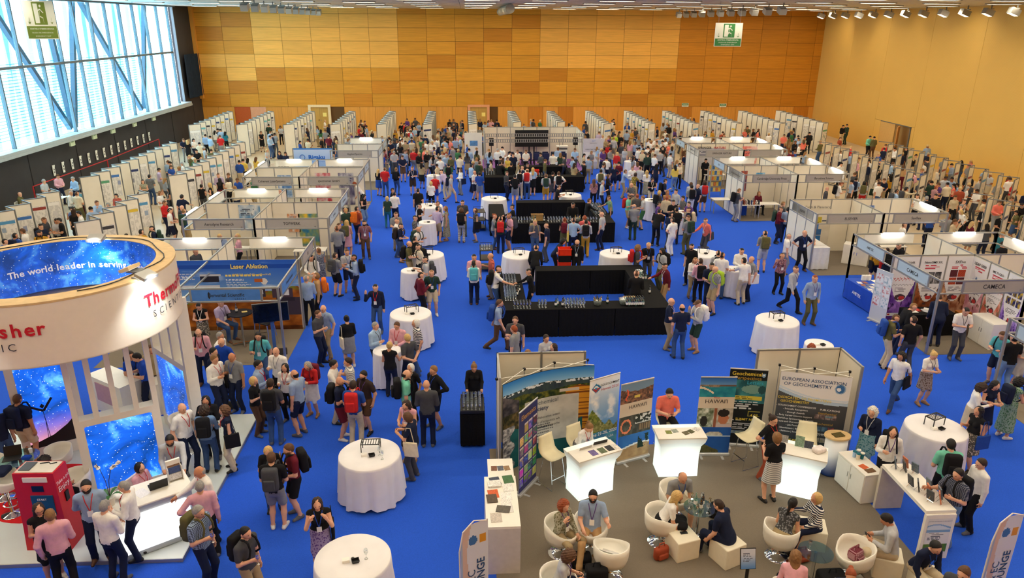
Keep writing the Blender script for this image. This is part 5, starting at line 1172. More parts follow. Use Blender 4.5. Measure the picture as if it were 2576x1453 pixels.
# ================================================================== lounge of the societies
def shell(lab, runs):
    S = stand(lab, 'panel_screen')
    for a, b in runs: wall_run(S, a, b)
    return S
shell('cream panel screen behind the curved mountain photo wall', (((.63, 15.3), (2.66, 15.3)), ((.63, 14.05), (.63, 15.3))))
shell('cream panel screen behind the european association wall', (((6.73, 15.2), (8.72, 15.2)), ((8.72, 15.2), (8.72, 14.2))))
M_ralu = mat('banner_base', rgb(206, 206, 204), .35, metal=.5)
def rollup(p, q, lab, fn, nx=40, nz=96, h=2.05, texts=(), z0=.06):
    p, q = Vector((*p, 0)), Vector((*q, 0)); d = q-p; ln = d.length; o = thing('roll_up_banner', lab, 'banner', ((p+q)/2).to_tuple(), math.atan2(d.y, d.x))
    B('base', MB().rbox(-ln/2-.02, ln/2+.02, -.06, .06, .012, .085, .02, 2), M_ralu, o)
    for s in (-1, 1): B('foot', bx(s*ln*.3-.03, s*ln*.3+.03, -.2, .16, 0, .015), M_ralu, o)
    B('top_bar', MB().tube([(-ln/2, 0, h), (ln/2, 0, h)], .016, 8), M_ralu, o); B('pole', MB().cyl((0, .03), .012, .05, h, 6), M_alud, o)
    sh = sheet('printed_sheet', ln, h-z0-.01, nx, nz, fn, o, Matrix.Translation((0, -.002, z0)))
    B('backing', bx(-ln/2, ln/2, .0, .004, z0, h), M_white, o)
    for s, x, z, sz, m, b in texts: text(s, sz, m, o, (x*ln/2, -.008, z), bold=b)
    return o
def elements_print(u, v):
    img = canvas(u, rgb(48, 50, 104)); r = np.random.RandomState(5)
    for i in range(4):
        for j in range(6):
            if j == 5 and i == 0: continue
            c = r.randint(40, 210, 3); x0, y0 = .06+i*.235, .07+j*.128; mk = rect(u, v, x0, x0+.2, y0, y0+.108)
            put(img, mk, mixc(rgb(*c), rgb(*(r.randint(20, 255, 3))), vnoise(u, v, 16, 40, i*7+j)*2.2-.7)); put(img, rect(u, v, x0, x0+.2, y0+.092, y0+.108), rgb(206, 196, 200))
    return img
rollup((.98, 13.12), (1.42, 13.78), 'dark blue magazine-cover banner beside the photo wall', elements_print, texts=(('Elements', 0, 1.86, .17, mat('letter_gold', rgb(196, 150, 90), .6, var=0), .01),))
def gold_print(u, v):
    img = mixc(rgb(246, 246, 250), rgb(90, 150, 214), (1-v)*1.5); img = mixc(img, rgb(250, 250, 252), np.clip((vnoise(u, v, 3, 7, 41, 5)-.5)*5, 0, 1)*(v > .45))
    sea = v < .45-.2*np.clip((u-.3), 0, 1); img = np.where(sea[..., None], mixc(rgb(40, 100, 160), rgb(110, 190, 200), vnoise(u, v, 3, 16, 42)), img)
    hill = (v < .62-.55*np.abs(u-.12)) & (v > .30); img = np.where(hill[..., None], mixc(rgb(60, 84, 30), rgb(170, 170, 80), vnoise(u, v, 14, 30, 43)*1.6-.3), img)
    land = (v < .36+.12*(1-u)+.03*np.sin(u*20)) & (v > .28+.1*(1-u)*.5); img = np.where(land[..., None], mixc(rgb(80, 90, 40), rgb(190, 180, 120), vnoise(u, v, 18, 40, 44)*1.6-.3), img)
    dmd = np.abs(u-.22)/.17+np.abs(v-.885)/.062; put(img, dmd < 1, rgb(40, 120, 170)); put(img, (dmd < .8) & (v < .885), rgb(170, 50, 50)); put(img, (dmd < .62) & (v >= .885), rgb(236, 240, 244)); put(img, dmd < .3, rgb(60, 140, 190))
    return img
rollup((2.66, 14.48), (3.42, 14.86), 'pale sky conference banner with green headland', gold_print, texts=(('GOLDSCHMIDT', .32, 1.86, .075, M_ink, .008), ('Hawaii 2020', .34, 1.75, .1, mat('letter_rose', rgb(206, 110, 120), .6, var=0), 0), ('June 21-26, 2020', .05, .60, .115, M_lw, .015), ('Honolulu, HI, USA', .05, .46, .08, M_lw, .01)))
def haw1(u, v):
    img = mixc(rgb(24, 84, 170), rgb(60, 130, 200), vnoise(u, v, 4, 8, 50)); top = v > .74; img = np.where(top[..., None], mixc(rgb(60, 48, 50), rgb(170, 120, 90), vnoise(u, v, 18, 40, 51, 5)*1.7-.35), img)
    put(img, (v > .93-.04*np.sin(u*3)), rgb(120, 150, 180)); put(img, np.abs(u-.2-.25*(v-.8)-.02*np.sin(v*60)) < .025*(v > .78)*(v < .93), rgb(226, 100, 70)); put(img, rect(u, v, .42, .6, .80, .83), rgb(220, 200, 100))
    put(img, (v <= .75) & (v > .585-.0*u), rgb(214, 200, 182)); ph = (v <= .585) & (v > .33); img = np.where(ph[..., None], mixc(rgb(40, 44, 40), rgb(110, 110, 100), vnoise(u, v, 12, 20, 52)), img)
    put(img, (v <= .585) & (v > .46) & (u > .5), rgb(216, 220, 220)); img = np.where(((v > .47) & (v < .585) & (u > .5) & (vnoise(u, v, 16, 40, 53) > .5))[..., None], np.array(rgb(50, 56, 50)), img)
    rg = np.sqrt(((u-.22)/.15)**2+((v-.45)/.085)**2); put(img, (rg < 1.12) & (rg > .8), mixc(rgb(232, 120, 84), rgb(240, 160, 120), vnoise(u, v, 20, 40, 54))); put(img, rect(u, v, .62, .97, .36, .45), rgb(140, 118, 88)); put(img, rect(u, v, .62, .97, .36, .45) & (np.sin(u*160) > .2), rgb(90, 74, 56))
    sand = v < .13+.1*(1-u)*.0+.06*np.sin(u*2.2); put(img, sand, mixc(rgb(206, 176, 130), rgb(150, 120, 86), vnoise(u, v, 6, 20, 55))); put(img, np.abs(v-.14-.06*np.sin(u*2.2)) < .012, rgb(226, 236, 240))
    palm = (vnoise(u, v, 10, 18, 56) > .55) & (u > .62) & (v > .13) & (v < .3); put(img, palm, rgb(24, 50, 40)); return img
rollup((3.32, 14.25), (4.13, 14.57), 'island photo banner with orange flower garland beside the coral-shirted man', haw1, texts=(('HAWAI\'I', .1, 1.43, .13, M_ink, .0),))
def haw2(u, v):
    img = mixc(rgb(40, 96, 170), rgb(26, 66, 136), vnoise(u, v, 3, 6, 60)); put(img, v > .9, mixc(rgb(110, 160, 214), rgb(40, 100, 184), (v-.9)*10)); sea = (v <= .9) & (v > .74)
    img = np.where(sea[..., None], mixc(rgb(20, 110, 140), rgb(60, 170, 180), vnoise(u, v, 6, 24, 61)), img); put(img, (v < .905) & (v > .875+.02*np.abs(u-.5)) & (u < .55), mixc(rgb(190, 170, 150), rgb(90, 80, 70), vnoise(u, v, 30, 90, 62))); put(img, (v < .91) & (v > .885) & (u >= .55), rgb(110, 90, 84))
    put(img, np.abs(v-.80-.07*np.cos(u*4)) < .012*(u < .4), rgb(230, 214, 190)); put(img, (v <= .75) & (v > .605), rgb(216, 202, 184)); a = (v <= .605) & (v > .355) & (u < .45)
    img = np.where(a[..., None], mixc(rgb(84, 96, 70), rgb(220, 224, 214), vnoise(u, v, 10, 26, 63)*1.8-.4), img); put(img, (((u-.2)/.1)**2+((v-.43)/.07)**2 < 1), rgb(44, 42, 40))
    b = (v <= .605) & (v > .355) & (u >= .45); img = np.where(b[..., None], mixc(rgb(120, 110, 90), rgb(232, 226, 220), vnoise(u, v, 8, 20, 64)), img)
    put(img, (((u-.74)/.15)**2+((v-.475)/.085)**2 < 1), rgb(186, 118, 86)); put(img, (((u-.74)/.16)**2+((v-.54)/.05)**2 < 1), rgb(40, 34, 32)); put(img, b & (v < .40), rgb(196, 178, 176)); put(img, b & (np.abs(u-.52) < .04), rgb(150, 90, 66))
    wh = (((u-.52)/.26)**2+((v-.245)/.05)**2 < 1) & (v > .235); put(img, wh, mixc(rgb(150, 140, 120), rgb(226, 220, 206), vnoise(u, v, 14, 30, 65))); put(img, np.abs(v-.232) < .006, rgb(200, 216, 226)); put(img, (v < .16-.2*(u-.1)) & (u < .7), mixc(rgb(56, 58, 40), rgb(110, 104, 60), vnoise(u, v, 30, 60, 66)))
    return img
rollup((5.2, 14.55), (6.02, 14.5), 'island photo banner with bay above and smiling portrait', haw2, texts=(('HAWAI\'I', 0, 1.43, .14, M_ink, 0), ('Meet', 0, 1.53, .07, M_lred, 0)))
def gpl(u, v):
    img = canvas(u, rgb(22, 24, 26)); t = (v > .56) & (v < .86); img = np.where(t[..., None], mixc(rgb(16, 60, 70), rgb(70, 150, 156), vnoise(u, v, 4, 5, 70)*1.6-.3), img)
    put(img, (((u-.66)/.3)**2+((v-.745)/.055)**2 < 1), rgb(120, 160, 150)); put(img, (((u-.9)/.1)**2+((v-.745)/.055)**2 < 1), rgb(40, 80, 84)); put(img, rect(u, v, .02, .3, .735, .765), rgb(70, 110, 104))
    put(img, rect(u, v, .04, .92, .60, .655), rgb(216, 196, 70)); lines(img, u, v, .1, .86, .61, .645, 2, rgb(120, 110, 50), 7); lines(img, u, v, .05, .9, .47, .585, 4, rgb(220, 222, 222), 8, .5)
    put(img, rect(u, v, .6, .93, .385, .46), rgb(150, 140, 60)); put(img, rect(u, v, .615, .915, .392, .453), rgb(22, 24, 26)); lines(img, u, v, .1, .74, .318, .335, 1, rgb(210, 210, 210), 9, .7); lines(img, u, v, .08, .92, .20, .29, 5, rgb(190, 192, 196), 10, .5)
    for k in range(6): put(img, rect(u, v, .06+.15*k, .19+.15*k, .15, .19), mixc(rgb(40, 60, 120), rgb(190, 200, 150), vnoise(u, v, 16, 60, 71+k)))
    put(img, (((u-.9)/.055)**2+((v-.935)/.026)**2 < 1), rgb(120, 160, 200)); put(img, (((u-.9)/.03)**2+((v-.935)/.014)**2 < 1), rgb(236, 240, 244)); return img
M_gold = mat('letter_bright_gold', rgb(232, 206, 70), .6, var=0); M_cyan = mat('letter_cyan', rgb(50, 170, 206), .6, var=0); M_ochre = mat('letter_ochre', rgb(200, 160, 60), .6, var=0)
rollup((6.02, 14.96), (6.86, 14.80), 'black journal banner with yellow and cyan lettering', gpl, texts=(('Geochemical', -.08, 1.93, .13, M_gold, .01), ('Perspectives', 0, 1.82, .12, M_ochre, 0), ('Letters', .4, 1.71, .13, M_cyan, .01), ('SUBMIT NOW', .2, .74, .085, M_gold, .012), ('4.03', .55, .86, .1, M_gold, .01)))
# curved photo wall of the society
def geo_print(u, v):
    img = mixc(rgb(150, 200, 236), rgb(20, 110, 206), (v-.86)*6); ridge = .86+.03*vnoise(u, v*0+.3, 10, 2, 80, 4); mt = v < ridge; snow = mt & (v > ridge-.03) & (vnoise(u, v, 40, 40, 81) > .5)
    img = np.where(mt[..., None], mixc(rgb(30, 44, 66), rgb(70, 90, 80), vnoise(u, v, 20, 10, 82)), img); put(img, snow, rgb(226, 232, 238)); fo = v < .79+.02*np.sin(u*9)
    img = np.where(fo[..., None], mixc(rgb(24, 44, 20), rgb(130, 124, 40), vnoise(u, v, 26, 26, 83, 5)*2-.6), img); ye = (u > .72) & (v < .80-.25*np.abs(u-.86)) & (v > .2); img = np.where(ye[..., None], mixc(rgb(130, 70, 16), rgb(226, 156, 40), vnoise(u*2, v, 9, 7, 84, 5)*1.9-.4), img)
    lk = (v > .735) & (v < .765) & (u > .66) & (u < .86); put(img, lk, rgb(206, 196, 186)); rock = (u < .2) & (v < .86-.5*u) & (v > .5-.3*u); img = np.where(rock[..., None], mixc(rgb(40, 40, 50), rgb(120, 110, 110), vnoise(u, v, 20, 20, 85, 5)*2-.5), img)
    tr_ = (u < .3) & (v < .64) & (v > .42) ; img = np.where(tr_[..., None], mixc(rgb(30, 36, 20), rgb(120, 100, 60), vnoise(u, v, 30, 30, 86, 4)*2-.5), img); wtr = (v < .42+.04*np.sin(u*14)) & (u < .9); img = np.where(wtr[..., None], mixc(rgb(14, 66, 74), rgb(30, 110, 112), vnoise(u, v, 4, 6, 87)), img)
    rim = (u < .12+.03*np.sin(v*30)) & (v < .5); img = np.where(rim[..., None], mixc(rgb(70, 70, 80), rgb(214, 212, 210), vnoise(u, v, 30, 40, 88)*2-.4), img)
    bx_ = rect(u, v, .27, .86, .19, .70); img = np.where(bx_[..., None], mixc(rgb(206, 206, 200), rgb(170, 172, 168), np.clip((vnoise(u, v, 8, 8, 89)-.4)*2, 0, 1)), img)
    lines(img, u, v, .40, .66, .34, .40, 2, rgb(90, 94, 100), 11); 
    for k in range(5): put(img, rect(u, v, .30, .325, .215+.034*k, .24+.034*k), rgb(40, 90, 160)); lines(img, u, v, .34, .62, .215+.034*k, .236+.034*k, 1, rgb(110, 112, 116), 12+k, .6)
    put(img, ((u-.33)/.035)**2+((v-.605)/.045)**2 < 1, rgb(214, 110, 60)); put(img, ((u-.33)/.03)**2+((v-.605)/.038)**2 < 1, mixc(rgb(240, 200, 180), rgb(214, 110, 60), ((np.sin(u*400) > .6) | (np.sin(v*200) > .6))*1.)); put(img, rect(u, v, .295, .365, .535, .565), rgb(30, 80, 170)); return img
gw = thing('popup_display', 'curved pop-up photo wall with mountains, lake and society logo', 'display wall', (.69, 14.0, 0), math.atan2(.86, 2.12))
LW, HW = 2.3, 2.22
sag = lambda x: .22*np.sin(np.pi*np.clip(x, 0, 1))
sheet('printed_wall', LW, HW, 190, 150, geo_print, gw, Matrix.Translation((LW/2, 0, .02)), curve=lambda gx, gz: sag(gx))
bk_ = MB(); bk_.smooth = True; bk_.loft([[(LW*k/20, float(sag(k/20))+.02, z) for k in range(21)] for z in (.02, HW+.02)], False, closed=False); B('backing', bk_, M_black, gw)
def popframe(o, ln, h, sag_, n=3, dp=.32):
    for k in range(n+1): x = ln*k/n; y = float(sag_(k/n)); B('hub', MB().cbox((x, y+dp, h+.02), (.05, .05, .05)), M_black, o)
    for k in range(n):
        x0, x1 = ln*k/n, ln*(k+1)/n; a, b = float(sag_(k/n)), float(sag_((k+1)/n))
        for z in (h+.02, .06): B('strut', MB().tube([(x0, a+.03, z), (x1, b+dp, z)], .009, 5), M_white, o); B('strut', MB().tube([(x0, a+dp, z), (x1, b+.03, z)], .009, 5), M_white, o)
    for k in range(n+1): x = ln*k/n; B('upright', MB().tube([(x, float(sag_(k/n))+dp, .02), (x, float(sag_(k/n))+dp, h)], .011, 5), M_alu, o)
popframe(gw, LW, HW, sag)
text('geochemical', .15, mat('letter_slate', rgb(96, 104, 112), .6, var=0), gw, (1.12, .195, 1.48)); text('society', .15, mat('letter_navy', rgb(24, 40, 80), .6, var=0), gw, (1.02, .19, 1.33), bold=.01)
for s, z in (('The collaborative international', 1.1), ('community of scientists who explore,', .98), ('learn, and share geochemistry', .86)): text(s, .088, M_ink, gw, (1.25, .19, z), sx=.95)
# association wall
def eag_print(u, v):
    img = mixc(rgb(90, 92, 96), rgb(46, 48, 54), (1-v)*1.2); img = mixc(img, rgb(30, 66, 58), np.clip((.3-v)*3, 0, 1)); sw = .70+.10*(1-u)-.05*np.sin(u*3.0); img = np.where((v > sw)[..., None], np.array(rgb(232, 232, 236)), img); put(img, np.abs(v-sw) < .018, rgb(176, 200, 226)); put(img, np.abs(v-sw-.035) < .01, rgb(206, 220, 236))
    ctr = ((u-.86)/.07)**2+((v-.86)/.05)**2; put(img, ctr < 1.2, rgb(150, 180, 210)); put(img, ctr < .8, rgb(60, 110, 170)); put(img, (((u-.84)/.03)**2+((v-.855)/.02)**2 < 1), rgb(236, 240, 246))
    for k in range(4): put(img, rect(u, v, .56+.08*k, .63+.08*k, .50, .55), mixc(rgb(40, 30, 40), rgb(210, 190, 180), vnoise(u, v, 20, 40, 90+k)))
    for k in range(3):
        put(img, rect(u, v, .60+.09*k, .68+.09*k, .36, .41), mixc(rgb(20, 60, 90), rgb(210, 60, 50) if k == 2 else rgb(120, 140, 160), vnoise(u, v, 20, 40, 95+k))); put(img, rect(u, v, .60+.09*k, .68+.09*k, .23, .28), mixc(rgb(110, 110, 60), rgb(170, 160, 170), vnoise(u, v, 20, 40, 98+k)))
    lines(img, u, v, .6, .9, .30, .33, 2, rgb(180, 180, 180), 14); return img
ew = thing('popup_display', 'pop-up wall with european association lettering and grey print', 'display wall', (6.98, 14.42, 0), math.atan2(-.42, 1.43)); EWL, EWH = 1.5, 2.2
sheet('printed_wall', EWL, EWH, 110, 150, eag_print, ew, Matrix.Translation((EWL/2, 0, .02))); B('backing', bx(0, EWL, .01, .02, .02, EWH), M_black, ew); popframe(ew, EWL, EWH, lambda x: 0, 2)
M_steelb = mat('letter_steelblue', rgb(52, 86, 130), .6, var=0)
text('EUROPEAN ASSOCIATION', .115, M_steelb, ew, (.72, -.006, 2.05), bold=.006); text('OF GEOCHEMISTRY', .115, M_steelb, ew, (.6, -.006, 1.93), bold=.006); text('DEDICATED TO PROMOTING', .085, M_gold, ew, (.58, -.006, 1.58), bold=.008); text('GEOCHEMISTRY', .085, M_gold, ew, (.38, -.006, 1.49), bold=.008)
for k, s in enumerate(('GOLDSCHMIDT CONFERENCES', 'Scientific Recognition', 'through Awards', 'Early Career Scientist Support', 'Workshop Sponsorship in Europe', 'Lecture and Outreach Programmes', 'Job Postings', 'Newsletters | Blog | Press', 'Releases | Social media')):
    text('- '+s, .058, M_lw, ew, (.42, -.006, 1.38-.082*k), bold=.004)
text('PUBLICATIONS', .062, M_lw, ew, (1.15, -.006, 1.36), bold=.004); text('Geochemical', .075, M_ochre, ew, (1.1, -.006, 1.27)); text('Letters', .06, M_cyan, ew, (1.15, -.006, 1.2)); text('Geochemical', .075, M_ochre, ew, (1.06, -.006, 1.0)); text('www.eag.eu.com', .1, M_gold, ew, (.55, -.006, .52), bold=.006)

# glowing counters
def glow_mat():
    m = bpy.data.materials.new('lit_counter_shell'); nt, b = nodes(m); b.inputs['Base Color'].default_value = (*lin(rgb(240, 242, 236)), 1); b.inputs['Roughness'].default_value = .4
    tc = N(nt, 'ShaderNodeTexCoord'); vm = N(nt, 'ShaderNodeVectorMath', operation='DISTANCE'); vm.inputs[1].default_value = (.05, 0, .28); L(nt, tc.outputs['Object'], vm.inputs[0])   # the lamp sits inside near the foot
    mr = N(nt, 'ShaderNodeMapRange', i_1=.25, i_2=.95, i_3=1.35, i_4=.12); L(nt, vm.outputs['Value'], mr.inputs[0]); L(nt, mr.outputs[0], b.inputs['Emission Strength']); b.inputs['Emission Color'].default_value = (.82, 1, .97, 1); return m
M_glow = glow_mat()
def glow_counter(x, y, rz, lab, w=.88):
    o = thing('lit_counter', lab, 'counter', (x, y, 0), rz); mb = MB(); R_ = []
    for z, sw_, f, bk in ((0.015, w/2, .24, .28), (.55, w/2-.01, .24, .28), (.8, w/2+.01, .27, .28), (.93, w/2+.07, .34, .28), (1.04, w/2+.1, .36, .28)): R_.append([(-sw_, -f, z), (sw_, -f, z), (sw_, bk, z), (-sw_, bk, z)])
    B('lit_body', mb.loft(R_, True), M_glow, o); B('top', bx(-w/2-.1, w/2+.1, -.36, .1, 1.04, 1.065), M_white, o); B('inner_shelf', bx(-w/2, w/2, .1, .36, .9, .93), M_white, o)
    return o
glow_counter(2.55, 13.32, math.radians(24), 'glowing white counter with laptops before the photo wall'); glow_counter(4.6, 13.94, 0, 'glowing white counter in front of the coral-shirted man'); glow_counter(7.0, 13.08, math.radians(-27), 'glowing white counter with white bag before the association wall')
# bar chairs
def bar_chair(x, y, rz, lab):
    o = thing('bar_chair', lab, 'chair', (x, y, 0), rz); m = MB(); m.smooth = True
    rows_ = [(-.22, .74), (-.1, .715), (.08, .72), (.17, .77), (.21, .9), (.24, 1.08), (.25, 1.14)]; th = .02
    up_ = [[(sx*(.22-.03*(k > 4)), yy, zz+.03*abs(sx)**2*(k < 4)) for sx in (-1, -.5, 0, .5, 1)] for k, (yy, zz) in enumerate(rows_)]; dn = [[(p[0], p[1]+.012, p[2]-th) for p in r_] for r_ in up_]
    m.loft([a+b[::-1] for a, b in zip(up_, dn)], True); B('seat_shell', m, mat('seat_cream', rgb(236, 226, 190), .4, var=.02), o)
    for s in (-1, 1): B('leg', MB().tube([(s*.16, -.12, .71), (s*.2, -.24, .02), (s*.2, .22, .02), (s*.16, .1, .71)], .011, 6), M_chrome, o)
    B('foot_rest', MB().tube([(-.185, -.2, .25), (.185, -.2, .25)], .011, 6), M_chrome, o)
bar_chair(1.75, 13.6, math.radians(35), 'empty cream bar chair beside the magazine-cover banner'); bar_chair(2.40, 13.99, math.radians(30), 'cream bar chair of the person at the laptop'); bar_chair(4.6, 14.9, 0, 'cream bar chair of the coral-shirted person'); bar_chair(6.28, 14.1, math.radians(-70), 'cream bar chair with leaflets beside the black journal banner'); bar_chair(7.5, 13.8, math.radians(-20), 'cream bar chair in front of the association wall')
# tub armchairs and cubes
def armchair(x, y, rz, lab, item=None):
    o = thing('tub_armchair', lab, 'armchair', (x, y, 0), rz); B('seat_shell', tub(MB(), .30, .33, .42), M_tub, o)
    b = MB(); b.smooth = True; b.lathe([(.25, .0), (.24, .02), (.16, .045), (.05, .07), (.035, .1), (.035, .31)], 24); B('pedestal', b, M_chrome, o); return o
ARM_ = [(1.67, 11.36, 35, 'white tub armchair of the person in the leafy blouse'), (2.26, 11.44, -10, 'white tub armchair of the bearded person in pale blue'), (2.5, 10.72, 165, 'white tub armchair with an open laptop on its seat'), (3.65, 11.58, 80, 'white tub armchair of the blond person in black skirt'), (4.12, 12.34, 8, 'white tub armchair of the balding person in grey polo'),
        (5.80, 11.05, 130, 'white tub armchair of the person with tied black hair'), (6.92, 10.42, -70, 'white tub armchair with a checked bag on it'), (5.36, 9.55, 160, 'white tub armchair behind the pink-topped person'), (6.14, 9.3, -20, 'white tub armchair at the lounge edge beside the small glass table'), (1.45, 9.99, 80, 'white tub armchair of the person in grey with phone')]
for x, y, r_, lab in ARM_: armchair(x, y, math.radians(r_), lab)
M_cube = mat('cube_cover', rgb(238, 230, 208), .55, var=.03)
def cube(x, y, rz, lab, s=.48): 
    o = thing('cube_seat', lab, 'stool', (x, y, 0), rz); B('cover', MB().rbox(-s/2, s/2, -s/2, s/2, .01, .45, .02, 2), M_cube, o); B('glides', MB().box(-s/2+.04, s/2-.04, -s/2+.04, s/2-.04, 0, .01), M_black, o)
cube(3.98, 11.22, math.radians(16), 'white cube seat with a phone on top'); cube(4.78, 11.0, math.radians(24), 'white cube seat under the person in navy at the bottle table'); cube(6.58, 11.36, math.radians(-18), 'white cube seat under the person in striped shirt'); cube(7.60, 10.5, math.radians(-24), 'white cube seat under the person in grey with phone'); cube(8.02, 9.98, math.radians(-20), 'white cube seat under the person in dark navy shirt')
tag(B('phone', bx(-.07, .07, -.037, .037, 0, .009), M_black, None, TR(4.0, 11.25, .452, .1)), 'black phone lying on the white cube seat', 'phone')
laptop((2.48, 10.74, .432), math.radians(150), 'silver laptop open on a white tub armchair', mat('silver', rgb(200, 198, 192), .3, metal=.5), M_black, 1.0)
def low_glass(x, y, lab, h=.7, r=.3):
    o = thing('glass_table', lab, 'table', (x, y, 0)); B('glass_top', MB().lathe([(r, h), (r, h+.012)], 28), glassy('table_glass'), o); B('stem', MB().cyl((0, 0), .03, .05, h), M_chrome, o); b = MB(); b.smooth = True; b.lathe([(.2, 0), (.19, .02), (.04, .06)], 20); B('base', b, M_chrome, o)
low_glass(4.4, 11.66, 'small glass table crowded with bottles and glasses'); low_glass(6.1, 10.3, 'small glass table with a beer glass')
M_bot = glassy('bottle_dark', (.12, .2, .12), .3); M_bot2 = glassy('bottle_green', (.3, .62, .5), .25); M_botc = glassy('bottle_clear', (.8, .94, .92), .25)
def bottle_mesh(m):
    b = MB(); b.smooth = True; b.mi(0).lathe([(.036, 0), (.038, .01), (.038, .18), (.028, .215), (.014, .24), (.013, .29), (.016, .292), (.016, .302)], 12); b.mi(1).lathe([(.0385, .06), (.0385, .14)], 12, cap=False); q = b.mesh('bottle'); q.materials.append(m); q.materials.append(M_paper); return q
BOT_D, BOT_G, BOT_C = bottle_mesh(M_bot), bottle_mesh(M_bot2), bottle_mesh(M_botc)
def put_glass(x, y, z, lab, grp, full=False): return tag(mesh_obj('wine_glass', GLASS if full else GLASS0, None, Matrix.Translation((x, y, z))), lab, 'glass', grp)
def put_bottle(x, y, z, me, lab, grp): return tag(mesh_obj('bottle', me, None, Matrix.Translation((x, y, z))), lab, 'bottle', grp)
for i in range(6): a = i*1.05; (put_glass if i % 2 else put_glass)(4.4+.2*math.cos(a), 11.66+.2*math.sin(a), .712, 'wine glass on the small lounge table with bottles', 'glasses on the lounge bottle table', i % 2 == 0)
for i in range(3): put_bottle(4.4+.08*math.cos(i*2.1+.5), 11.66+.08*math.sin(i*2.1+.5), .712, (BOT_D, BOT_C, BOT_D)[i], 'bottle on the small lounge table', 'bottles on the lounge table')
bg = MB(); bg.smooth = True; bg.mi(0).lathe([(.034, 0), (.005, .01), (.005, .08), (.036, .12), (.034, .2)], 12, cap=False).mi(1).lathe([(.02, .1), (.034, .125), (.034, .17)], 12); bgo = B('beer_glass', bg, [M_cg, glassy('beer_amber', (.8, .5, .16), .1)], None, Matrix.Translation((6.0, 10.35, .712))); tag(bgo, 'amber beer glass on the small glass table', 'glass')
# bags on the lounge floor
def bag(x, y, c, lab, s=(.34, .2, .3), nm='backpack', rz=0, z=.014):
    o = thing(nm, lab, 'bag', (x, y, z), rz); b = MB(); b.smooth = True; b.rbox(-s[0]/2, s[0]/2, -s[1]/2, s[1]/2, 0, s[2], .06, 3); B('body', b, cloth(c), o); B('handle', MB().tube([(-.07, 0, s[2]-.01), (-.05, 0, s[2]+.08), (.05, 0, s[2]+.08), (.07, 0, s[2]-.01)], .012, 6), cloth(c), o); B('pocket', MB().rbox(-s[0]*.35, s[0]*.35, -s[1]/2-.04, -s[1]/2+.02, .03, s[2]*.55, .03, 2), cloth(c), o)
bag(5.0, 12.3, 'black', 'black backpack beside the balding person in grey polo'); bag(3.55, 11.1, 'rust', 'brown leather bag beside the phone-topped cube', (.32, .14, .26), 'handbag', .4); bag(6.2, 10.9, 'rust', 'brown leather handbag between the tub chair and striped person', (.34, .15, .22), 'handbag', .2); bag(6.45, 10.25, 'black', 'large black rucksack under the small glass table', (.5, .3, .26)); bag(2.0, 11.0, 'black', 'black and red rucksack between two tub armchairs', (.4, .24, .24)); bag(2.2, 10.45, 'black', 'black rucksack beside the person in grey with phone', (.4, .26, .42)); bag(6.92, 10.42, 'plaidmaroon', 'checked brown bag sitting in a tub armchair', (.26, .2, .2), 'handbag', .5, .43); bag(5.05, 14.75, 'black', 'black rucksack hanging by the coral-shirted person', (.3, .2, .42))
# side tables and cabinet
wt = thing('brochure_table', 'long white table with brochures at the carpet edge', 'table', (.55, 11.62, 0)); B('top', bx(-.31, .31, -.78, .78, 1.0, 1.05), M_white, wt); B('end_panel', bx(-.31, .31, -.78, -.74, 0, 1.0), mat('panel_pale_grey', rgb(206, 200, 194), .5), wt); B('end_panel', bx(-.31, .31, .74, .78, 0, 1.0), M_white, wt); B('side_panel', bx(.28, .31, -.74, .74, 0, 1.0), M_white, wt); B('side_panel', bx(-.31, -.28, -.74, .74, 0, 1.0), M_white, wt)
wt2 = thing('brochure_table', 'small white cabinet with photo cards behind the brochure table', 'table', (.58, 12.78, 0)); B('body', bx(-.24, .24, -.3, .3, 0, .98), M_white, wt2); B('top', bx(-.26, .26, -.32, .32, .98, 1.0), M_white, wt2)
BRO = [(-.1, .62, (60, 70, 90), .2), (.16, .66, (70, 110, 70), .15), (-.12, .5, (226, 226, 222), .1), (.14, .4, (232, 230, 226), .1), (-.15, .2, (206, 92, 44), .12), (-.18, .05, (84, 70, 54), .1), (.1, .12, (234, 232, 228), .05), (.08, -.15, (228, 226, 222), .0), (.02, -.28, (90, 84, 76), -.2), (.1, -.25, (214, 210, 206), .1), (-.12, -.52, (196, 186, 176), .05)]
for i, (dx, dy, c, r_) in enumerate(BRO): papers((.55+dx, 11.62+dy, 1.051+.004*(i % 3)), r_, 1, '%s on the long white table' % ('slate photo brochure', 'green landscape brochure', 'thick white booklet stack', 'white printed notice beside green brochure', 'orange brochure', 'dark brown brochure', 'white notice beside orange brochure', 'white notice in the table middle', 'dark magazine fan', 'pale magazine on the fan', 'photo flyer at the table end')[i], w=.26 if i in (2, 8) else .2, h=.2 if i in (2, 8) else .26, t=.03 if i == 2 else .006, m=mat('brochure_%d' % i, rgb(*c), .5, var=.35, scale=45), name='brochure')
for i in range(3): papers((.45+.13*i, 12.75, 1.001), .1*i, 1, 'photo card on the small white cabinet', w=.12, h=.16, m=mat('card_%d' % i, rgb(*((120, 80, 60), (90, 96, 110), (150, 120, 90))[i]), .5, var=.5, scale=50), name='photo_card')['group'] = 'photo cards on the small cabinet'
ut = thing('display_table', 'white bridge-shaped table with books on the lounge edge', 'table', (8.7, 11.62, 0)); B('top', bx(-.29, .29, -.77, .77, 1.0, 1.07), M_white, ut)
for s in (-1, 1): B('end_panel', bx(-.29, .29, s*.77-.035, s*.77+.035, 0, 1.0), M_white if s < 0 else mat('panel_shade', rgb(214, 206, 190), .5), ut)
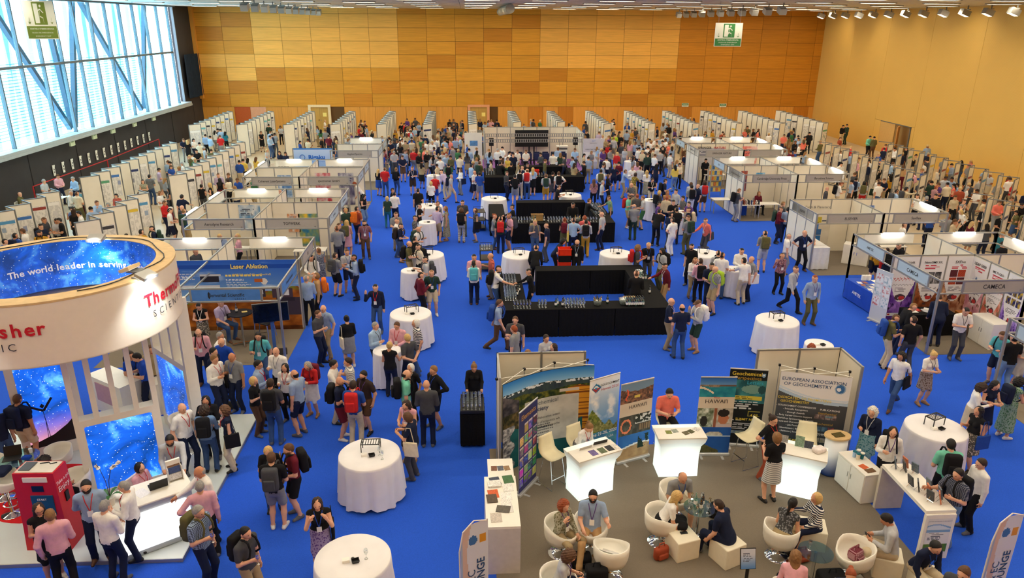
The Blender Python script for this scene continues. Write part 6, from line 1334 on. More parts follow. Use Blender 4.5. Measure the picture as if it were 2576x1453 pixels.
def eag_small(u, v):
    img = canvas(u, rgb(226, 226, 224)); put(img, (v > .62) & (v < .8+.05*np.sin(u*4)), rgb(130, 170, 210)); put(img, (v > .68) & (v < .76+.06*np.sin(u*4)), rgb(214, 226, 238)); lines(img, u, v, .1, .9, .38, .6, 5, rgb(110, 116, 126), 21); put(img, v < .28, mixc(rgb(110, 130, 30), rgb(60, 120, 80), vnoise(u, v, 6, 4, 22))); put(img, v < .06, rgb(226, 226, 224)); return img
sheet('poster', .46, .8, 40, 70, eag_small, ut, Matrix.Translation((0, -.81, .12)))
text('EUROPEAN ASSOCIATION OF GEOCHEMISTRY', .022, M_steelb, ut, (0, -.812, .86))
for i in range(11):
    x, y = ((8.6, 12.22), (8.72, 12.1), (8.82, 12.24), (8.9, 12.05), (8.62, 11.45), (8.74, 11.3), (8.86, 11.5), (8.66, 11.15), (8.8, 11.05), (8.9, 11.2), (8.56, 11.62))[i]
    o = thing('book_on_stand', ['small blue-grey book propped on the bridge table', 'dark book propped on the bridge table', 'orange-spined book propped on the bridge table'][i % 3], 'book', (x, y, 1.07), math.radians(60+17*(i % 4)), 'books propped on the bridge table')
    B('book', MB().box(-.075, .075, -.012, .012, 0, .22, Matrix.Translation((0, 0, .03)) @ Matrix.Rotation(-.25, 4, 'X')), mat('book_%d' % (i % 3), rgb(*((96, 110, 124), (60, 62, 66), (190, 110, 76))[i % 3]), .5, var=.4, scale=40), o); B('easel', MB().tube([(0, .09, 0), (0, .02, .12), (0, -.04, .03), (0, -.05, .045)], .004, 4).tube([(-.06, .0, .002), (.06, 0, .002)], .004, 4), M_chrome, o)
cbt = thing('low_cabinet', 'low white cabinet with two doors and reusable cups on top', 'cabinet', (8.34, 12.98, 0), math.radians(8)); B('body', bx(-.22, .22, -.45, .45, .02, .7), M_white, cbt); B('top', bx(-.235, .235, -.465, .465, .7, .725), M_white, cbt)
for s in (-1, 1): dr = B('door', bx(-.238, -.22, s*.225-.215, s*.225+.215, .04, .68), M_white, cbt); B('handle', bx(-.25, -.238, s*.05-.008, s*.05+.008, .38, .5), M_chrome, dr)
for i, (dx, dy, c) in enumerate(((-.05, .22, 'sky'), (.06, .26, 'sky'), (-.02, .12, 'cream'), (.08, .14, 'teal'))):
    o = thing('reusable_cup', 'reusable %s cup on the low cabinet' % ('light blue', 'light blue', 'cream', 'teal')[i], 'cup', (8.34+dx, 12.98+dy, .725+.0), 0, 'reusable cups on the low cabinet'); B('cup', MB().lathe([(.032, 0), (.042, .13)], 14), cloth(c), o); B('lid', MB().lathe([(.045, .13), (.045, .15), (.03, .155)], 14), M_white if i % 2 else cloth('teal'), o)
papers((8.3, 12.82, .726), .4, 1, 'orange leaflet on the low white cabinet', w=.16, h=.16, m=mat('leaflet_orange', rgb(206, 96, 50), .5), name='leaflet'); papers((8.36, 12.66, .726), .2, 1, 'brown photo tray on the low white cabinet', w=.2, h=.12, t=.02, m=mat('tray_brown', rgb(110, 80, 50), .5, var=.5, scale=60), name='photo_tray')
pd = thing('podium', 'oval white-to-blue podium with wooden top beside the association wall', 'podium', (8.12, 13.68, 0)); b = MB(); b.smooth = True; b.lathe([(.25, .02), (.25, .95)], 28, Matrix.Diagonal((1, .75, 1, 1)))
def pod_mat():
    m = bpy.data.materials.new('podium_wrap'); nt, bb = nodes(m); tc = N(nt, 'ShaderNodeTexCoord'); sp = N(nt, 'ShaderNodeSeparateXYZ'); L(nt, tc.outputs['Generated'], sp.inputs[0]); r = N(nt, 'ShaderNodeValToRGB'); r.color_ramp.elements[0].color = (*lin(rgb(30, 80, 170)), 1); r.color_ramp.elements[1].color = (*lin(rgb(236, 238, 242)), 1); r.color_ramp.elements[1].position = .55; L(nt, sp.outputs[2], r.inputs[0]); L(nt, r.outputs[0], bb.inputs['Base Color']); return m
B('body', b, pod_mat(), pd); B('base', MB().lathe([(.27, 0), (.27, .02)], 28, Matrix.Diagonal((1, .75, 1, 1))), M_black, pd); B('top', MB().lathe([(.29, .95), (.29, .99)], 28, Matrix.Diagonal((1, .75, 1, 1))), M_ply, pd); papers((8.12, 13.66, .991), .2, 1, 'dark photo book on the oval podium', w=.24, h=.16, t=.02, m=mat('book_gold', rgb(90, 80, 40), .5, var=.6, scale=50), name='photo_book')
ss = thing('sign_holder', 'slim dark stand with pale blue notice in the lounge', 'sign', (4.62, 9.72, 0), 0); B('pole', MB().cyl((0, 0), .03, 0, .92), M_black, ss); B('foot', MB().lathe([(.18, 0), (.18, .02)], 18), M_black, ss); sheet('notice', .25, .34, 20, 28, lambda u, v: lines(mixc(rgb(90, 140, 206), rgb(206, 214, 230), v*1.4), u, v, .15, .85, .3, .8, 6, rgb(90, 96, 120), 5), ss, Matrix.Translation((0, -.02, .92)) @ Matrix.Rotation(-.3, 4, 'X')); B('notice_frame', MB().box(-.135, .135, 0, .015, -.01, .35), M_black, ss, Matrix.Translation((0, -.015, .92)) @ Matrix.Rotation(-.3, 4, 'X'))
laptop(Vector((2.35, 13.42, .93)), math.radians(24+180), 'silver laptop on the glowing counter shelf', MATS['silver'], M_black, .95); laptop(Vector((2.7, 13.62, .93)), math.radians(200), 'black laptop in front of the typing person', M_black, M_black, 1.05)
for i, (x, y, c) in enumerate(((2.55, 13.12, (110, 96, 150)), (2.75, 13.2, (96, 110, 80)), (2.92, 13.28, (50, 52, 56)), (3.05, 13.33, (220, 216, 206)))): papers((x, y, 1.066), math.radians(24), 1, ('purple framed flyer', 'green island flyer', 'black patterned card', 'white price list')[i]+' on the glowing counter', w=.15, h=.2, m=mat('flyer_%d' % i, rgb(*c), .5, var=.5, scale=45), name='flyer')
for i, (x, y, c) in enumerate(((4.35, 13.85, (120, 130, 60)), (4.5, 13.9, (150, 160, 150)), (4.72, 13.8, (90, 84, 50)), (4.85, 13.86, (80, 80, 40)), (5.0, 13.95, (210, 206, 200)))): papers((x, y, 1.066), .2*i, 1, ('yellow field flyer', 'pale map flyer', 'olive badge strip', 'dark badge strip', 'upright white card')[i]+' on the glowing middle counter', w=.13, h=.14, m=mat('mflyer_%d' % i, rgb(*c), .5, var=.5, scale=50), name='flyer')
for i, (x, y) in enumerate(((6.72, 13.32), (6.98, 13.12), (7.15, 13.05))):
    o = thing('card_stand', ('photo card', 'green valley card', 'dark portrait card')[i]+' propped on the glowing counter', 'card', (x, y, 1.066), math.radians(-27)); B('card', MB().box(-.09, .09, 0, .008, 0, .24 if i == 1 else .16, Matrix.Rotation(-.25, 4, 'X')), mat('pcard_%d' % i, rgb(*((150, 150, 150), (130, 160, 140), (70, 80, 96))[i]), .5, var=.45, scale=30), o); B('foot', bx(-.05, .05, -.02, .05, 0, .004), M_paper, o)
pbg = MB(); pbg.smooth = True
pbg.rbox(-.14, .14, -.1, .1, 0, .1, .045, 3); tag(B('plastic_bag', pbg, mat('bag_white', rgb(232, 222, 218), .4, var=.12, scale=25), None, TR(7.32, 12.92, 1.066, .4)), 'crumpled white plastic bag on the glowing counter', 'bag')
# feather flags at the lounge entrance
def feather(x, y, rz, lab, s):
    o = thing('feather_flag', lab, 'flag', (x, y, 0), rz); B('pole', MB().tube([(-.26, 0, .02), (-.27, 0, 1.5), (-.2, 0, 1.86), (.0, 0, 2.02), (.22, 0, 1.95)], .012, 6), M_white, o)
    def fp(u, v): img = canvas(u, rgb(226, 232, 240)); put(img, (np.abs(u-.2-.1*np.sin(v*7)) < .13), rgb(222, 196, 180)); put(img, u < .08, rgb(170, 190, 220)); put(img, ((u-.45)/.16)**2+((v-.82)/.05)**2 < 1, rgb(70, 120, 180)); put(img, rect(u, v, .7, .92, .78, .86), rgb(226, 160, 50)); return img
    pts = 24; mb = []
    sh = sheet('printed_flag', .5, 1.85, 26, 80, fp, o, Matrix.Translation((0, .0, .12)))
    for vtx in sh.data.vertices:
        z = vtx.co.z/1.85
        if z > .8: t = (z-.8)/.2; lim = .25*math.sqrt(max(0, 1-t*t)); vtx.co.x = max(-lim*1.0, min(.25, vtx.co.x)) if vtx.co.x < 0 else vtx.co.x
    B('backing', bx(-.24, .24, .003, .006, .12, 1.6), M_white, o); text('& EC', .2, M_steelb, o, (-.05, -.006, .85), tilt=-PI/2); text(s, .2, M_steelb, o, (.12, -.006, .85), tilt=-PI/2, bold=.02); B('base', MB().lathe([(.2, 0), (.2, .02)], 16), M_black, o)
feather(.02, 9.78, math.radians(25), 'white feather flag with blue lettering by the brochure table', 'LOUNGE'); feather(8.85, 9.5, math.radians(10), 'white feather flag with blue lettering beyond the bridge table', 'LOUNGE')
# ================================================================== cocktail tables and bars
def drape_mesh(R_, H, n=72, seed=0, stretch=.0):
    mb = MB(); mb.smooth = True; rg = []; r = random.Random(seed); ph = [r.uniform(0, 6.28) for _ in range(4)]
    for rr, z, w in ((.03, H, 0), (R_*.7, H, 0), (R_*.98, H, 0), (R_*1.0, H-.012, 0), (R_*1.01, H-.06, .1), (R_*1.03, H*.7, .5), (R_*1.06, H*.35, .85), (R_*1.09, .03, 1)):
        ring_ = []
        for k in range(n):
            a = 2*PI*k/n; f = .05*math.sin(13*a+ph[0])+.03*math.sin(21*a+ph[1])+.025*math.sin(7*a+ph[2])
            q = 1+w*f; zz = z if z > .1 else z+.05*(1+math.sin(4*a+ph[3]))*.6
            ring_.append((rr*q*math.cos(a), rr*q*math.sin(a), zz))
        rg.append(ring_)
    mb.loft(rg, False); return mb.mesh('tablecloth')
DRAPE = [drape_mesh(.64, 1.03, seed=s) for s in range(3)]+[drape_mesh(.39, 1.06, seed=5)]
for d in DRAPE: d.materials.append(M_wcloth)
TBASE = MB().lathe([(.3, 0), (.3, .02), (.04, .04), (.04, 1.0), (.3, 1.0), (.3, 1.015)], 18).mesh('pedestal'); TBASE.materials.append(M_alu)
def ctable(x, y, lab, small=False, k=0, rack=True, rz=0):
    o = thing('cocktail_table', lab, 'table', (x, y, .006), rz); mesh_obj('tablecloth', DRAPE[3 if small else k % 3], o, Matrix.Rotation(k*1.3, 4, 'Z')); mesh_obj('pedestal', TBASE, o)
    H = (1.06 if small else 1.03)+.008
    if rack:
        rk = thing('serving_rack', 'black wire serving rack standing on a white draped table', 'rack', (x+.02, y+.12, H), rz+.2*(k % 3), 'wire racks on the draped tables'); t = MB()
        t.box(-.2, .2, -.12, -.1, .2, .215).box(-.2, .2, .1, .12, .2, .215).box(-.2, -.18, -.12, .12, .2, .215).box(.18, .2, -.12, .12, .2, .215)
        B('top_frame', t, M_black, rk); sl = MB()
        for q in range(7): sl.box(-.16+q*.053, -.145+q*.053, -.11, .11, .2, .21)
        q = B('slats', sl, M_black, rk); q['kind'] = 'stuff'
        for sx in (-1, 1):
            for sy in (-1, 1): B('leg', bx(sx*.19-.008, sx*.19+.008, sy*.11-.008, sy*.11+.008, 0, .2), M_black, rk)
    if not small or not rack:
        tag(B('sugar_box', bx(-.06, .06, -.045, .045, 0, .05), M_paper, None, TR(x-.1, y-.08, H, .2)), 'white sugar box on a white draped table', 'box', 'sugar boxes on the draped tables')
        tag(B('ash_tray', MB().loft([[(-.05, -.04, 0), (.05, -.04, 0), (.05, .04, 0), (-.05, .04, 0)], [(-.065, -.055, .045), (.065, -.055, .045), (.065, .055, .045), (-.065, .055, .045)], [(-.055, -.045, .045), (.055, -.045, .045), (.055, .045, .045), (-.055, .045, .045)], [(-.045, -.035, .01), (.045, -.035, .01), (.045, .035, .01), (-.045, .035, .01)]]), M_black, None, TR(x+.06, y-.1, H, .3)), 'small black tray on a white draped table', 'tray', 'small black trays on the draped tables')
TB = [(-2.14, 13.38, 'white draped round table on the open carpet before the lounge'), (-2.03, 10.18, 'white draped round table with sugar box past the carpet edge'), (-1.83, 21.27, 'white draped round table opposite the laser stand'), (-1.61, 27.44, 'white draped round table crowded by four people near the front bar'),
      (1.96, 27.29, 'white draped round table behind the glass rows of the front bar'), (5.81, 27.29, 'white draped round table behind the open corner of the front bar'), (9.28, 27.14, 'white draped round table beside the bald person in black'), (9.42, 20.2, 'white draped round table between front bar and ion probe stand'), (10.45, 13.8, 'white draped round table beyond the bridge table'), (1.35, 37.1, 'white draped round table left alone before the far bar'.replace('left alone', 'standing alone')), (5.36, 37.8, 'white draped round table behind the middle bar'), (-1.9, 35.6, 'white draped round table by the leaning group near the middle bar')]
for i, (x, y, lab) in enumerate(TB): ctable(x, y, lab, k=i, rack=i != 1)
for i, (x, y, lab) in enumerate(((-2.08, 25.41, 'tall narrow draped table beside the person in maroon shirt'), (-1.85, 32.31, 'tall narrow draped table beside the person in lilac shirt'), (-2.28, 18.5, 'tall narrow draped table inside the circle of six people'), (9.85, 18.32, 'draped table hidden behind the association screen'), (9.76, 25.08, 'tall narrow draped table between the white-shirted people'), (9.36, 36.35, 'tall narrow draped table in the crowd before the publishers'), (10.26, 33.78, 'tall narrow draped table beside the person in coral shirt'), (10.7, 47.5, 'tall narrow draped table near the posters behind the far bar'), (-2.02, 43.2, 'tall narrow draped table beside the bending person in lilac'), (2.9, 49.2, 'tall narrow draped table in front of the talk theatre'), (6.2, 49.0, 'tall narrow draped table beside the lime backpack'))): ctable(x, y, lab, True, k=i, rack=False)
for q in ((-1.92, 13.3, 1.04), (-1.8, 10.15, 1.04), (-1.85, 13.15, 1.04)): put_glass(*q, 'empty wine glass left on a draped table by the carpet edge', 'empty glasses on draped tables')
def counter_run(o, a, b, w, H=.95, pl=8):
    """a run of counter: black top and a pleated black skirt in panels on both sides"""
    a, b = Vector((*a, 0)), Vector((*b, 0)); d = b-a; ln = d.length; M = TR(a.x, a.y, 0, math.atan2(d.y, d.x))
    B('top', bx(0, ln, 0, w, H-.03, H), M_blackcloth, o, M)
    n = max(1, round(ln/1.6))
    for s in (0, 1):
        for k in range(n):
            x0, x1 = ln*k/n+.01, ln*(k+1)/n-.01; mm = int((x1-x0)/.035); mb = MB(); mb.smooth = True
            mb.loft([[(x0+(x1-x0)*q/mm, (-.012 if s == 0 else w+.012)+(.014*math.sin(q*1.7)+.01*math.sin(q*.31))*(1-z/H)*(-1 if s == 0 else 1), z) for q in range(mm+1)] for z in (.01, H*.5, H-.01)], False, closed=False); B('skirt_panel', mb, M_blackcloth, o, M)
    for x in (0, ln): B('end_skirt', bx(x-.012, x+.012, 0, w, .01, H-.01), M_blackcloth, o, M)
bar1 = thing('bar_counter', 'front bar with black pleated skirts and rows of glasses', 'bar', (0, 0, 0)); counter_run(bar1, (1.04, 21.6), (6.5, 21.6), .72); counter_run(bar1, (1.86, 22.32), (1.86, 25.2), .8); counter_run(bar1, (6.5, 22.32), (6.5, 25.45), .7); counter_run(bar1, (2.5, 25.46), (6.5, 25.46), .6)
bar2 = thing('bar_counter', 'middle bar with black skirts behind the front bar', 'bar', (0, 0, 0)); counter_run(bar2, (2.0, 32.3), (6.75, 32.3), .75); counter_run(bar2, (6.75, 33.05), (6.75, 36.3), .75); counter_run(bar2, (2.5, 36.4), (6.0, 36.4), .6); counter_run(bar2, (1.75, 33.6), (1.75, 36.2), .7)
bar3 = thing('bar_counter', 'far bar with black skirts in front of the talk theatre', 'bar', (0, 0, 0)); counter_run(bar3, (1.04, 43.0), (6.95, 43.0), .75); counter_run(bar3, (2.2, 46.4), (6.4, 46.4), .6); counter_run(bar3, (1.75, 43.75), (1.75, 46.0), .7); counter_run(bar3, (6.95, 43.75), (6.95, 46.0), .7)
LZ = .951
def glass_block(x0, y0, nx, ny, dx, dy, where, full=False):
    for i in range(nx):
        for j in range(ny): put_glass(x0+i*dx, y0+j*dy, LZ, 'clear wine glass in %s' % where, 'glasses in '+where, full)
glass_block(1.2, 22.5, 5, 8, .085, .13, 'the dense rows at the end of the front bar'); glass_block(1.22, 23.9, 5, 6, .1, .16, 'the far rows at the end of the front bar')
glass_block(2.25, 21.78, 3, 3, .1, .12, 'the small block at the front of the bar'); glass_block(3.1, 21.75, 7, 4, .1, .12, 'the big block in the middle of the front bar'); glass_block(1.45, 21.75, 6, 3, .1, .13, 'the block at the front corner of the bar', True)
glass_block(2.2, 32.5, 6, 3, .13, .16, 'the first block on the middle bar'); glass_block(3.7, 32.5, 9, 3, .13, .16, 'the long block on the middle bar'); glass_block(5.4, 32.5, 5, 2, .13, .16, 'the last block on the middle bar'); glass_block(6.1, 33.6, 4, 9, .14, .24, 'the side arm of the middle bar')
glass_block(1.15, 43.8, 4, 5, .15, .3, 'the side arm of the far bar'); glass_block(3.4, 43.2, 8, 2, .15, .2, 'the front of the far bar')
for i, (x, y, me) in enumerate(((2.78, 21.85, BOT_G), (2.85, 21.98, BOT_C), (3.0, 21.85, BOT_D), (3.03, 21.95, BOT_D), (4.5, 22.05, BOT_G), (6.1, 22.9, BOT_D), (1.6, 22.9, BOT_D), (1.64, 23.1, BOT_G), (1.7, 23.3, BOT_G), (2.95, 32.6, BOT_C), (3.1, 32.7, BOT_G), (3.5, 32.6, BOT_D), (6.2, 35.4, BOT_G))): put_bottle(x, y, LZ, me, ('green water bottle', 'clear water bottle', 'dark wine bottle')[(BOT_G, BOT_C, BOT_D).index(me)]+' standing on the '+('front' if y < 30 else 'middle')+' bar', 'bottles on the '+('front' if y < 30 else 'middle')+' bar')
for i in range(8):
    for j in range(3): put_bottle(5.62-.085*i*.9, 21.78+.085*j, LZ, BOT_D if (i+j) % 3 else BOT_C, 'small bottle in the packed cluster on the front bar', 'packed bottle cluster on the front bar')
for i in range(7): put_bottle(6.0+.1*(i % 4), 24.3+.12*(i//4), LZ, BOT_C if i % 2 else BOT_G, 'water bottle at the back corner of the front bar', 'bottles at the bar back corner')
M_ice = glassy('ice_bucket', (.9, .92, .9), .35, .15)
def bucket(x, y, lab, bottles):
    o = thing('ice_bucket', lab, 'bucket', (x, y, LZ)); b = MB(); b.smooth = True; b.lathe([(.1, 0), (.11, .01), (.15, .2), (.155, .21), (.145, .205), (.1, .02)], 20, cap=False); B('bucket', b, M_ice, o); B('ice', MB().lathe([(.1, .02), (.135, .15), (.02, .17)], 14), mat('ice', rgb(210, 214, 210), .3, var=.15, scale=40), o)
    if bottles:
        for k in range(4): a = k*1.6; B('wine_bottle', MB().tube([(.05*math.cos(a), .05*math.sin(a), .08), (.12*math.cos(a), .12*math.sin(a), .3)], [.032, .016], 8), M_bot if k % 2 else mat('foil_gold', rgb(170, 130, 60), .4, metal=.4), o)
bucket(4.15, 21.92, 'ice bucket packed with wine bottles on the front bar', True); bucket(5.0, 21.95, 'empty ice bucket on the front bar', False); bucket(6.15, 24.75, 'ice bucket at the back corner of the front bar', False); bucket(5.05, 32.6, 'ice bucket on the middle bar', True)
def crate(x, y, z, c, lab, s=(.5, .36, .26), rz=0.):
    o = thing('crate', lab, 'crate', (x, y, z), rz); w, d, h = s; M_c = c; B('floor_plate', bx(-w/2, w/2, -d/2, d/2, 0, .015), M_c, o)
    for a in ((-w/2, w/2, -d/2, -d/2+.015), (-w/2, w/2, d/2-.015, d/2), (-w/2, -w/2+.015, -d/2, d/2), (w/2-.015, w/2, -d/2, d/2)): B('side', bx(*a, .015, h), M_c, o)
    B('rim', MB().box(-w/2-.012, w/2+.012, -d/2-.012, -d/2, h-.03, h).box(-w/2-.012, w/2+.012, d/2, d/2+.012, h-.03, h).box(-w/2-.012, -w/2, -d/2, d/2, h-.03, h).box(w/2, w/2+.012, -d/2, d/2, h-.03, h), M_c, o)
M_crate = mat('crate_red', rgb(232, 58, 30), .4); M_wcrate = mat('crate_wood', rgb(170, 136, 84), .7, var=.2, scale=12)
for i, (c, lab) in enumerate(((M_crate, 'red crate at the bottom of the stack carried behind the front bar'), (M_black, 'black crate in the middle of the red stack'), (M_crate, 'red crate on top of the stack between two people'))): crate(3.75, 27.2, .85+.262*i*.9 if i else .85, c, lab) if False else crate(3.75, 27.15, .02+.5+.27*i, c, lab)
dl = thing('hand_dolly', 'low black dolly under the red crate stack', 'dolly', (3.75, 27.15, 0)); B('deck', bx(-.27, .27, -.2, .2, .45, .52), M_black, dl)
for sx in (-1, 1):
    for sy in (-1, 1): B('leg', bx(sx*.24-.02, sx*.24+.02, sy*.17-.02, sy*.17+.02, 0, .45), M_black, dl)
crate(5.25, 22.16, LZ, M_wcrate, 'wooden bottle crate on the front bar', (.36, .24, .16)); crate(3.2, 32.85, LZ, M_wcrate, 'wooden crate on the middle bar', (.55, .2, .3)); crate(4.2, 45.6, .6, M_crate, 'red crate behind the far bar', (.6, .4, .3))
tag(B('crate_pedestal', bx(3.85, 4.55, 45.35, 45.85, 0, .6), M_blackcloth), 'black clothed box under the red crate at the far bar', 'box')
def trolley(x, y, rz, lab, skirt):
    o = thing('serving_trolley', lab, 'trolley', (x, y, 0), rz)
    for z in (.12, .5, .9): B('shelf', MB().rbox(-.27, .27, -.4, .4, z, z+.03, .02, 2), M_black, o)
    for sx in (-1, 1):
        for sy in (-1, 1): B('post', bx(sx*.25-.015, sx*.25+.015, sy*.38-.015, sy*.38+.015, .08, .95), M_black, o); B('wheel', MB().lathe([(.04, -.015), (.04, .015)], 10, Matrix.Translation((sx*.23, sy*.34, .04)) @ Matrix.Rotation(PI/2, 4, 'Y')), M_black, o)
    B('handle', MB().tube([(-.24, .42, .9), (-.24, .5, 1.0), (.24, .5, 1.0), (.24, .42, .9)], .014, 6), M_black, o)
    if skirt:
        mb = MB(); mb.smooth = True; pts = [(-.285, -.415), (.285, -.415), (.285, .415), (-.285, .415)]; ln = []
        for i in range(4):
            a, b = pts[i], pts[(i+1) % 4]
            for k in range(14): t = k/14; q = .012*math.sin(k*2.2+i); ln.append((a[0]+(b[0]-a[0])*t+q, a[1]+(b[1]-a[1])*t+q))
        mb.loft([[(p[0], p[1], z) for p in ln] for z in (.06, .5, .9)], False); B('skirt', mb, M_blackcloth, o)
        rl = MB(); rl.box(-.28, .28, -.42, -.4, .93, 1.0).box(-.28, .28, .4, .42, .93, 1.0).box(-.28, -.26, -.4, .4, .93, 1.0).box(.26, .28, -.4, .4, .93, 1.0); B('gallery_rail', rl, M_black, o)
trolley(.03, 15.55, 0, 'black skirted trolley full of used glasses pushed by the person in black', True); trolley(.72, 28.6, 0, 'black open-shelf trolley beside the draped table near the front bar', False); trolley(.55, 34.9, .1, 'black open-shelf trolley by the middle bar', False)
for i in range(5):
    for j in range(7): put_glass(-.17+i*.095, 15.24+j*.1, .932, 'used wine glass on the skirted trolley', 'glasses on the skirted trolley', (i*3+j) % 4 == 0)
for i in range(8): put_glass(.55+.1*(i % 4), 28.4+.12*(i//4), .932, 'used glass on the open-shelf trolley', 'glasses on the open trolley')
# ================================================================== furniture inside the stands
M_tabw = mat('table_white', rgb(236, 232, 222), .4, var=.02); M_bluecloth = mat('blue_tablecloth', rgb(24, 76, 190), .8, var=.06, scale=5)
def table(x, y, w, d, lab, h=.74, rz=0, top=M_tabw, cloth_=None):
    o = thing('trestle_table', lab, 'table', (x, y, .014), rz); B('top', bx(-w/2, w/2, -d/2, d/2, h-.03, h), top, o)
    for sx in (-1, 1):
        for sy in (-1, 1): B('leg', bx(sx*(w/2-.05)-.02, sx*(w/2-.05)+.02, sy*(d/2-.05)-.02, sy*(d/2-.05)+.02, 0, h-.03), M_alu, o)
    if cloth_:
        mb = MB(); mb.smooth = True; pts = [(-w/2-.01, -d/2-.01), (w/2+.01, -d/2-.01), (w/2+.01, d/2+.01), (-w/2-.01, d/2+.01)]; ln = []
        for i in range(4):
            a, b = pts[i], pts[(i+1) % 4]
            for k in range(12): t = k/12; q = .02*math.sin(k*1.6+i); ln.append((a[0]+(b[0]-a[0])*t, a[1]+(b[1]-a[1])*t, q))
        mb.loft([[(p[0]*(1+p[2]*f), p[1]*(1+2*p[2]*f), z) for p in ln] for z, f in ((.03, 1.6), (h*.5, 1), (h+.004, 0))], False); mb.smooth = False; mb.box(-w/2-.01, w/2+.01, -d/2-.01, d/2+.01, h, h+.006); B('tablecloth', mb, cloth_, o)
    return o
def stool(x, y, rz, lab, grp, h=.76):
    o = thing('bar_stool', lab, 'stool', (x, y, .014), rz, grp); B('seat', MB().rbox(-.19, .19, -.18, .18, h-.03, h, .03, 3), M_black, o); B('backrest', MB().rbox(-.18, .18, .17, .2, h+.02, h+.22, .02, 2), M_black, o)
    for sx in (-1, 1):
        for sy in (-1, 1): B('leg', MB().tube([(sx*.15, sy*.14, h-.03), (sx*.21, sy*.2, 0)], .012, 6), M_chrome, o)
    B('foot_ring', MB().tube([(-.18, -.17, .25), (.18, -.17, .25)], .01, 5), M_chrome, o)
et = thing('bar_table', 'round black bar table with bottle in the laser stand', 'table', (-7.1, 21.5, .014)); B('top', MB().lathe([(.36, 1.02), (.36, 1.05)], 28), M_black, et); B('column', MB().cyl((0, 0), .035, .05, 1.02), M_alu, et)
for k in range(4): B('foot', MB().bar((0, 0, .05), (.34*math.cos(k*PI/2+.4), .34*math.sin(k*PI/2+.4), .02), .06, .03), M_chrome, et)
put_bottle(-7.2, 21.5, 1.064, BOT_D, 'dark bottle on the round black bar table', 'bottle in the laser stand'); papers((-6.98, 21.55, 1.064), .4, 1, 'yellow snack packet on the round black bar table', w=.16, h=.1, t=.015, m=mat('snack_yellow', rgb(224, 206, 130), .6), name='snack_packet')
stool(-7.75, 21.95, PI+.9, 'black bar stool under the seated person in lilac shirt', None); stool(-6.65, 21.9, .3, 'black bar stool behind the round black table', None); stool(-6.3, 21.4, -.5, 'black bar stool beside the tilted monitor', None)
tv = thing('monitor_stand', 'dark flat monitor on a blue-grey stand at the laser stand corner', 'monitor', (-5.95, 20.75, .014), math.radians(14)); B('screen', MB().box(-.5, .5, -.03, .02, 1.05, 1.62), mat('screen_dark', rgb(14, 22, 40), .12), tv); B('bezel', MB().box(-.52, .52, .0, .03, 1.03, 1.64), M_alud, tv); B('post', bx(-.05, .05, .03, .08, .03, 1.4), mat('post_blue', rgb(70, 110, 180), .4), tv); B('foot', bx(-.35, .35, -.2, .25, 0, .03), M_black, tv)
table(14.35, 23.9, .75, 1.7, 'blue-clothed table with leaflets and white bags', cloth_=M_bluecloth, rz=math.radians(4)); text('AMETEK', .16, M_lw, None, (13.93, 23.9, .42), rz=-PI/2, bold=.02, name='table_lettering')
tl = bpy.data.objects['table_lettering']; tb_ = [o for o in bpy.data.objects if o.get('label') == 'blue-clothed table with leaflets and white bags'][0]
Mw = tl.matrix_basis.copy(); tl.parent = tb_; tl.matrix_basis = (Matrix.Translation(tb_.location) @ Matrix.Rotation(tb_.rotation_euler.z, 4, 'Z')).inverted() @ Mw
for i in range(14): papers((14.15+.2*(i % 3), 23.2+.25*(i//3), .762+.002*(i % 2)), .2*(i % 3)-.2, 1, 'leaflet laid out on the blue-clothed table', m=mat('leaf_%d' % (i % 4), rgb(*((220, 222, 226), (150, 90, 70), (90, 110, 150), (230, 228, 222))[i % 4]), .5, var=.3, scale=50), w=.16, h=.21, name='leaflet')['group'] = 'leaflets on the blue-clothed table'
for i in range(3): tag(B('gift_bag', MB().rbox(-.07, .07, -.05, .05, 0, .2, .01, 2), M_paper, None, TR(14.42+.1*i, 24.45, .762, .3*i)), 'white paper bag on the blue-clothed table', 'bag', 'white bags on the blue-clothed table')
def tool_print(u, v):
    img = canvas(u, rgb(206, 210, 214))
    for i in range(2):
        for j in range(3): put(img, rect(u, v, .06+.48*i, .48+.48*i, .3+.22*j, .49+.22*j), mixc(rgb(232, 234, 236), rgb(110, 150, 170) if (i+j) % 2 else rgb(190, 80, 80), np.clip((vnoise(u, v, 10, 24, 120+i*3+j)-.5)*3.5, 0, 1)))
    return img
rollup((13.75, 22.6), (13.95, 21.95), 'grey product-photo banner beside the blue-clothed table', tool_print, 30, 70, 1.85)
table(15.0, 21.4, 1.5, .7, 'black-clothed table with papers before the ion probe panels', cloth_=M_blackcloth)
for i in range(6): papers((14.5+.2*i, 21.4+.12*(i % 2), .762), .3*i, 1, 'paper on the black-clothed table of the ion probe stand', name='leaflet', m=mat('cleaf_%d' % (i % 3), rgb(*((226, 224, 220), (196, 60, 50), (200, 202, 206))[i % 3]), .5))['group'] = 'papers on the black-clothed table'
tag(B('model_instrument', MB().rbox(15.9, 16.35, 21.15, 21.4, .6, .78, .03, 2), mat('copper_model', rgb(196, 120, 40), .3, metal=.7, var=.2, scale=20)), 'copper coloured instrument model on the small table', 'model'); table(16.1, 21.28, .7, .5, 'small black table carrying the copper model', h=.58, top=M_black)
def cabinet(x, y, w, d, h, lab, rz=0, side=-1):
    o = thing('storage_cabinet', lab, 'cabinet', (x, y, .014), rz); B('body', bx(-w/2, w/2, -d/2, d/2, 0, h), M_white, o)
    for s in (-1, 1): q = B('door', bx(s*w/4-w/4+.01, s*w/4+w/4-.01, -d/2-.015, -d/2, .02, h-.02), M_white, o); B('handle', bx(s*.05-.008, s*.05+.008, -d/2-.03, -d/2-.015, h*.5, h*.65), M_chrome, q)
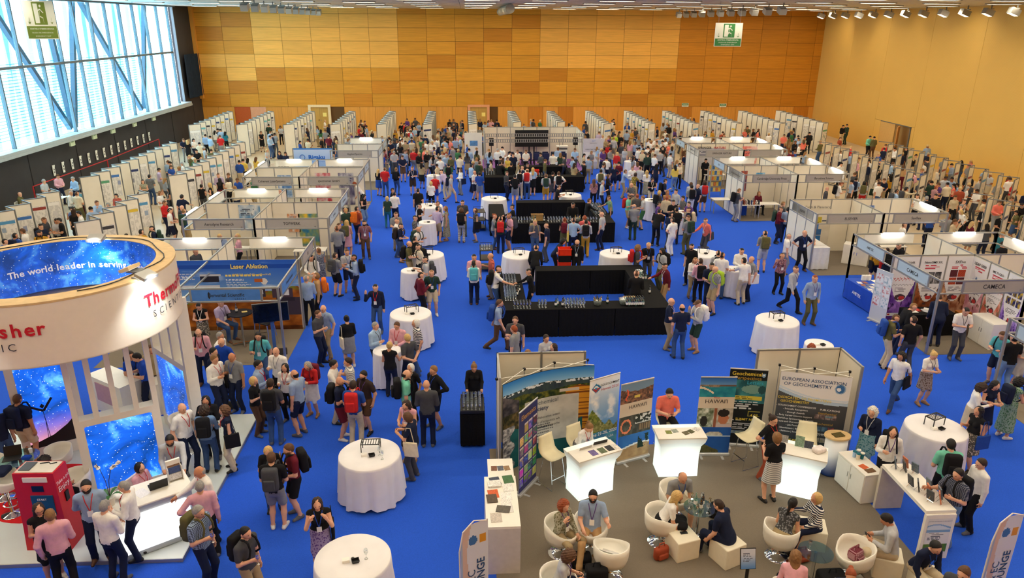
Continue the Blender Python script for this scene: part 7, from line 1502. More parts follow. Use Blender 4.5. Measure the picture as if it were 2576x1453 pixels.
cabinet(16.45, 20.4, 1.0, .55, .85, 'white cabinet in the ion probe corner', -PI/2); cabinet(16.4, 28.7, 1.0, .5, .85, 'white cabinet in the journal publisher stand', math.radians(-35)); cabinet(-6.0, 32.0, .9, .5, .9, 'white cabinet in the rear spectrometer stand', PI/2)
table(14.45, 28.6, .7, 1.4, 'white counter table with leaflets in the journal publisher stand', h=.95, cloth_=mat('pale_cloth', rgb(226, 228, 230), .7)); table(14.62, 36.55, 1.1, .6, 'white book table in the university press stand', cloth_=None); table(14.4, 37.6, .6, 1.3, 'blue-clothed table in the university press stand', cloth_=M_bluecloth); table(15.6, 36.7, 1.3, .6, 'white leaflet table in the university press stand')
for i in range(12): papers((14.2+.13*(i % 8), 36.4+.18*(i//8), .756), .0, 1, 'book standing on the university press table', w=.03, h=.16, t=.22, m=mat('ubook_%d' % (i % 4), rgb(*((60, 80, 140), (180, 90, 60), (210, 206, 196), (70, 70, 74))[i % 4]), .5), name='book')['group'] = 'books on the university press table'
for (x, y, lab) in ((-9.7, 29.6, 'white table in the gas analyser stand'), (-6.5, 29.3, 'white table in the mass spectrometer stand'), (-9.6, 32.4, 'white table behind the gas analyser stand'), (-9.4, 37.4, 'white table in the laser systems stand'), (-6.0, 35.4, 'white laptop table at the carpet edge'), (-7.0, 40.2, 'white table behind the small spectrometer stand'), (-6.8, 24.2, 'white table behind the blue printed wall'), (17.9, 28.9, 'white table in the labware stand'), (15.3, 24.2, 'white instrument table behind the ion probe panels'), (17.8, 37.3, 'white table in the city science stand'), (15.4, 44.6, 'white book table in the book publisher stand'), (13.75, 37.8, 'white leaflet table beside the book rack')): table(x, y, 1.3, .6, lab)
laptop((-6.0, 35.4, .756), 0, 'silver laptop on the carpet-edge table', MATS['silver'], M_black, 1.1)
def wall_sheet(x, y, z, w, h, rz, c1, c2, lab, seed=1):
    sheet('wall_poster', w, h, 24, 32, lambda u, v: lines(mixc(rgb(*c1), rgb(*c2), vnoise(u, v, 4, 5, seed)*1.6-.3), u, v, .1, .9, .55, .85, 4, rgb(70, 76, 96), seed), PST, TR(x, y, z, rz))
PST = thing('stand_posters', 'coloured posters fixed to the shell scheme walls', 'poster')
PST['kind'] = 'stuff'
for a in ((-9.2, 30.69, 1.2, .9, 1.1, 0, (236, 234, 230), (90, 140, 190), '', 1), (-6.8, 30.69, .5, .8, 1.4, 0, (40, 120, 170), (236, 196, 60), '', 2), (-7.4, 30.69, 1.1, .5, .8, 0, (232, 230, 226), (206, 120, 60), '', 3), (-9.6, 38.66, .8, .7, 1.2, 0, (230, 232, 236), (60, 110, 180), '', 4), (-7.6, 38.66, .6, .8, 1.5, 0, (236, 232, 230), (190, 50, 60), '', 5), (-6.4, 38.66, .4, .8, 1.7, 0, (70, 66, 100), (226, 222, 216), '', 6),
          (15.2, 30.46, .35, 1.6, 1.6, 0, (236, 228, 214), (220, 210, 190), '', 7), (15.0, 38.56, 1.0, .35, 1.1, 0, (60, 60, 120), (226, 110, 60), '', 8), (15.9, 38.56, 1.5, .5, .5, 0, (60, 140, 200), (196, 226, 240), '', 9), (14.1, 37.0, 1.3, .35, .5, -PI/2, (60, 60, 60), (220, 130, 60), '', 10), (15.6, 46.26, .9, 1.8, 1.2, 0, (206, 204, 210), (190, 190, 200), '', 11), (18.2, 46.26, 1.0, 1.0, 1.2, 0, (236, 228, 220), (214, 90, 80), '', 12), (-9.9, 22.73, .3, 1.6, 1.9, PI, (30, 80, 190), (40, 120, 220), '', 13), (17.6, 30.46, .4, .6, 1.7, 0, (230, 232, 234), (50, 90, 170), '', 14), (14.13, 29.6, 1.0, .6, .9, -PI/2, (236, 234, 230), (200, 110, 60), '', 15)): wall_sheet(*a)
for i, (dx, z, c) in enumerate(((-.6, 1.4, (60, 130, 70)), (-.62, 1.05, (50, 110, 180)), (-.25, 1.3, (60, 60, 80)), (.0, 1.4, (110, 170, 60)), (.25, 1.35, (200, 180, 60)), (-.1, 1.1, (180, 40, 50)), (.15, 1.05, (90, 140, 210)), (-.3, .85, (226, 196, 40)), (.05, .8, (220, 120, 40)), (.3, .8, (60, 110, 170)), (-.62, .6, (214, 120, 60)), (0, .5, (110, 180, 190)), (.3, .5, (50, 120, 190)))): B('cover_print', bx(-.11, .11, -.01, 0, 0, .26), mat('cover_%d' % i, rgb(*c), .5, var=.35, scale=25), PST, TR(15.2+dx, 30.44, z))
text('Earth & Planetary', .16, mat('letter_soft', rgb(120, 116, 110), .6), PST, (15.3, 30.44, 2.05)); text('SPRINGER', .2, M_ink, PST, (15.2, 46.22, 2.12), bold=.015); text('NATURE', .2, M_lred, PST, (16.2, 46.22, 2.12), bold=.015)
br = thing('book_rack', 'tall metal rack of yellow and blue books at the book publisher stand', 'rack', (14.55, 41.9, 0), 0)
for sx in (-1, 1): B('post', bx(sx*.42-.02, sx*.42+.02, -.02, .02, 0, 1.75), M_alu, br)
for k in range(5):
    B('shelf', bx(-.42, .42, -.12, .12, .25+.33*k, .27+.33*k), M_alu, br)
    for i in range(5): B('book', bx(-.38+.155*i, -.25+.155*i, -.1, -.06, .27+.33*k, .5+.33*k), mat('rbook_%d' % ((i+k) % 4), rgb(*((214, 176, 60), (60, 110, 160), (226, 200, 110), (210, 120, 50))[(i+k) % 4]), .5, var=.3, scale=20), br)
M_wplast = mat('white_chair_plastic', rgb(238, 234, 224), .4)
def shell_chair(x, y, rz, lab, z=0):
    o = thing('shell_chair', lab, 'chair', (x, y, z), rz, lab); m = MB(); m.smooth = True; m.rbox(-.22, .22, -.22, .2, .43, .46, .03, 2); B('seat', m, M_wplast, o); B('backrest', MB().rbox(-.2, .2, .18, .22, .46, .84, .02, 2), M_wplast, o)
    for sx in (-1, 1):
        for sy in (-1, 1): B('leg', MB().tube([(sx*.17, sy*.16, .43), (sx*.22, sy*.2, 0)], .014, 5), M_wplast, o)
for x, y, r_, lab in ((-22.86, 38.09, 100, 'white shell chair of the balding person in olive by the dark wall'), (-22.3, 39.46, 80, 'white shell chair of the grey-haired person by the dark wall'), (-22.27, 40.85, 60, 'white shell chair of the pink-shirted person by the dark wall'), (-21.05, 40.12, -20, 'white shell chair of the white-haired person by the dark wall'), (15.52, 37.6, 5, 'shell chair of the blond person in the university press stand'), (-7.74, 39.75, 60, 'shell chair behind the small spectrometer stand'), (-6.66, 12.92, 70, 'shell chair behind the reception counter')): shell_chair(x, y, math.radians(r_), lab) if x != -6.66 else shell_chair(x, y, math.radians(r_), lab, PZ)
table(-21.7, 39.3, .8, .8, 'small white table among the seated people by the dark wall')
for i, (x, y, r_) in enumerate(((-3.2, 50.1, 1), (-1.6, 51.3, 2), (-2.2, 50.6, 4), (13.2, 49.9, 1), (14.1, 50.6, 3), (-12.6, 48.6, 1), (-12.0, 47.5, 2.6), (21.5, 49.5, 2), (22.6, 50.6, 5), (31.0, 46.0, 4), (29.8, 44.0, 2))): shell_chair(x, y, r_, 'white shell chair among the standing visitors'+(' near the far posters' if x < 0 else ' by the slatted wall side'))
# ================================================================== people
for q in ((-8.0, 12.1, 'by the red photo kiosk'), (-6.1, 11.6, 'at the lit reception counter'), (-6.0, 14.6, 'on the pale platform'), (-9.8, 14.6, 'by the dawn-sky wall'), (-6.5, 17.6, 'behind the ringed stand'), (-4.4, 16.0, 'beside the platform'), (-4.6, 18.2, 'near the laser stand'), (-3.6, 12.0, 'on the open carpet'), (-2.3, 18.5, 'at the tall table'), (-1.8, 15.3, 'behind the big draped table'), (0, 16.3, 'at the skirted trolley'), (-7.3, 21.3, 'inside the laser stand'),
          (-5.0, 23.5, 'at the laser stand edge'), (-2.0, 25.8, 'at the narrow table'), (-3.0, 29.5, 'at the spectrometer corner'), (0.6, 25.5, 'at the front bar end'), (4, 23.7, 'inside the front bar'), (7.2, 24.0, 'at the front bar side'), (2.0, 20.0, 'before the front bar'), (6.6, 20.2, 'at the front bar corner'), (3.7, 27.3, 'by the red crates'), (3.2, 31.4, 'before the middle bar'), (6.5, 31.5, 'at the middle bar end'), (4.2, 34.7, 'inside the middle bar'), (-1.8, 32.4, 'at the lilac-shirt table'), (0, 33.4, 'beside the middle bar'), (-1.9, 36.6, 'near the bending group'), (-2.4, 41.6, 'on the aisle before the far bar'),
          (3.2, 42.2, 'before the far bar'), (4.0, 45.2, 'inside the far bar'), (4.5, 49.5, 'before the talk theatre'), (9.0, 36.5, 'in the publisher aisle crowd'), (10.3, 33.6, 'near the coral shirt'), (9.0, 30.6, 'behind the middle bar'), (8.6, 26.4, 'among the backpackers'), (9.8, 25.0, 'at the white-shirt table'), (12.3, 25.6, 'near the journal stand'), (11.0, 21.8, 'on the ion probe aisle'), (14.0, 20.4, 'at the ion probe stand'), (15.5, 24.3, 'behind the ion probe panels'), (12.0, 16.4, 'beyond the association screen'), (14.5, 16.8, 'at the blue table'), (10.6, 13.5, 'at the draped table'),
          (9.4, 11.6, 'beside the bridge table'), (7.3, 12.2, 'at the glowing counter'), (4.6, 11.7, 'in the lounge'), (2.2, 11.0, 'in the lounge chairs'), (7.3, 10.5, 'on the lounge cubes'), (2.5, 13.9, 'at the typing counter'), (4.6, 14.8, 'behind the middle glowing counter'), (15, 37, 'in the university press stand'), (12.6, 38.5, 'by the book rack'), (17.5, 30, 'near the labware stand'), (21.5, 34, 'behind the city science stand'), (22, 29, 'in the tool maker rows'), (25, 32.5, 'between the open boards'), (25, 39, 'in the open board lane'), (29, 41, 'by the slatted wall'), (28.5, 48, 'by the slatted door'), (25, 52, 'near the slatted corner'), (20, 52, 'behind the book publisher'),
          (-16.5, 31, 'between the first boards'), (-21, 36, 'by the dark wall seats'), (-16.5, 38, 'in the dark wall lane'), (-12.5, 36, 'behind the laser systems stand'), (-12.5, 30.5, 'behind the gas analyser stand'), (-16.5, 45, 'past the dark wall boards'), (-12, 45, 'behind the x-ray banner'), (-9, 30, 'in the gas analyser stand'), (-7, 24, 'behind the blue wall'), (-3, 50, 'near the far posters'), (-7, 52, 'by the sixth poster row'), (-14, 53, 'by the cream door rows'), (10.5, 48, 'behind the far bar'), (12, 52, 'near the tenth poster row')): landmark(*q)
ROWS = []
# where each one stands, which way they face, pose, hair, top, legs, things worn; ^ stands on the platform
TABLE = """
-9.95 14.85 170 st m crop.br t.navy s.beige b:navy ^
-10.20 14.46 60 st m short.bk t.navy t.denim ^
-8.21 12.51 150 sk m curly.bk t.navy t.black ^
-7.57 11.16 40 ho f long.db v.black k.black e o:brown
-7.16 10.79 205 hc m crop.lb s.pink t.black l:red
-6.90 11.54 20 bk m short+beard.bk s.lblue t.navy l:red ^
-6.41 11.03 165 fr m crop.gr s.white t.navy l:red
-6.21 11.55 -85 ge m crop.gr s.white t.navy l:red ^
-6.66 12.92 70 si f bob.bk s.pink t.black l:red e ^
-6.10 13.35 15 le m short+beard.bk s.lgrey t.black l:red e ^
-5.01 12.13 -50 re m bald.gr s.white t.black l:red
-4.94 11.56 200 -hp m crop.gr s.pink t.black l:navy
-4.72 10.77 70 ho m short.gr t.plaidlblue t.navy b:olive g
-3.79 10.24 65 ho m crop.bk t.dgrey t.khaki b:black g
-6.25 14.36 60 pk m none.gr t.white t.navy l:red ^
-5.79 14.34 185 ph f curly.db j.ldenim t.denim b:black ^
-5.91 14.90 10 fa f long.bk j.black t.black l:red ^
-5.33 14.40 -70 ho f curly.br v.navy t.beige o:black l:red ^
-8.69 17.57 40 st f bun.db t.royal d.black b:black l:navy
-8.23 17.20 -60 ph m short.bk t.royal t.navy
-8.20 17.65 30 hc m short.br j.khaki t.navy
-4.08 12.99 10 ph f bob.bl t.black t.denim o:tan
-3.87 12.38 180 fr m short.br t.black s.grey b:dgrey
-3.56 12.77 -60 fr m short+beard.br t.maroon s.black b:black
-2.75 11.09 10 ff f long.db v.black k.floralpurple l:royal o:black
-5.20 15.99 80 ho f bob.bl t.black t.brown
-5.23 16.56 85 hc m short.bk s.lblue t.navy l:red e
-4.67 15.54 178 fr m short.db t.dgrey t.denim b:black
-4.57 16.64 -10 ho f long.bk s.white t.black l:red
-4.15 15.94 -115 ho m bald.bk t.lblue s.navy
-4.03 16.88 -20 ph f long.gr j.red k.white b:maroon
-3.13 15.70 85 ho m none.br t.navy s.maroon b:black
-2.74 15.37 172 fr m short.db t.blue t.beige b:red
-2.55 16.01 -35 hc m short+beard.bk t.dbrown s.brown l:purple e
-3.42 16.52 85 fa m short.bk t.white t.beige
-2.99 16.68 -75 ge m short.db t.stripegrey s.navy
-4.94 17.37 -15 ho m none.br s.white t.black l:grey
-5.70 18.48 5 hc m short.bk t.turq t.denim b:black l:grey
-4.41 19.91 70 ho m crop.br t.dgrey t.navy
-4.28 20.35 -25 hc m none.br t.lblue t.khaki l:purple
-3.51 19.65 205 fr f bun.bk j.black k.grey o:cream
-2.99 22.25 -8 ea m short.bk s.navy t.denim l:red e
-5.32 22.94 188 hc m crop.gr s.lblue t.black
-5.03 23.30 -80 ho m bob.lb s.tan t.black b:orange
-5.65 25.47 0 fr m short.bk s.white t.beige b:black
-4.87 25.68 150 fr m short.db t.grey s.black b:dgrey
-4.49 26.14 20 hc m short.br t.lgrey s.navy l:blue
-4.07 25.34 -82 ge m short.bk s.lblue t.navy b:black
-8.15 21.15 5 ph f bun.bk v.black k.floralcream l:white
-7.65 21.38 60 sk m short.br t.lilac t.denim l:black
-7.38 18.79 15 ho m bald.gr s.pink t.navy b:black l:red e
-6.75 18.50 80 hc m crop.gr t.white t.navy
-6.53 18.09 -20 hc m bald.gr t.royal t.navy
-6.62 17.54 80 hc m short.bk j.navy t.navy
-6.39 16.93 62 ho m short.lb s.white t.navy l:red o:black
-5.99 17.16 -20 ho m bald.rd t.grey t.navy l:blue g
-5.57 26.48 -150 hc f bun.lb v.floralnavy k.floralnavy
-2.30 26.96 80 ge m bald.br t.olive t.khaki b:black
-2.15 28.03 150 fr f short.bk j.black t.black
-1.87 26.68 -60 hc m short.db s.cream t.black b:black
-1.50 24.97 -82 ge m short.bk t.lgrey t.dgrey b:dgrey
-1.64 23.31 120 hc m short.bk s.maroon t.black
-1.27 23.64 5 pk m crop.lb t.dgreen s.beige l:blue
-2.65 18.91 62 ho m crop.gr s.sky t.navy l:dgrey
-2.02 19.09 -18 fr m short.br s.pink t.navy l:red
-2.14 17.81 168 ge f bun.bl v.black t.navy
-1.66 18.10 -135 bk m short.bl t.dgrey t.navy
-1.49 19.09 -70 pk m bob.wh t.stripenavy t.denim
-1.47 16.53 -30 hc f bob.wh t.black t.black l:grey
-1.57 15.86 100 -ea m bald.bk t.mint t.beige b:black
-0.87 16.15 -50 -hp m short.lb j.black s.navy l:royal
-1.03 15.26 180 fr m none.br j.dgrey t.navy
0.19 25.20 5 ho m short.bk t.pink t.navy
0.17 24.60 180 fr f pony.bk s.white t.navy b:turq
0.83 25.24 -82 ho m bald.lb t.plaidcoral t.grey
0.89 23.77 90 re m short.bk t.white t.denim b:black
2.17 23.72 -88 re f bun.bk s.black t.black
2.51 26.23 170 be m crop.bk s.black t.black
0.85 20.62 80 wa m short.br t.lblue t.brown b:blue
1.30 19.18 -12 ho m crop.br t.dgrey t.navy
1.25 18.53 -120 ho m short.rd t.grey t.navy
2.06 18.18 25 hc f pony.db t.lgrey t.navy
2.25 17.58 -60 fr f long.db v.dgrey t.black
1.50 17.13 -170 fr f bob.lb t.olive t.navy
3.40 27.63 75 be m curly.bk t.navy t.black
4.22 27.09 -15 st m bald+beard.bk j.black t.black l:lblue
-1.40 14.64 -25 ph f long.db v.pink k.dbrown l:grey e
-1.28 13.97 -110 ph f bob.br t.navy t.dgrey o:cream
0.09 16.61 0 pu f bun.lb s.black t.black
-5.19 42.51 150 fr f long.bl t.black k.blue
-4.75 42.16 182 fr m crop.br t.red t.denim
-4.16 42.65 160 fr f pony.lb t.black t.denim b:black
-3.20 42.59 5 fa m crop.br t.navy s.dbrown l:white
-2.49 36.30 178 st m crop.bk t.black s.navy
-3.82 36.77 85 hc m short.bk t.black t.black
-3.63 35.83 170 fr m crop.bk s.white t.navy
-3.93 35.29 185 fr f bob.bl t.dgreen t.teal o:cream
-3.17 31.49 20 fr m short.br t.grey t.khaki
-3.07 30.50 85 hc m crop.br s.white t.denim o:black
-2.86 29.76 85 fr m short.bk t.navy s.denim b:dbrown
-2.30 33.61 75 -fa f pony.bk t.black t.black
-2.33 31.05 80 ho m short.bk t.floralgrey t.khaki
-2.08 29.21 60 ge m bald.gr t.white t.olive b:dgreen
-1.42 32.65 150 fr m short.bk s.lilac s.khaki
-1.30 33.65 -70 -re m short.br t.grey t.denim
-1.00 32.91 -88 ho f long.lb v.floralolive d.floralolive
-0.25 33.69 0 fr m short.bk t.dgrey t.olive e
-0.32 32.55 172 fr f curly.br v.black t.stripeblack b:black
0.37 32.65 -82 ho f bob.br v.floralgrey k.navy o:black
1.12 31.47 80 fa f bun.rd t.grey t.denim
1.41 30.81 175 ho m crop.bk t.dgreen t.navy b:red
1.83 31.08 -70 ho m short.br t.pink s.navy b:dgrey
2.17 33.22 -95 re f bun.bk s.black t.black
2.84 30.18 15 ho m short.bl t.plaidnavy t.denim b:khaki
3.31 29.53 -110 ho m crop.br t.navy t.dgrey
4.20 30.77 175 fr f bun.rd v.black k.olive b:maroon
4.51 30.21 178 hp m crop.bk t.sky t.navy o:yellow
4.90 33.22 -5 pu m short.bk s.black t.black
-1.80 40.08 175 fr m crop.gr t.red s.blue b:red
-1.22 41.59 -130 be m none.gr s.lilac t.beige
-0.95 40.47 75 wa m crop.gr t.lgrey s.beige b:navy
-1.95 38.65 178 fr f bob.bl t.white t.black o:black
-0.37 42.54 -60 fr f long.br s.white t.grey o:navy
0.38 41.33 60 hc m bald.br t.white s.navy o:maroon
0.68 40.83 175 fr m short.bk t.blue s.grey
2.19 40.95 60 ho m short.br s.dgrey t.navy
2.62 39.97 178 fr m short.bk t.black s.grey b:black
2.98 41.24 175 fr m crop.bk t.white t.beige b:black
3.41 41.42 170 fr m bald.br s.white t.denim b:red
3.82 42.24 178 fr f long.bl t.sky k.black
4.36 40.08 175 fr m crop.br t.lgrey s.mustard b:dgreen
4.83 41.05 150 fr f bun.bk v.black k.dgrey
5.12 40.53 178 hp m short.br t.white s.navy b:black
4.63 37.17 85 ph m short.br t.black t.black
2.03 48.85 175 fr m short.gr s.white t.black o:black
2.73 47.72 80 hc m short.bk s.white t.black
3.30 48.37 20 ph m short.br t.white t.beige b:black
3.88 48.36 10 hh m short.br t.white t.black b:black
2.55 46.23 10 fr f bob.br v.floralyellow k.green
2.04 45.83 100 re m short.bk j.dbrown t.black
4.79 47.17 -60 be m short.bk j.dgrey t.black
5.55 47.17 175 fr m short.bk t.white t.black b:lime
6.08 47.57 170 fr f short.rd t.dgreen t.navy
6.18 46.23 -100 fr m short.bk t.dgrey t.navy
3.19 42.26 175 fr m none.br t.white t.navy b:navy
3.62 43.92 5 pu m short.bk s.black t.black
2.65 44.06 160 fr f short.bk s.black t.black
1.92 43.92 140 re m short.bk s.black t.black
0.13 48.90 170 fr m short.bk s.sky t.denim b:black
0.63 48.58 150 fr f pony.bk s.olive k.black
-2.90 48.97 100 fr m cap.br t.coral s.grey
-3.96 49.37 -80 ho f long.br v.brown k.black o:black
-4.75 48.13 5 fr m short.gr t.lgrey t.dgrey l:blue
-4.08 46.42 15 st m short.br t.navy s.brown l:white
-5.41 47.29 70 fr m crop.gr t.royal t.denim
-5.61 49.96 -20 fr m crop.br t.pink t.denim
-2.33 53.39 178 fr m crop.br t.lgrey t.navy b:mustard
-1.61 53.11 172 fr m short.bk s.sky t.khaki b:navy
-1.15 53.10 -60 ho m short.br t.coral s.blue l:white
-3.09 55.34 178 fr m short.bk s.navy t.brown
-4.04 54.24 178 fr m short.bk t.blue t.black b:black
-1.35 46.97 20 fr m bob.wh s.sky t.grey
-1.92 46.37 -120 fr m short.gr t.grey t.navy
-1.69 45.55 178 fr m short.bk t.white t.black
-2.36 46.82 100 fr f bob.bk t.lgrey t.black b:black
-0.48 46.20 150 fr m short.bk t.cream t.black b:black
-1.11 43.64 175 fr m short.bk t.green t.navy b:black
0.72 43.95 150 fr m short.br t.olive t.navy b:dgreen
0.22 43.23 120 fr m short.bk s.sky t.navy
-3.47 58.79 0 fr m short.bk t.grey t.navy
12.91 43.77 10 fa f long.db j.cream t.black
12.46 42.98 185 fr f pony.bk j.yellow t.ldenim b:lgrey
14.83 44.71 0 fr m short.bk s.black t.black
13.69 35.89 100 ph m short.lb t.dgrey t.grey b:black
15.52 37.60 5 si f long.lb s.maroon t.black
11.64 36.86 178 fr m short.bk t.grey t.white b:black
12.05 37.07 -80 hc m bald.rd t.navy t.navy
12.63 37.85 175 fr m curly.db t.sky s.brown b:red
11.90 37.91 150 fr f bob.br j.lgrey t.navy
10.55 38.21 85 ho m short.bk t.navy s.black b:black
11.36 43.27 175 fr f short.bk v.navy s.navy b:black
10.13 39.30 5 ph f bob.db t.black t.beige l:white
10.35 41.37 178 fr f long.bl s.white d.floralolive
9.71 42.43 10 ho m short.br s.white t.khaki
8.98 41.42 85 re m short.br s.lblue t.khaki
9.41 40.53 120 re f bob.db t.floralyellow t.khaki
8.62 37.42 -60 fa m bald.wh t.plaidblack t.khaki b:khaki
10.15 42.24 150 fr m crop.br t.lgrey t.navy
8.79 43.17 175 hp f bun.bl t.navy s.navy
9.16 43.72 160 fr m short.bk t.floralmaroon s.navy
7.87 34.82 60 ho m cap+beard.br t.mint s.khaki b:red
8.33 34.88 178 fr m short.rd t.plaidblack t.khaki
8.56 34.48 -100 fr m short.lb t.lgrey s.green
7.69 32.67 175 fr m bald.gr t.grey t.dgreen o:black
9.65 35.88 120 fr f bob.bl j.dgrey t.navy b:black
10.10 35.95 0 fr f long.lb v.tan k.brown
10.51 35.73 -60 hc m short.bk s.lgrey t.navy
10.47 34.29 -80 ho m short.bk t.plaidblack t.black
10.46 33.27 -60 ho m short.bk t.purple t.black
8.92 33.14 70 fr m short.bk t.purple t.grey o:black
9.66 34.39 150 ho m short.rd s.beige t.navy
9.75 33.56 10 ho m short.bk t.black t.navy
9.48 31.92 178 fr m short.bk t.black t.navy b:black
8.92 31.02 120 fr m short.bk t.navy t.dgrey
8.80 30.05 -150 -hp m short.bk t.white t.white
9.57 30.31 -160 fr m cap.br t.grey t.olive b:dgreen
10.35 30.18 -60 re m short.br s.coral t.dgrey o:dgrey l:white
10.06 31.90 -100 ho m short.bk t.navy t.navy b:beige
8.50 31.63 150 be m short.bk t.black t.black
5.91 31.13 -120 pk m none.br t.lgrey t.navy
5.70 34.04 100 re m short.br s.black t.black
6.96 34.47 -100 re m short.br t.plaidgreen t.black
5.05 30.58 178 fr m short.rd t.plaidred t.dgreen
5.04 30.10 170 fr m short.bk s.lgrey t.mustard b:black
7.16 38.18 85 ho m short.gr t.lgrey t.navy
6.86 38.95 178 fr f long.br t.floralmaroon t.black
7.86 40.31 60 fr f bob.br j.black t.black
7.60 45.51 175 fr m short.bk t.lblue t.khaki b:blue
7.12 43.92 -120 be m short.bk s.black t.black
7.57 47.32 60 fr f long.db t.beige t.navy
10.25 56.86 172 fr m none.br s.lilac t.black b:black
11.22 55.54 170 re m bob.db t.lime s.teal
14.12 53.87 175 fr m crop.gr t.lblue t.navy
13.07 50.00 178 fr m crop.br t.white t.dgrey
13.68 50.72 20 fr m cap.wh t.plaidblack t.black
11.65 46.67 178 fr m none.br j.dgreen t.black
12.01 46.38 120 -fa m short.br t.white t.navy b:black
14.13 50.96 60 fr m short.br t.coral t.khaki
11.64 49.08 175 fr m short.bk t.white t.navy b:navy
12.37 49.63 178 fr m short.bk t.white t.grey b:dgreen
7.99 42.84 60 fr m short.bk s.lblue t.navy
8.70 45.28 150 fr m short.bk t.white t.navy b:black
7.62 41.12 170 fr m short.bk t.white t.navy b:olive
6.39 26.23 80 hc m curly.lb t.dgrey t.khaki b:red
6.89 26.56 0 ho m crop.bl t.black t.dgrey l:blue
7.23 25.71 -70 ho m curly+beard.bk t.lgrey t.olive b:black
6.99 24.03 -80 re m short.bk s.maroon t.tan l:white e
5.63 22.98 165 fr m crop.br s.black t.black
8.51 26.27 -40 st m none+beard.bk t.black t.black
8.22 24.98 5 ph f long.lb s.white t.khaki
8.28 24.40 178 fr m short.db s.pink t.black b:black
8.47 23.32 -70 ho m bald.br t.plaidlgrey s.khaki b:lime
8.46 23.78 -10 fr m short.bk t.navy t.navy
9.20 24.88 150 hc m crop.bk t.white t.denim
9.23 25.34 170 fr m crop.bk t.lgrey t.navy b:black
10.21 25.69 0 fr m short.bk s.white t.navy e
9.82 24.18 -170 -re m short.bk t.white t.beige
10.22 24.58 -80 hc m bald.bk t.grey t.navy o:white
6.11 20.50 62 ge m bald.wh t.navy t.khaki l:lilac e
6.30 19.80 182 hc m bald.bk t.navy t.denim
6.96 20.25 -75 fa m cap.br j.lgrey s.dgreen b:white
11.94 27.73 172 fr m crop.bk t.grey s.lgrey b:olive
12.78 27.53 80 st m crop.gr t.white t.grey l:dgrey
13.60 27.83 0 hh m bald.gr t.navy t.black l:blue
14.21 28.52 10 fr f bun.bl v.navy t.black
11.58 25.21 5 ea f bob.br s.floralmaroon t.black l:navy
11.26 23.41 30 wa m short.br s.lgrey t.black l:purple
11.44 22.25 5 pk m short.rd s.lblue t.olive l:purple
18.42 28.96 80 hc m crop.br s.white t.black
16.67 26.12 -80 ph m short.bk t.black t.navy
15.88 25.60 170 re f bun.db j.red k.navy b:black
15.75 26.04 175 fr f short.br j.mustard s.navy o:black
12.20 18.90 75 ph m short+beard.br t.olive t.beige b:blue
13.05 19.89 80 be m short.lb j.black t.navy
12.67 18.58 175 pk m short.db t.black t.dgrey
14.65 20.30 165 be m short.br j.navy t.navy
14.68 19.35 -10 ph m short.bk t.white t.dgrey l:dgrey
11.14 16.49 -60 wa m curly.bk t.white t.denim o:black
12.03 16.69 10 ph f bun.bl t.white k.floralbrown l:navy
14.73 17.68 -60 ph m short.br t.turq s.navy b:black
14.64 17.16 170 fr m short.bk t.black t.ldenim
15.06 17.36 20 fr f long.br v.lgrey k.lgrey
9.06 17.22 -20 fr f curly.rd t.yellow t.navy
14.23 31.87 60 fr m crop.br s.maroon t.navy b:dgreen
14.75 32.83 100 fr m short.lb t.dgrey t.navy
14.68 31.97 150 fr m short.bk s.lblue t.navy
18.55 36.29 60 st m none.br j.dgrey t.black
19.76 37.36 75 ph m short.rd t.white t.beige b:black
21.42 38.77 140 fr m short.bk t.lblue t.black b:navy
21.44 37.89 150 fr f long.bk t.lgrey t.red b:olive
22.29 38.15 80 ph m short.br t.white t.beige o:dgreen
22.73 38.28 -10 -fa m none.br t.navy t.khaki l:white
23.77 39.33 150 fr f bob.db t.mustard t.black
21.79 35.48 90 fr m short.bk t.sky t.navy b:dgrey
22.55 35.86 90 po m short.bk s.beige t.navy b:dgrey
22.64 34.86 -80 fr f pony.db t.white t.black
22.44 33.82 170 fr m short.gr t.grey t.navy b:black
23.20 34.29 -60 fr m short.bk j.black t.black
23.16 31.77 -90 be f long.bl t.white t.black o:black
23.77 31.41 -60 fr m crop.lb j.black t.black l:white
23.77 30.37 0 fr m short.bk t.black t.black l:white
26.76 32.68 -80 be m short.bk j.black t.black
24.14 33.58 15 ff f pony.br v.grey k.dgrey l:white
28.27 39.25 -50 re m short.rd s.black t.black b:coral l:white
27.98 37.86 150 fr m crop.br t.lgrey t.khaki b:black
25.54 37.00 178 fr m short.bk s.cream t.navy b:maroon
26.06 37.16 -130 fr f pony.db v.coral t.black o:blue
24.52 36.47 90 fr m short.rd t.plaidpink t.navy
24.95 37.46 170 fr m short.bk t.dgreen t.navy b:dgreen
29.20 43.14 60 fr f curly.db t.mustard t.maroon
29.41 42.58 -80 fr m short+beard.bk s.lblue t.grey
28.82 44.13 178 fr m short.bk j.dgrey t.dgrey
27.92 43.20 150 fr m short.lb t.white t.black
26.38 42.65 150 fr f pony.br v.tan t.maroon
22.73 43.18 10 fr m short.bk s.white t.black
26.52 49.43 80 fr m bob.bl t.red t.navy
24.67 44.84 60 fr m short.br t.grey t.navy
24.96 44.04 150 fr m short.bk t.white t.navy
30.47 54.22 10 fr m short.bk j.mint t.black
30.62 53.79 178 fr m short.bk s.olive t.brown b:dgrey
31.47 60.44 20 fr m short.bk j.black t.beige l:white
32.14 60.93 -80 fr m short.bk s.dgreen t.dgreen
28.17 54.23 20 fr f long.br t.rust t.black b:brown
26.73 56.24 170 fr m short.bk j.black t.black
24.78 52.92 178 fr f bob.br t.coral k.floralblack b:coral
25.05 54.49 170 fr m short.bk s.lblue t.navy
-22.86 38.09 100 si m bald.br t.olive t.khaki
-22.30 39.46 80 si m short.gr t.lgrey t.navy
-22.27 40.85 60 si m short.br s.pink t.navy b:navy
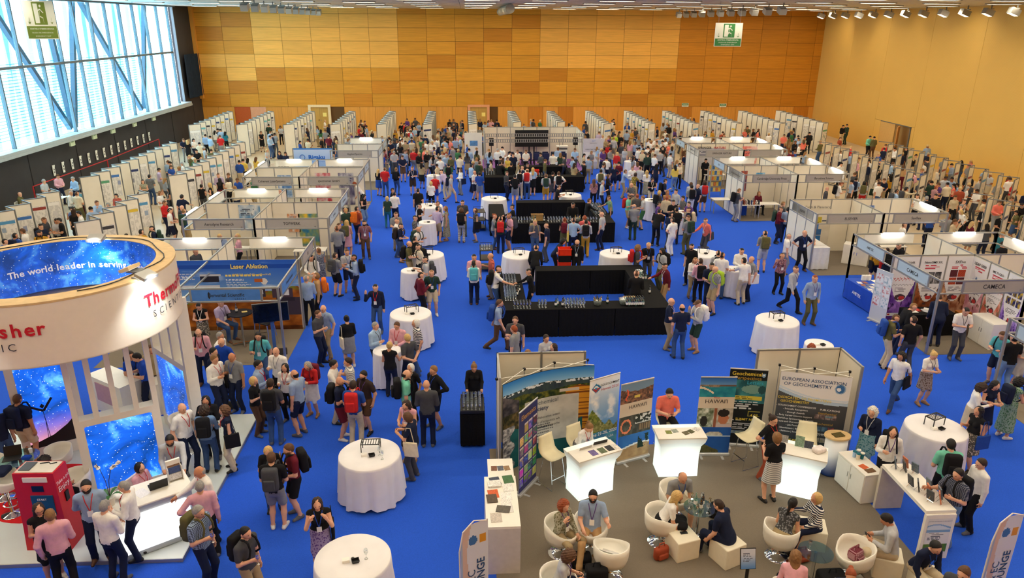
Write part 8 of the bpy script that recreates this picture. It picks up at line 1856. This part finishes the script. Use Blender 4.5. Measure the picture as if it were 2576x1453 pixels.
-21.05 40.12 -20 si m bald.wh s.sky t.navy
-19.51 36.47 100 ph m crop.gr s.white t.dgrey
-18.99 36.15 170 fr m crop.br t.cream t.olive
-19.07 36.78 175 fr m short.bk t.plaidteal t.maroon
-17.69 33.20 -10 fa m short.bk t.plaidblue t.navy
-16.86 32.11 -60 fr m short.bk t.white t.beige
-17.28 34.44 60 fa m short.br s.sky t.grey
-16.51 34.08 -80 fa m short.gr t.sky t.navy
-17.16 36.28 0 fr f bob.bk s.plaidcoral t.navy
-17.32 39.77 20 cr f long.bk v.floralolive k.black
-17.35 40.68 175 fr m short.bk t.plaidgrey t.denim
-17.53 42.42 120 ho m short.bk t.lilac s.grey b:orange
-17.93 44.91 170 fr m short.br s.sky t.denim
-17.61 44.58 -60 ph m short.bk s.dgrey t.black
-13.73 35.26 170 re m short.bk t.navy t.navy
-12.90 33.21 -20 fr m bald.br t.dgrey t.khaki
-12.57 32.35 178 fr m crop.lb s.blue t.khaki b:dgreen
-13.29 32.58 110 fr m short.bk t.white s.navy
-13.44 33.11 100 fr m bob.wh t.maroon t.black
-14.14 34.22 80 fr m short.br s.red t.navy
-15.05 37.48 -80 fr f long.bk v.black t.black l:white
-15.29 36.71 80 fr f long.lb t.white t.beige
-13.62 40.68 0 fr m crop.br s.lilac t.navy
-13.41 40.09 175 fr f long.bk v.black k.maroon
-12.95 40.08 -120 fr f bob.db t.cream t.black
-13.81 38.36 175 fr f bun.bk v.black t.dgrey
-13.38 38.51 -80 ge f long.bl v.black t.black
-17.93 31.13 80 fr m short.br t.dgrey t.navy
-17.56 30.19 60 fr m short.bk t.navy t.navy b:black
-17.22 31.16 -60 fr m short.bk t.black t.navy
-16.95 29.06 10 fr m short+beard.bk t.mustard t.navy b:black
-17.71 29.34 -80 fr m short.br t.white t.khaki
-17.74 28.69 175 fr m short.bk s.blue t.navy b:navy
-17.77 28.02 150 fr m short.bk t.floralblue t.navy
-17.59 31.44 60 fr f pony.bk t.lgrey t.black
-13.13 29.16 172 fr m short.bk t.mustard t.navy b:khaki
-12.81 29.65 -70 fr m short+beard.bk t.navy t.navy b:dgreen
-13.42 28.60 10 fr m short.bk t.black t.navy
-9.83 28.62 5 ph m short.bl s.lblue t.navy e l:navy
-9.12 28.53 -70 cr f bob.bl s.pink t.black
-10.06 26.37 60 fr m bald.bk s.dgrey t.black
-4.38 30.28 5 pk m short+beard.bk t.plaidmaroon t.brown l:lblue
-5.34 29.16 188 fr m crop.br s.grey t.dgrey
-5.32 29.77 -30 fr m short.br t.dgrey t.navy
-5.17 30.49 170 fr f long.bl v.pink k.pink b:olive
-5.44 32.29 -150 fr m crop.bl t.dgreen t.black
-5.04 32.52 150 fr m short.bk t.rust t.navy b:orange
-5.16 35.70 60 ph f long.bk v.black t.ldenim
-19.34 55.95 175 fr m short.bk s.lblue t.black b:grey
-18.76 55.15 150 fr m short.bk s.sky t.beige
-19.53 58.66 160 fr f bob.bk t.white t.grey
-19.36 59.09 -40 fr m short.bk t.dgrey t.navy
-18.11 55.48 -150 fr m short.br t.red t.grey
-18.55 58.04 172 fr f long.bk t.teal t.black
-19.73 54.53 60 fr f pony.bk t.white t.navy
-18.44 52.00 -170 fr m short.bk s.cream t.khaki
-20.23 54.01 30 fr m short.br t.navy t.grey l:white
-19.87 53.72 -160 fr f long.bl t.black k.black
-17.38 47.39 172 fr m short.bk t.white t.black b:black
-17.65 49.12 10 fr m short.bk t.black t.black
-13.71 44.81 178 fr m short.bk s.blue t.beige b:navy
-13.62 45.30 175 fr m short.bk t.yellow t.black
-13.58 46.12 170 fr f long.bk t.lgrey t.beige
-13.19 46.51 160 fr f long.br v.yellow t.black
-15.91 58.36 15 fr f long.br v.black k.black l:white
-16.15 61.68 178 fr m short.bk t.dgreen t.navy
-14.49 55.29 60 -fa m crop.bk s.sky t.denim
-14.42 55.97 -80 fr m short.bk t.navy t.navy
-10.21 55.32 178 fr m short.bk t.maroon t.navy
-5.60 38.66 -80 be m short.rd t.white t.black
-7.74 39.75 60 si m short.br t.white t.navy
-9.28 36.28 10 hc m none.gr t.white t.navy
1.67 11.36 35 sc f curly.rd s.floralolive t.khaki l:purple
2.26 11.44 -10 sx m short+beard.bk t.lblue t.tan l:purple e
1.45 9.99 80 sp f curly.br t.lgrey t.navy l:purple p
2.40 13.99 35 sl f bun.lb s.white k.floralblack l:red
4.60 14.96 0 sh m short.bk t.coral t.black p
4.12 12.34 8 sf m bald.br t.grey s.beige l:blue
3.65 11.58 80 sf f long.bl t.white k.black
4.78 11.00 -135 sf m crop.db t.navy t.navy e
5.80 11.01 130 sf f pony.bk v.floralgrey k.khaki
6.58 11.30 -85 sg f bob.bl s.stripenavy t.navy
7.62 10.45 -115 sp m short.bk s.lgrey t.beige p
7.90 10.11 10 sf m short.bk s.navy t.beige l:blue
5.36 9.53 160 sf f long.lb s.pink t.black
6.14 9.28 -20 si f bun.rd t.navy t.black
7.54 8.63 -60 st m short.br t.dgrey t.navy
6.51 13.56 30 hp f bun.db t.black t.rust l:red e
6.29 12.72 -170 ge f bob.lb t.black k.stripegrey
8.85 13.71 -50 ho f curly.wh j.navy k.floralteal l:lgrey
8.81 12.86 -25 hc f bob.bk j.white t.black l:purple b:black
9.61 12.13 168 fr m short.bk t.mint t.black b:black
9.17 11.21 -75 ge m short.bk t.plaidnavy t.ldenim b:black
9.89 11.58 -92 ho m short.db s.white t.black
11.23 13.61 -82 ho f long.bk v.black k.floralcream o:blue
11.97 14.78 60 ph f curly.db s.white k.beige
12.43 14.91 5 ph f long.bk v.navy k.navy
13.05 14.94 100 ph f curly.bk v.floralgreen d.floralgreen b:navy
"""
for ln in TABLE.strip().splitlines():
    t = ln.split(); up = t[-1] == '^'; t = t[:-1] if up else t
    ROWS.append(((float(t[0]), float(t[1]), float(t[2]), t[3], t[4], t[5], t[6], t[7], ' '.join(t[8:])), {'z': PZ} if up else {}))
ROWS.sort(key=lambda r: math.hypot(r[0][0], r[0][1]))
NIND = 318
for a, k in ROWS[:NIND]: person(*a, **k)
# ---- the rest of the throng: far too many and too small to pick apart
M_throng = attr_mat('throng_clothes', .85)
TEMPL = {}
def templ(pose, sex, tk, bk):
    key = (pose, sex, tk, bk)
    if key not in TEMPL:
        J = skeleton(pose, sex); V, F, reg = grow(body_prims(J, sex, tk, bk, 2), .058, .035); lz = (V[F].mean(1)-J['pel'])[:, 2]; w = reg == 10; reg[w] = np.where(lz[w] > 0, TOP, BOT)
        V2, F2 = [], []; n = 8
        for i, ph in enumerate((-.25, .25, .75, 1.2, 1.5)):
            for j in range(n): t = 2*PI*j/n; fr = max(0, -math.sin(t)); V2.append(J['head']+J['Hd']@v3(.095*math.cos(ph)*math.cos(t), .015+.11*math.cos(ph)*math.sin(t), .02+.115*math.sin(ph+.35*fr*(i == 0)+.45*fr*(i == 0))))
        for i in range(4):
            for j in range(n): F2.append((i*n+j, i*n+(j+1) % n, (i+1)*n+(j+1) % n, (i+1)*n+j))
        if sex == 'f':
            o = len(V2)
            for i, (z, r_) in enumerate(((.05, .1), (-.1, .1), (-.24, .07))):
                for j in range(n): t = 2*PI*j/n; V2.append(J['head']+J['Hd']@v3(r_*math.cos(t), .035+r_*.75*math.sin(t)+.02*(i), z))
            for i in range(2):
                for j in range(4 if True else n): jj = j; F2.append((o+i*n+jj, o+i*n+(jj+1) % n, o+(i+1)*n+(jj+1) % n, o+(i+1)*n+jj))
        F2 = np.array(F2)+len(V); TEMPL[key] = (np.concatenate([V, np.array(V2)]), np.concatenate([F, F2]), np.concatenate([reg, np.full(len(F2), 7)]))
    return TEMPL[key]
TV, TF, TC = [], [], []; NV = [0]
SKC = [(226, 172, 142), (206, 150, 118), (160, 106, 76)]; HRC = [(30, 26, 26), (58, 42, 34), (98, 70, 48), (150, 112, 70), (200, 170, 120), (160, 158, 156)]
def throng(x, y, rot, pose='fr', sex='m', top='grey', bot='navy', tk='t', bk='t', hc=None, sk=None, s=1.0):
    V, F, R_ = templ(pose, sex, tk, bk); c, s_ = math.cos(math.radians(rot)), math.sin(math.radians(rot)); k = s*(1 if sex == 'm' else .945)
    W_ = np.stack([x+k*(V[:, 0]*c-V[:, 1]*s_), y+k*(V[:, 0]*s_+V[:, 1]*c), k*V[:, 2]], 1); TV.append(W_); TF.append(F+NV[0]); NV[0] += len(V)
    pal = np.array([lin(rgb(*q)) for q in (sk or SKC[0], CLR.get(top.replace('plaid', '').replace('floral', '').replace('stripe', ''), (120, 120, 120)), CLR.get(bot.replace('plaid', '').replace('floral', '').replace('stripe', ''), (60, 60, 70)), (50, 44, 42), (40, 30, 26), (150, 80, 70), (0, 0, 0), hc or HRC[0])])
    TC.append(pal[R_])
for a, k in ROWS[NIND:]:
    h = HAIRC.get(a[5].split('.')[1]); throng(a[0], a[1], a[2], 'fr', a[4], a[6].split('.')[1], a[7].split('.')[1], a[6].split('.')[0], a[7].split('.')[0], hc={'bl': HRC[4], 'gr': HRC[5], 'wh': HRC[5], 'br': HRC[2], 'lb': HRC[3], 'rd': HRC[3]}.get(a[5].split('.')[1], HRC[0]))
TK = ['white']*9+['lblue']*6+['sky']*4+['grey']*6+['lgrey']*4+['dgrey']*5+['black']*9+['navy']*8+['blue']*3+['red']*2+['coral']*2+['maroon']*3+['olive']*3+['green']*2+['teal']*2+['beige']*4+['khaki']*2+['rust']*2+['mustard']*1+['pink']*2+['purple']
BK = ['navy']*6+['black']*6+['denim']*7+['dgrey']*4+['khaki']*5+['beige']*4+['grey']*2+['brown']*2
rr = random.Random(5); OCC = [(a[0], a[1]) for a, k in ROWS]
def free(x, y, d=.42):
    if 1.0 < x < 8.6 and 50.6 < y < 54.7: return False
    for k in range(15):
        x0 = -20.45+3.43*k
        if x0-.2 < x < x0+.9 and 55.8 < y < 65.6: return False
    for x0, y0, y1 in ((-14.8, 27, 33.6), (-14.8, 36.5, 48.4), (-18.85, 28, 34), (-18.85, 36.3, 48.2), (22.9, 26.8, 31.8), (22.9, 35.2, 47.2), (27.06, 34.2, 47.2)):
        if x0-.2 < x < x0+.9 and y0 < y < y1: return False
    return all((x-p[0])**2+(y-p[1])**2 > d*d for p in OCC)
def fill(x0, x1, y0, y1, n):
    c = t = 0
    while c < n and t < n*30:
        t += 1; x, y = rr.uniform(x0, x1), rr.uniform(y0, y1)
        if not free(x, y): continue
        OCC.append((x, y)); c += 1; sex = 'f' if rr.random() < .38 else 'm'
        throng(x, y, rr.choice((0, 45, 90, 135, 180, 180, 225, 270, 315))+rr.uniform(-20, 20), rr.choice(('fr', 'fr', 'st', 'ho', 'fr')), sex, rr.choice(TK), rr.choice(BK), rr.choice(('t', 't', 's')), rr.choice(('t', 't', 't', 's') if sex == 'm' else ('t', 't', 'k')), rr.choice(HRC[:5] if rr.random() < .85 else HRC), rr.choice(SKC), rr.uniform(.95, 1.04))
for k in range(14):
    xa = -20.45+3.43*k+.9; dens = (5, 6, 11, 15, 20, 24, 16, 10, 9, 14, 17, 17, 15, 13)[k]; fill(xa, xa+2.35, 55.6, 66.5, dens)
fill(-6.5, 0.3, 47.5, 56, 46); fill(8.8, 14.5, 46.5, 56, 46); fill(0, 9, 47.6, 50.4, 8); fill(-14, -6, 50, 56, 16); fill(14.5, 26, 50.5, 56, 26); fill(-13.5, -11.3, 36, 50, 10); fill(-18, -15, 36, 50, 14)
fill(24, 26.9, 27, 48, 42); fill(28, 32.5, 30, 50, 34); fill(20, 22.7, 26, 50, 24); fill(24, 30, 24, 34, 18); fill(-17.8, -15, 26.5, 34, 6); fill(-3.5, 13, 43.5, 47, 16)
Vt = np.concatenate(TV); Ft = np.concatenate(TF); Ct = np.concatenate(TC)
me = bpy.data.meshes.new('throng'); me.vertices.add(len(Vt)); me.vertices.foreach_set('co', Vt.ravel()); me.loops.add(Ft.size); me.loops.foreach_set('vertex_index', Ft.ravel()); me.polygons.add(len(Ft)); me.polygons.foreach_set('loop_start', np.arange(0, Ft.size, 4)); me.polygons.foreach_set('use_smooth', np.ones(len(Ft), bool)); me.update(calc_edges=True)
at_ = me.color_attributes.new('Col', 'FLOAT_COLOR', 'CORNER'); at_.data.foreach_set('color', np.repeat(np.concatenate([Ct, np.ones((len(Ct), 1))], 1), 4, 0).ravel().astype(np.float32)); me.materials.append(M_throng)
cr_ = mesh_obj('crowd', me); tag(cr_, 'dense throng of visitors among the far poster boards', 'crowd', kind='stuff')
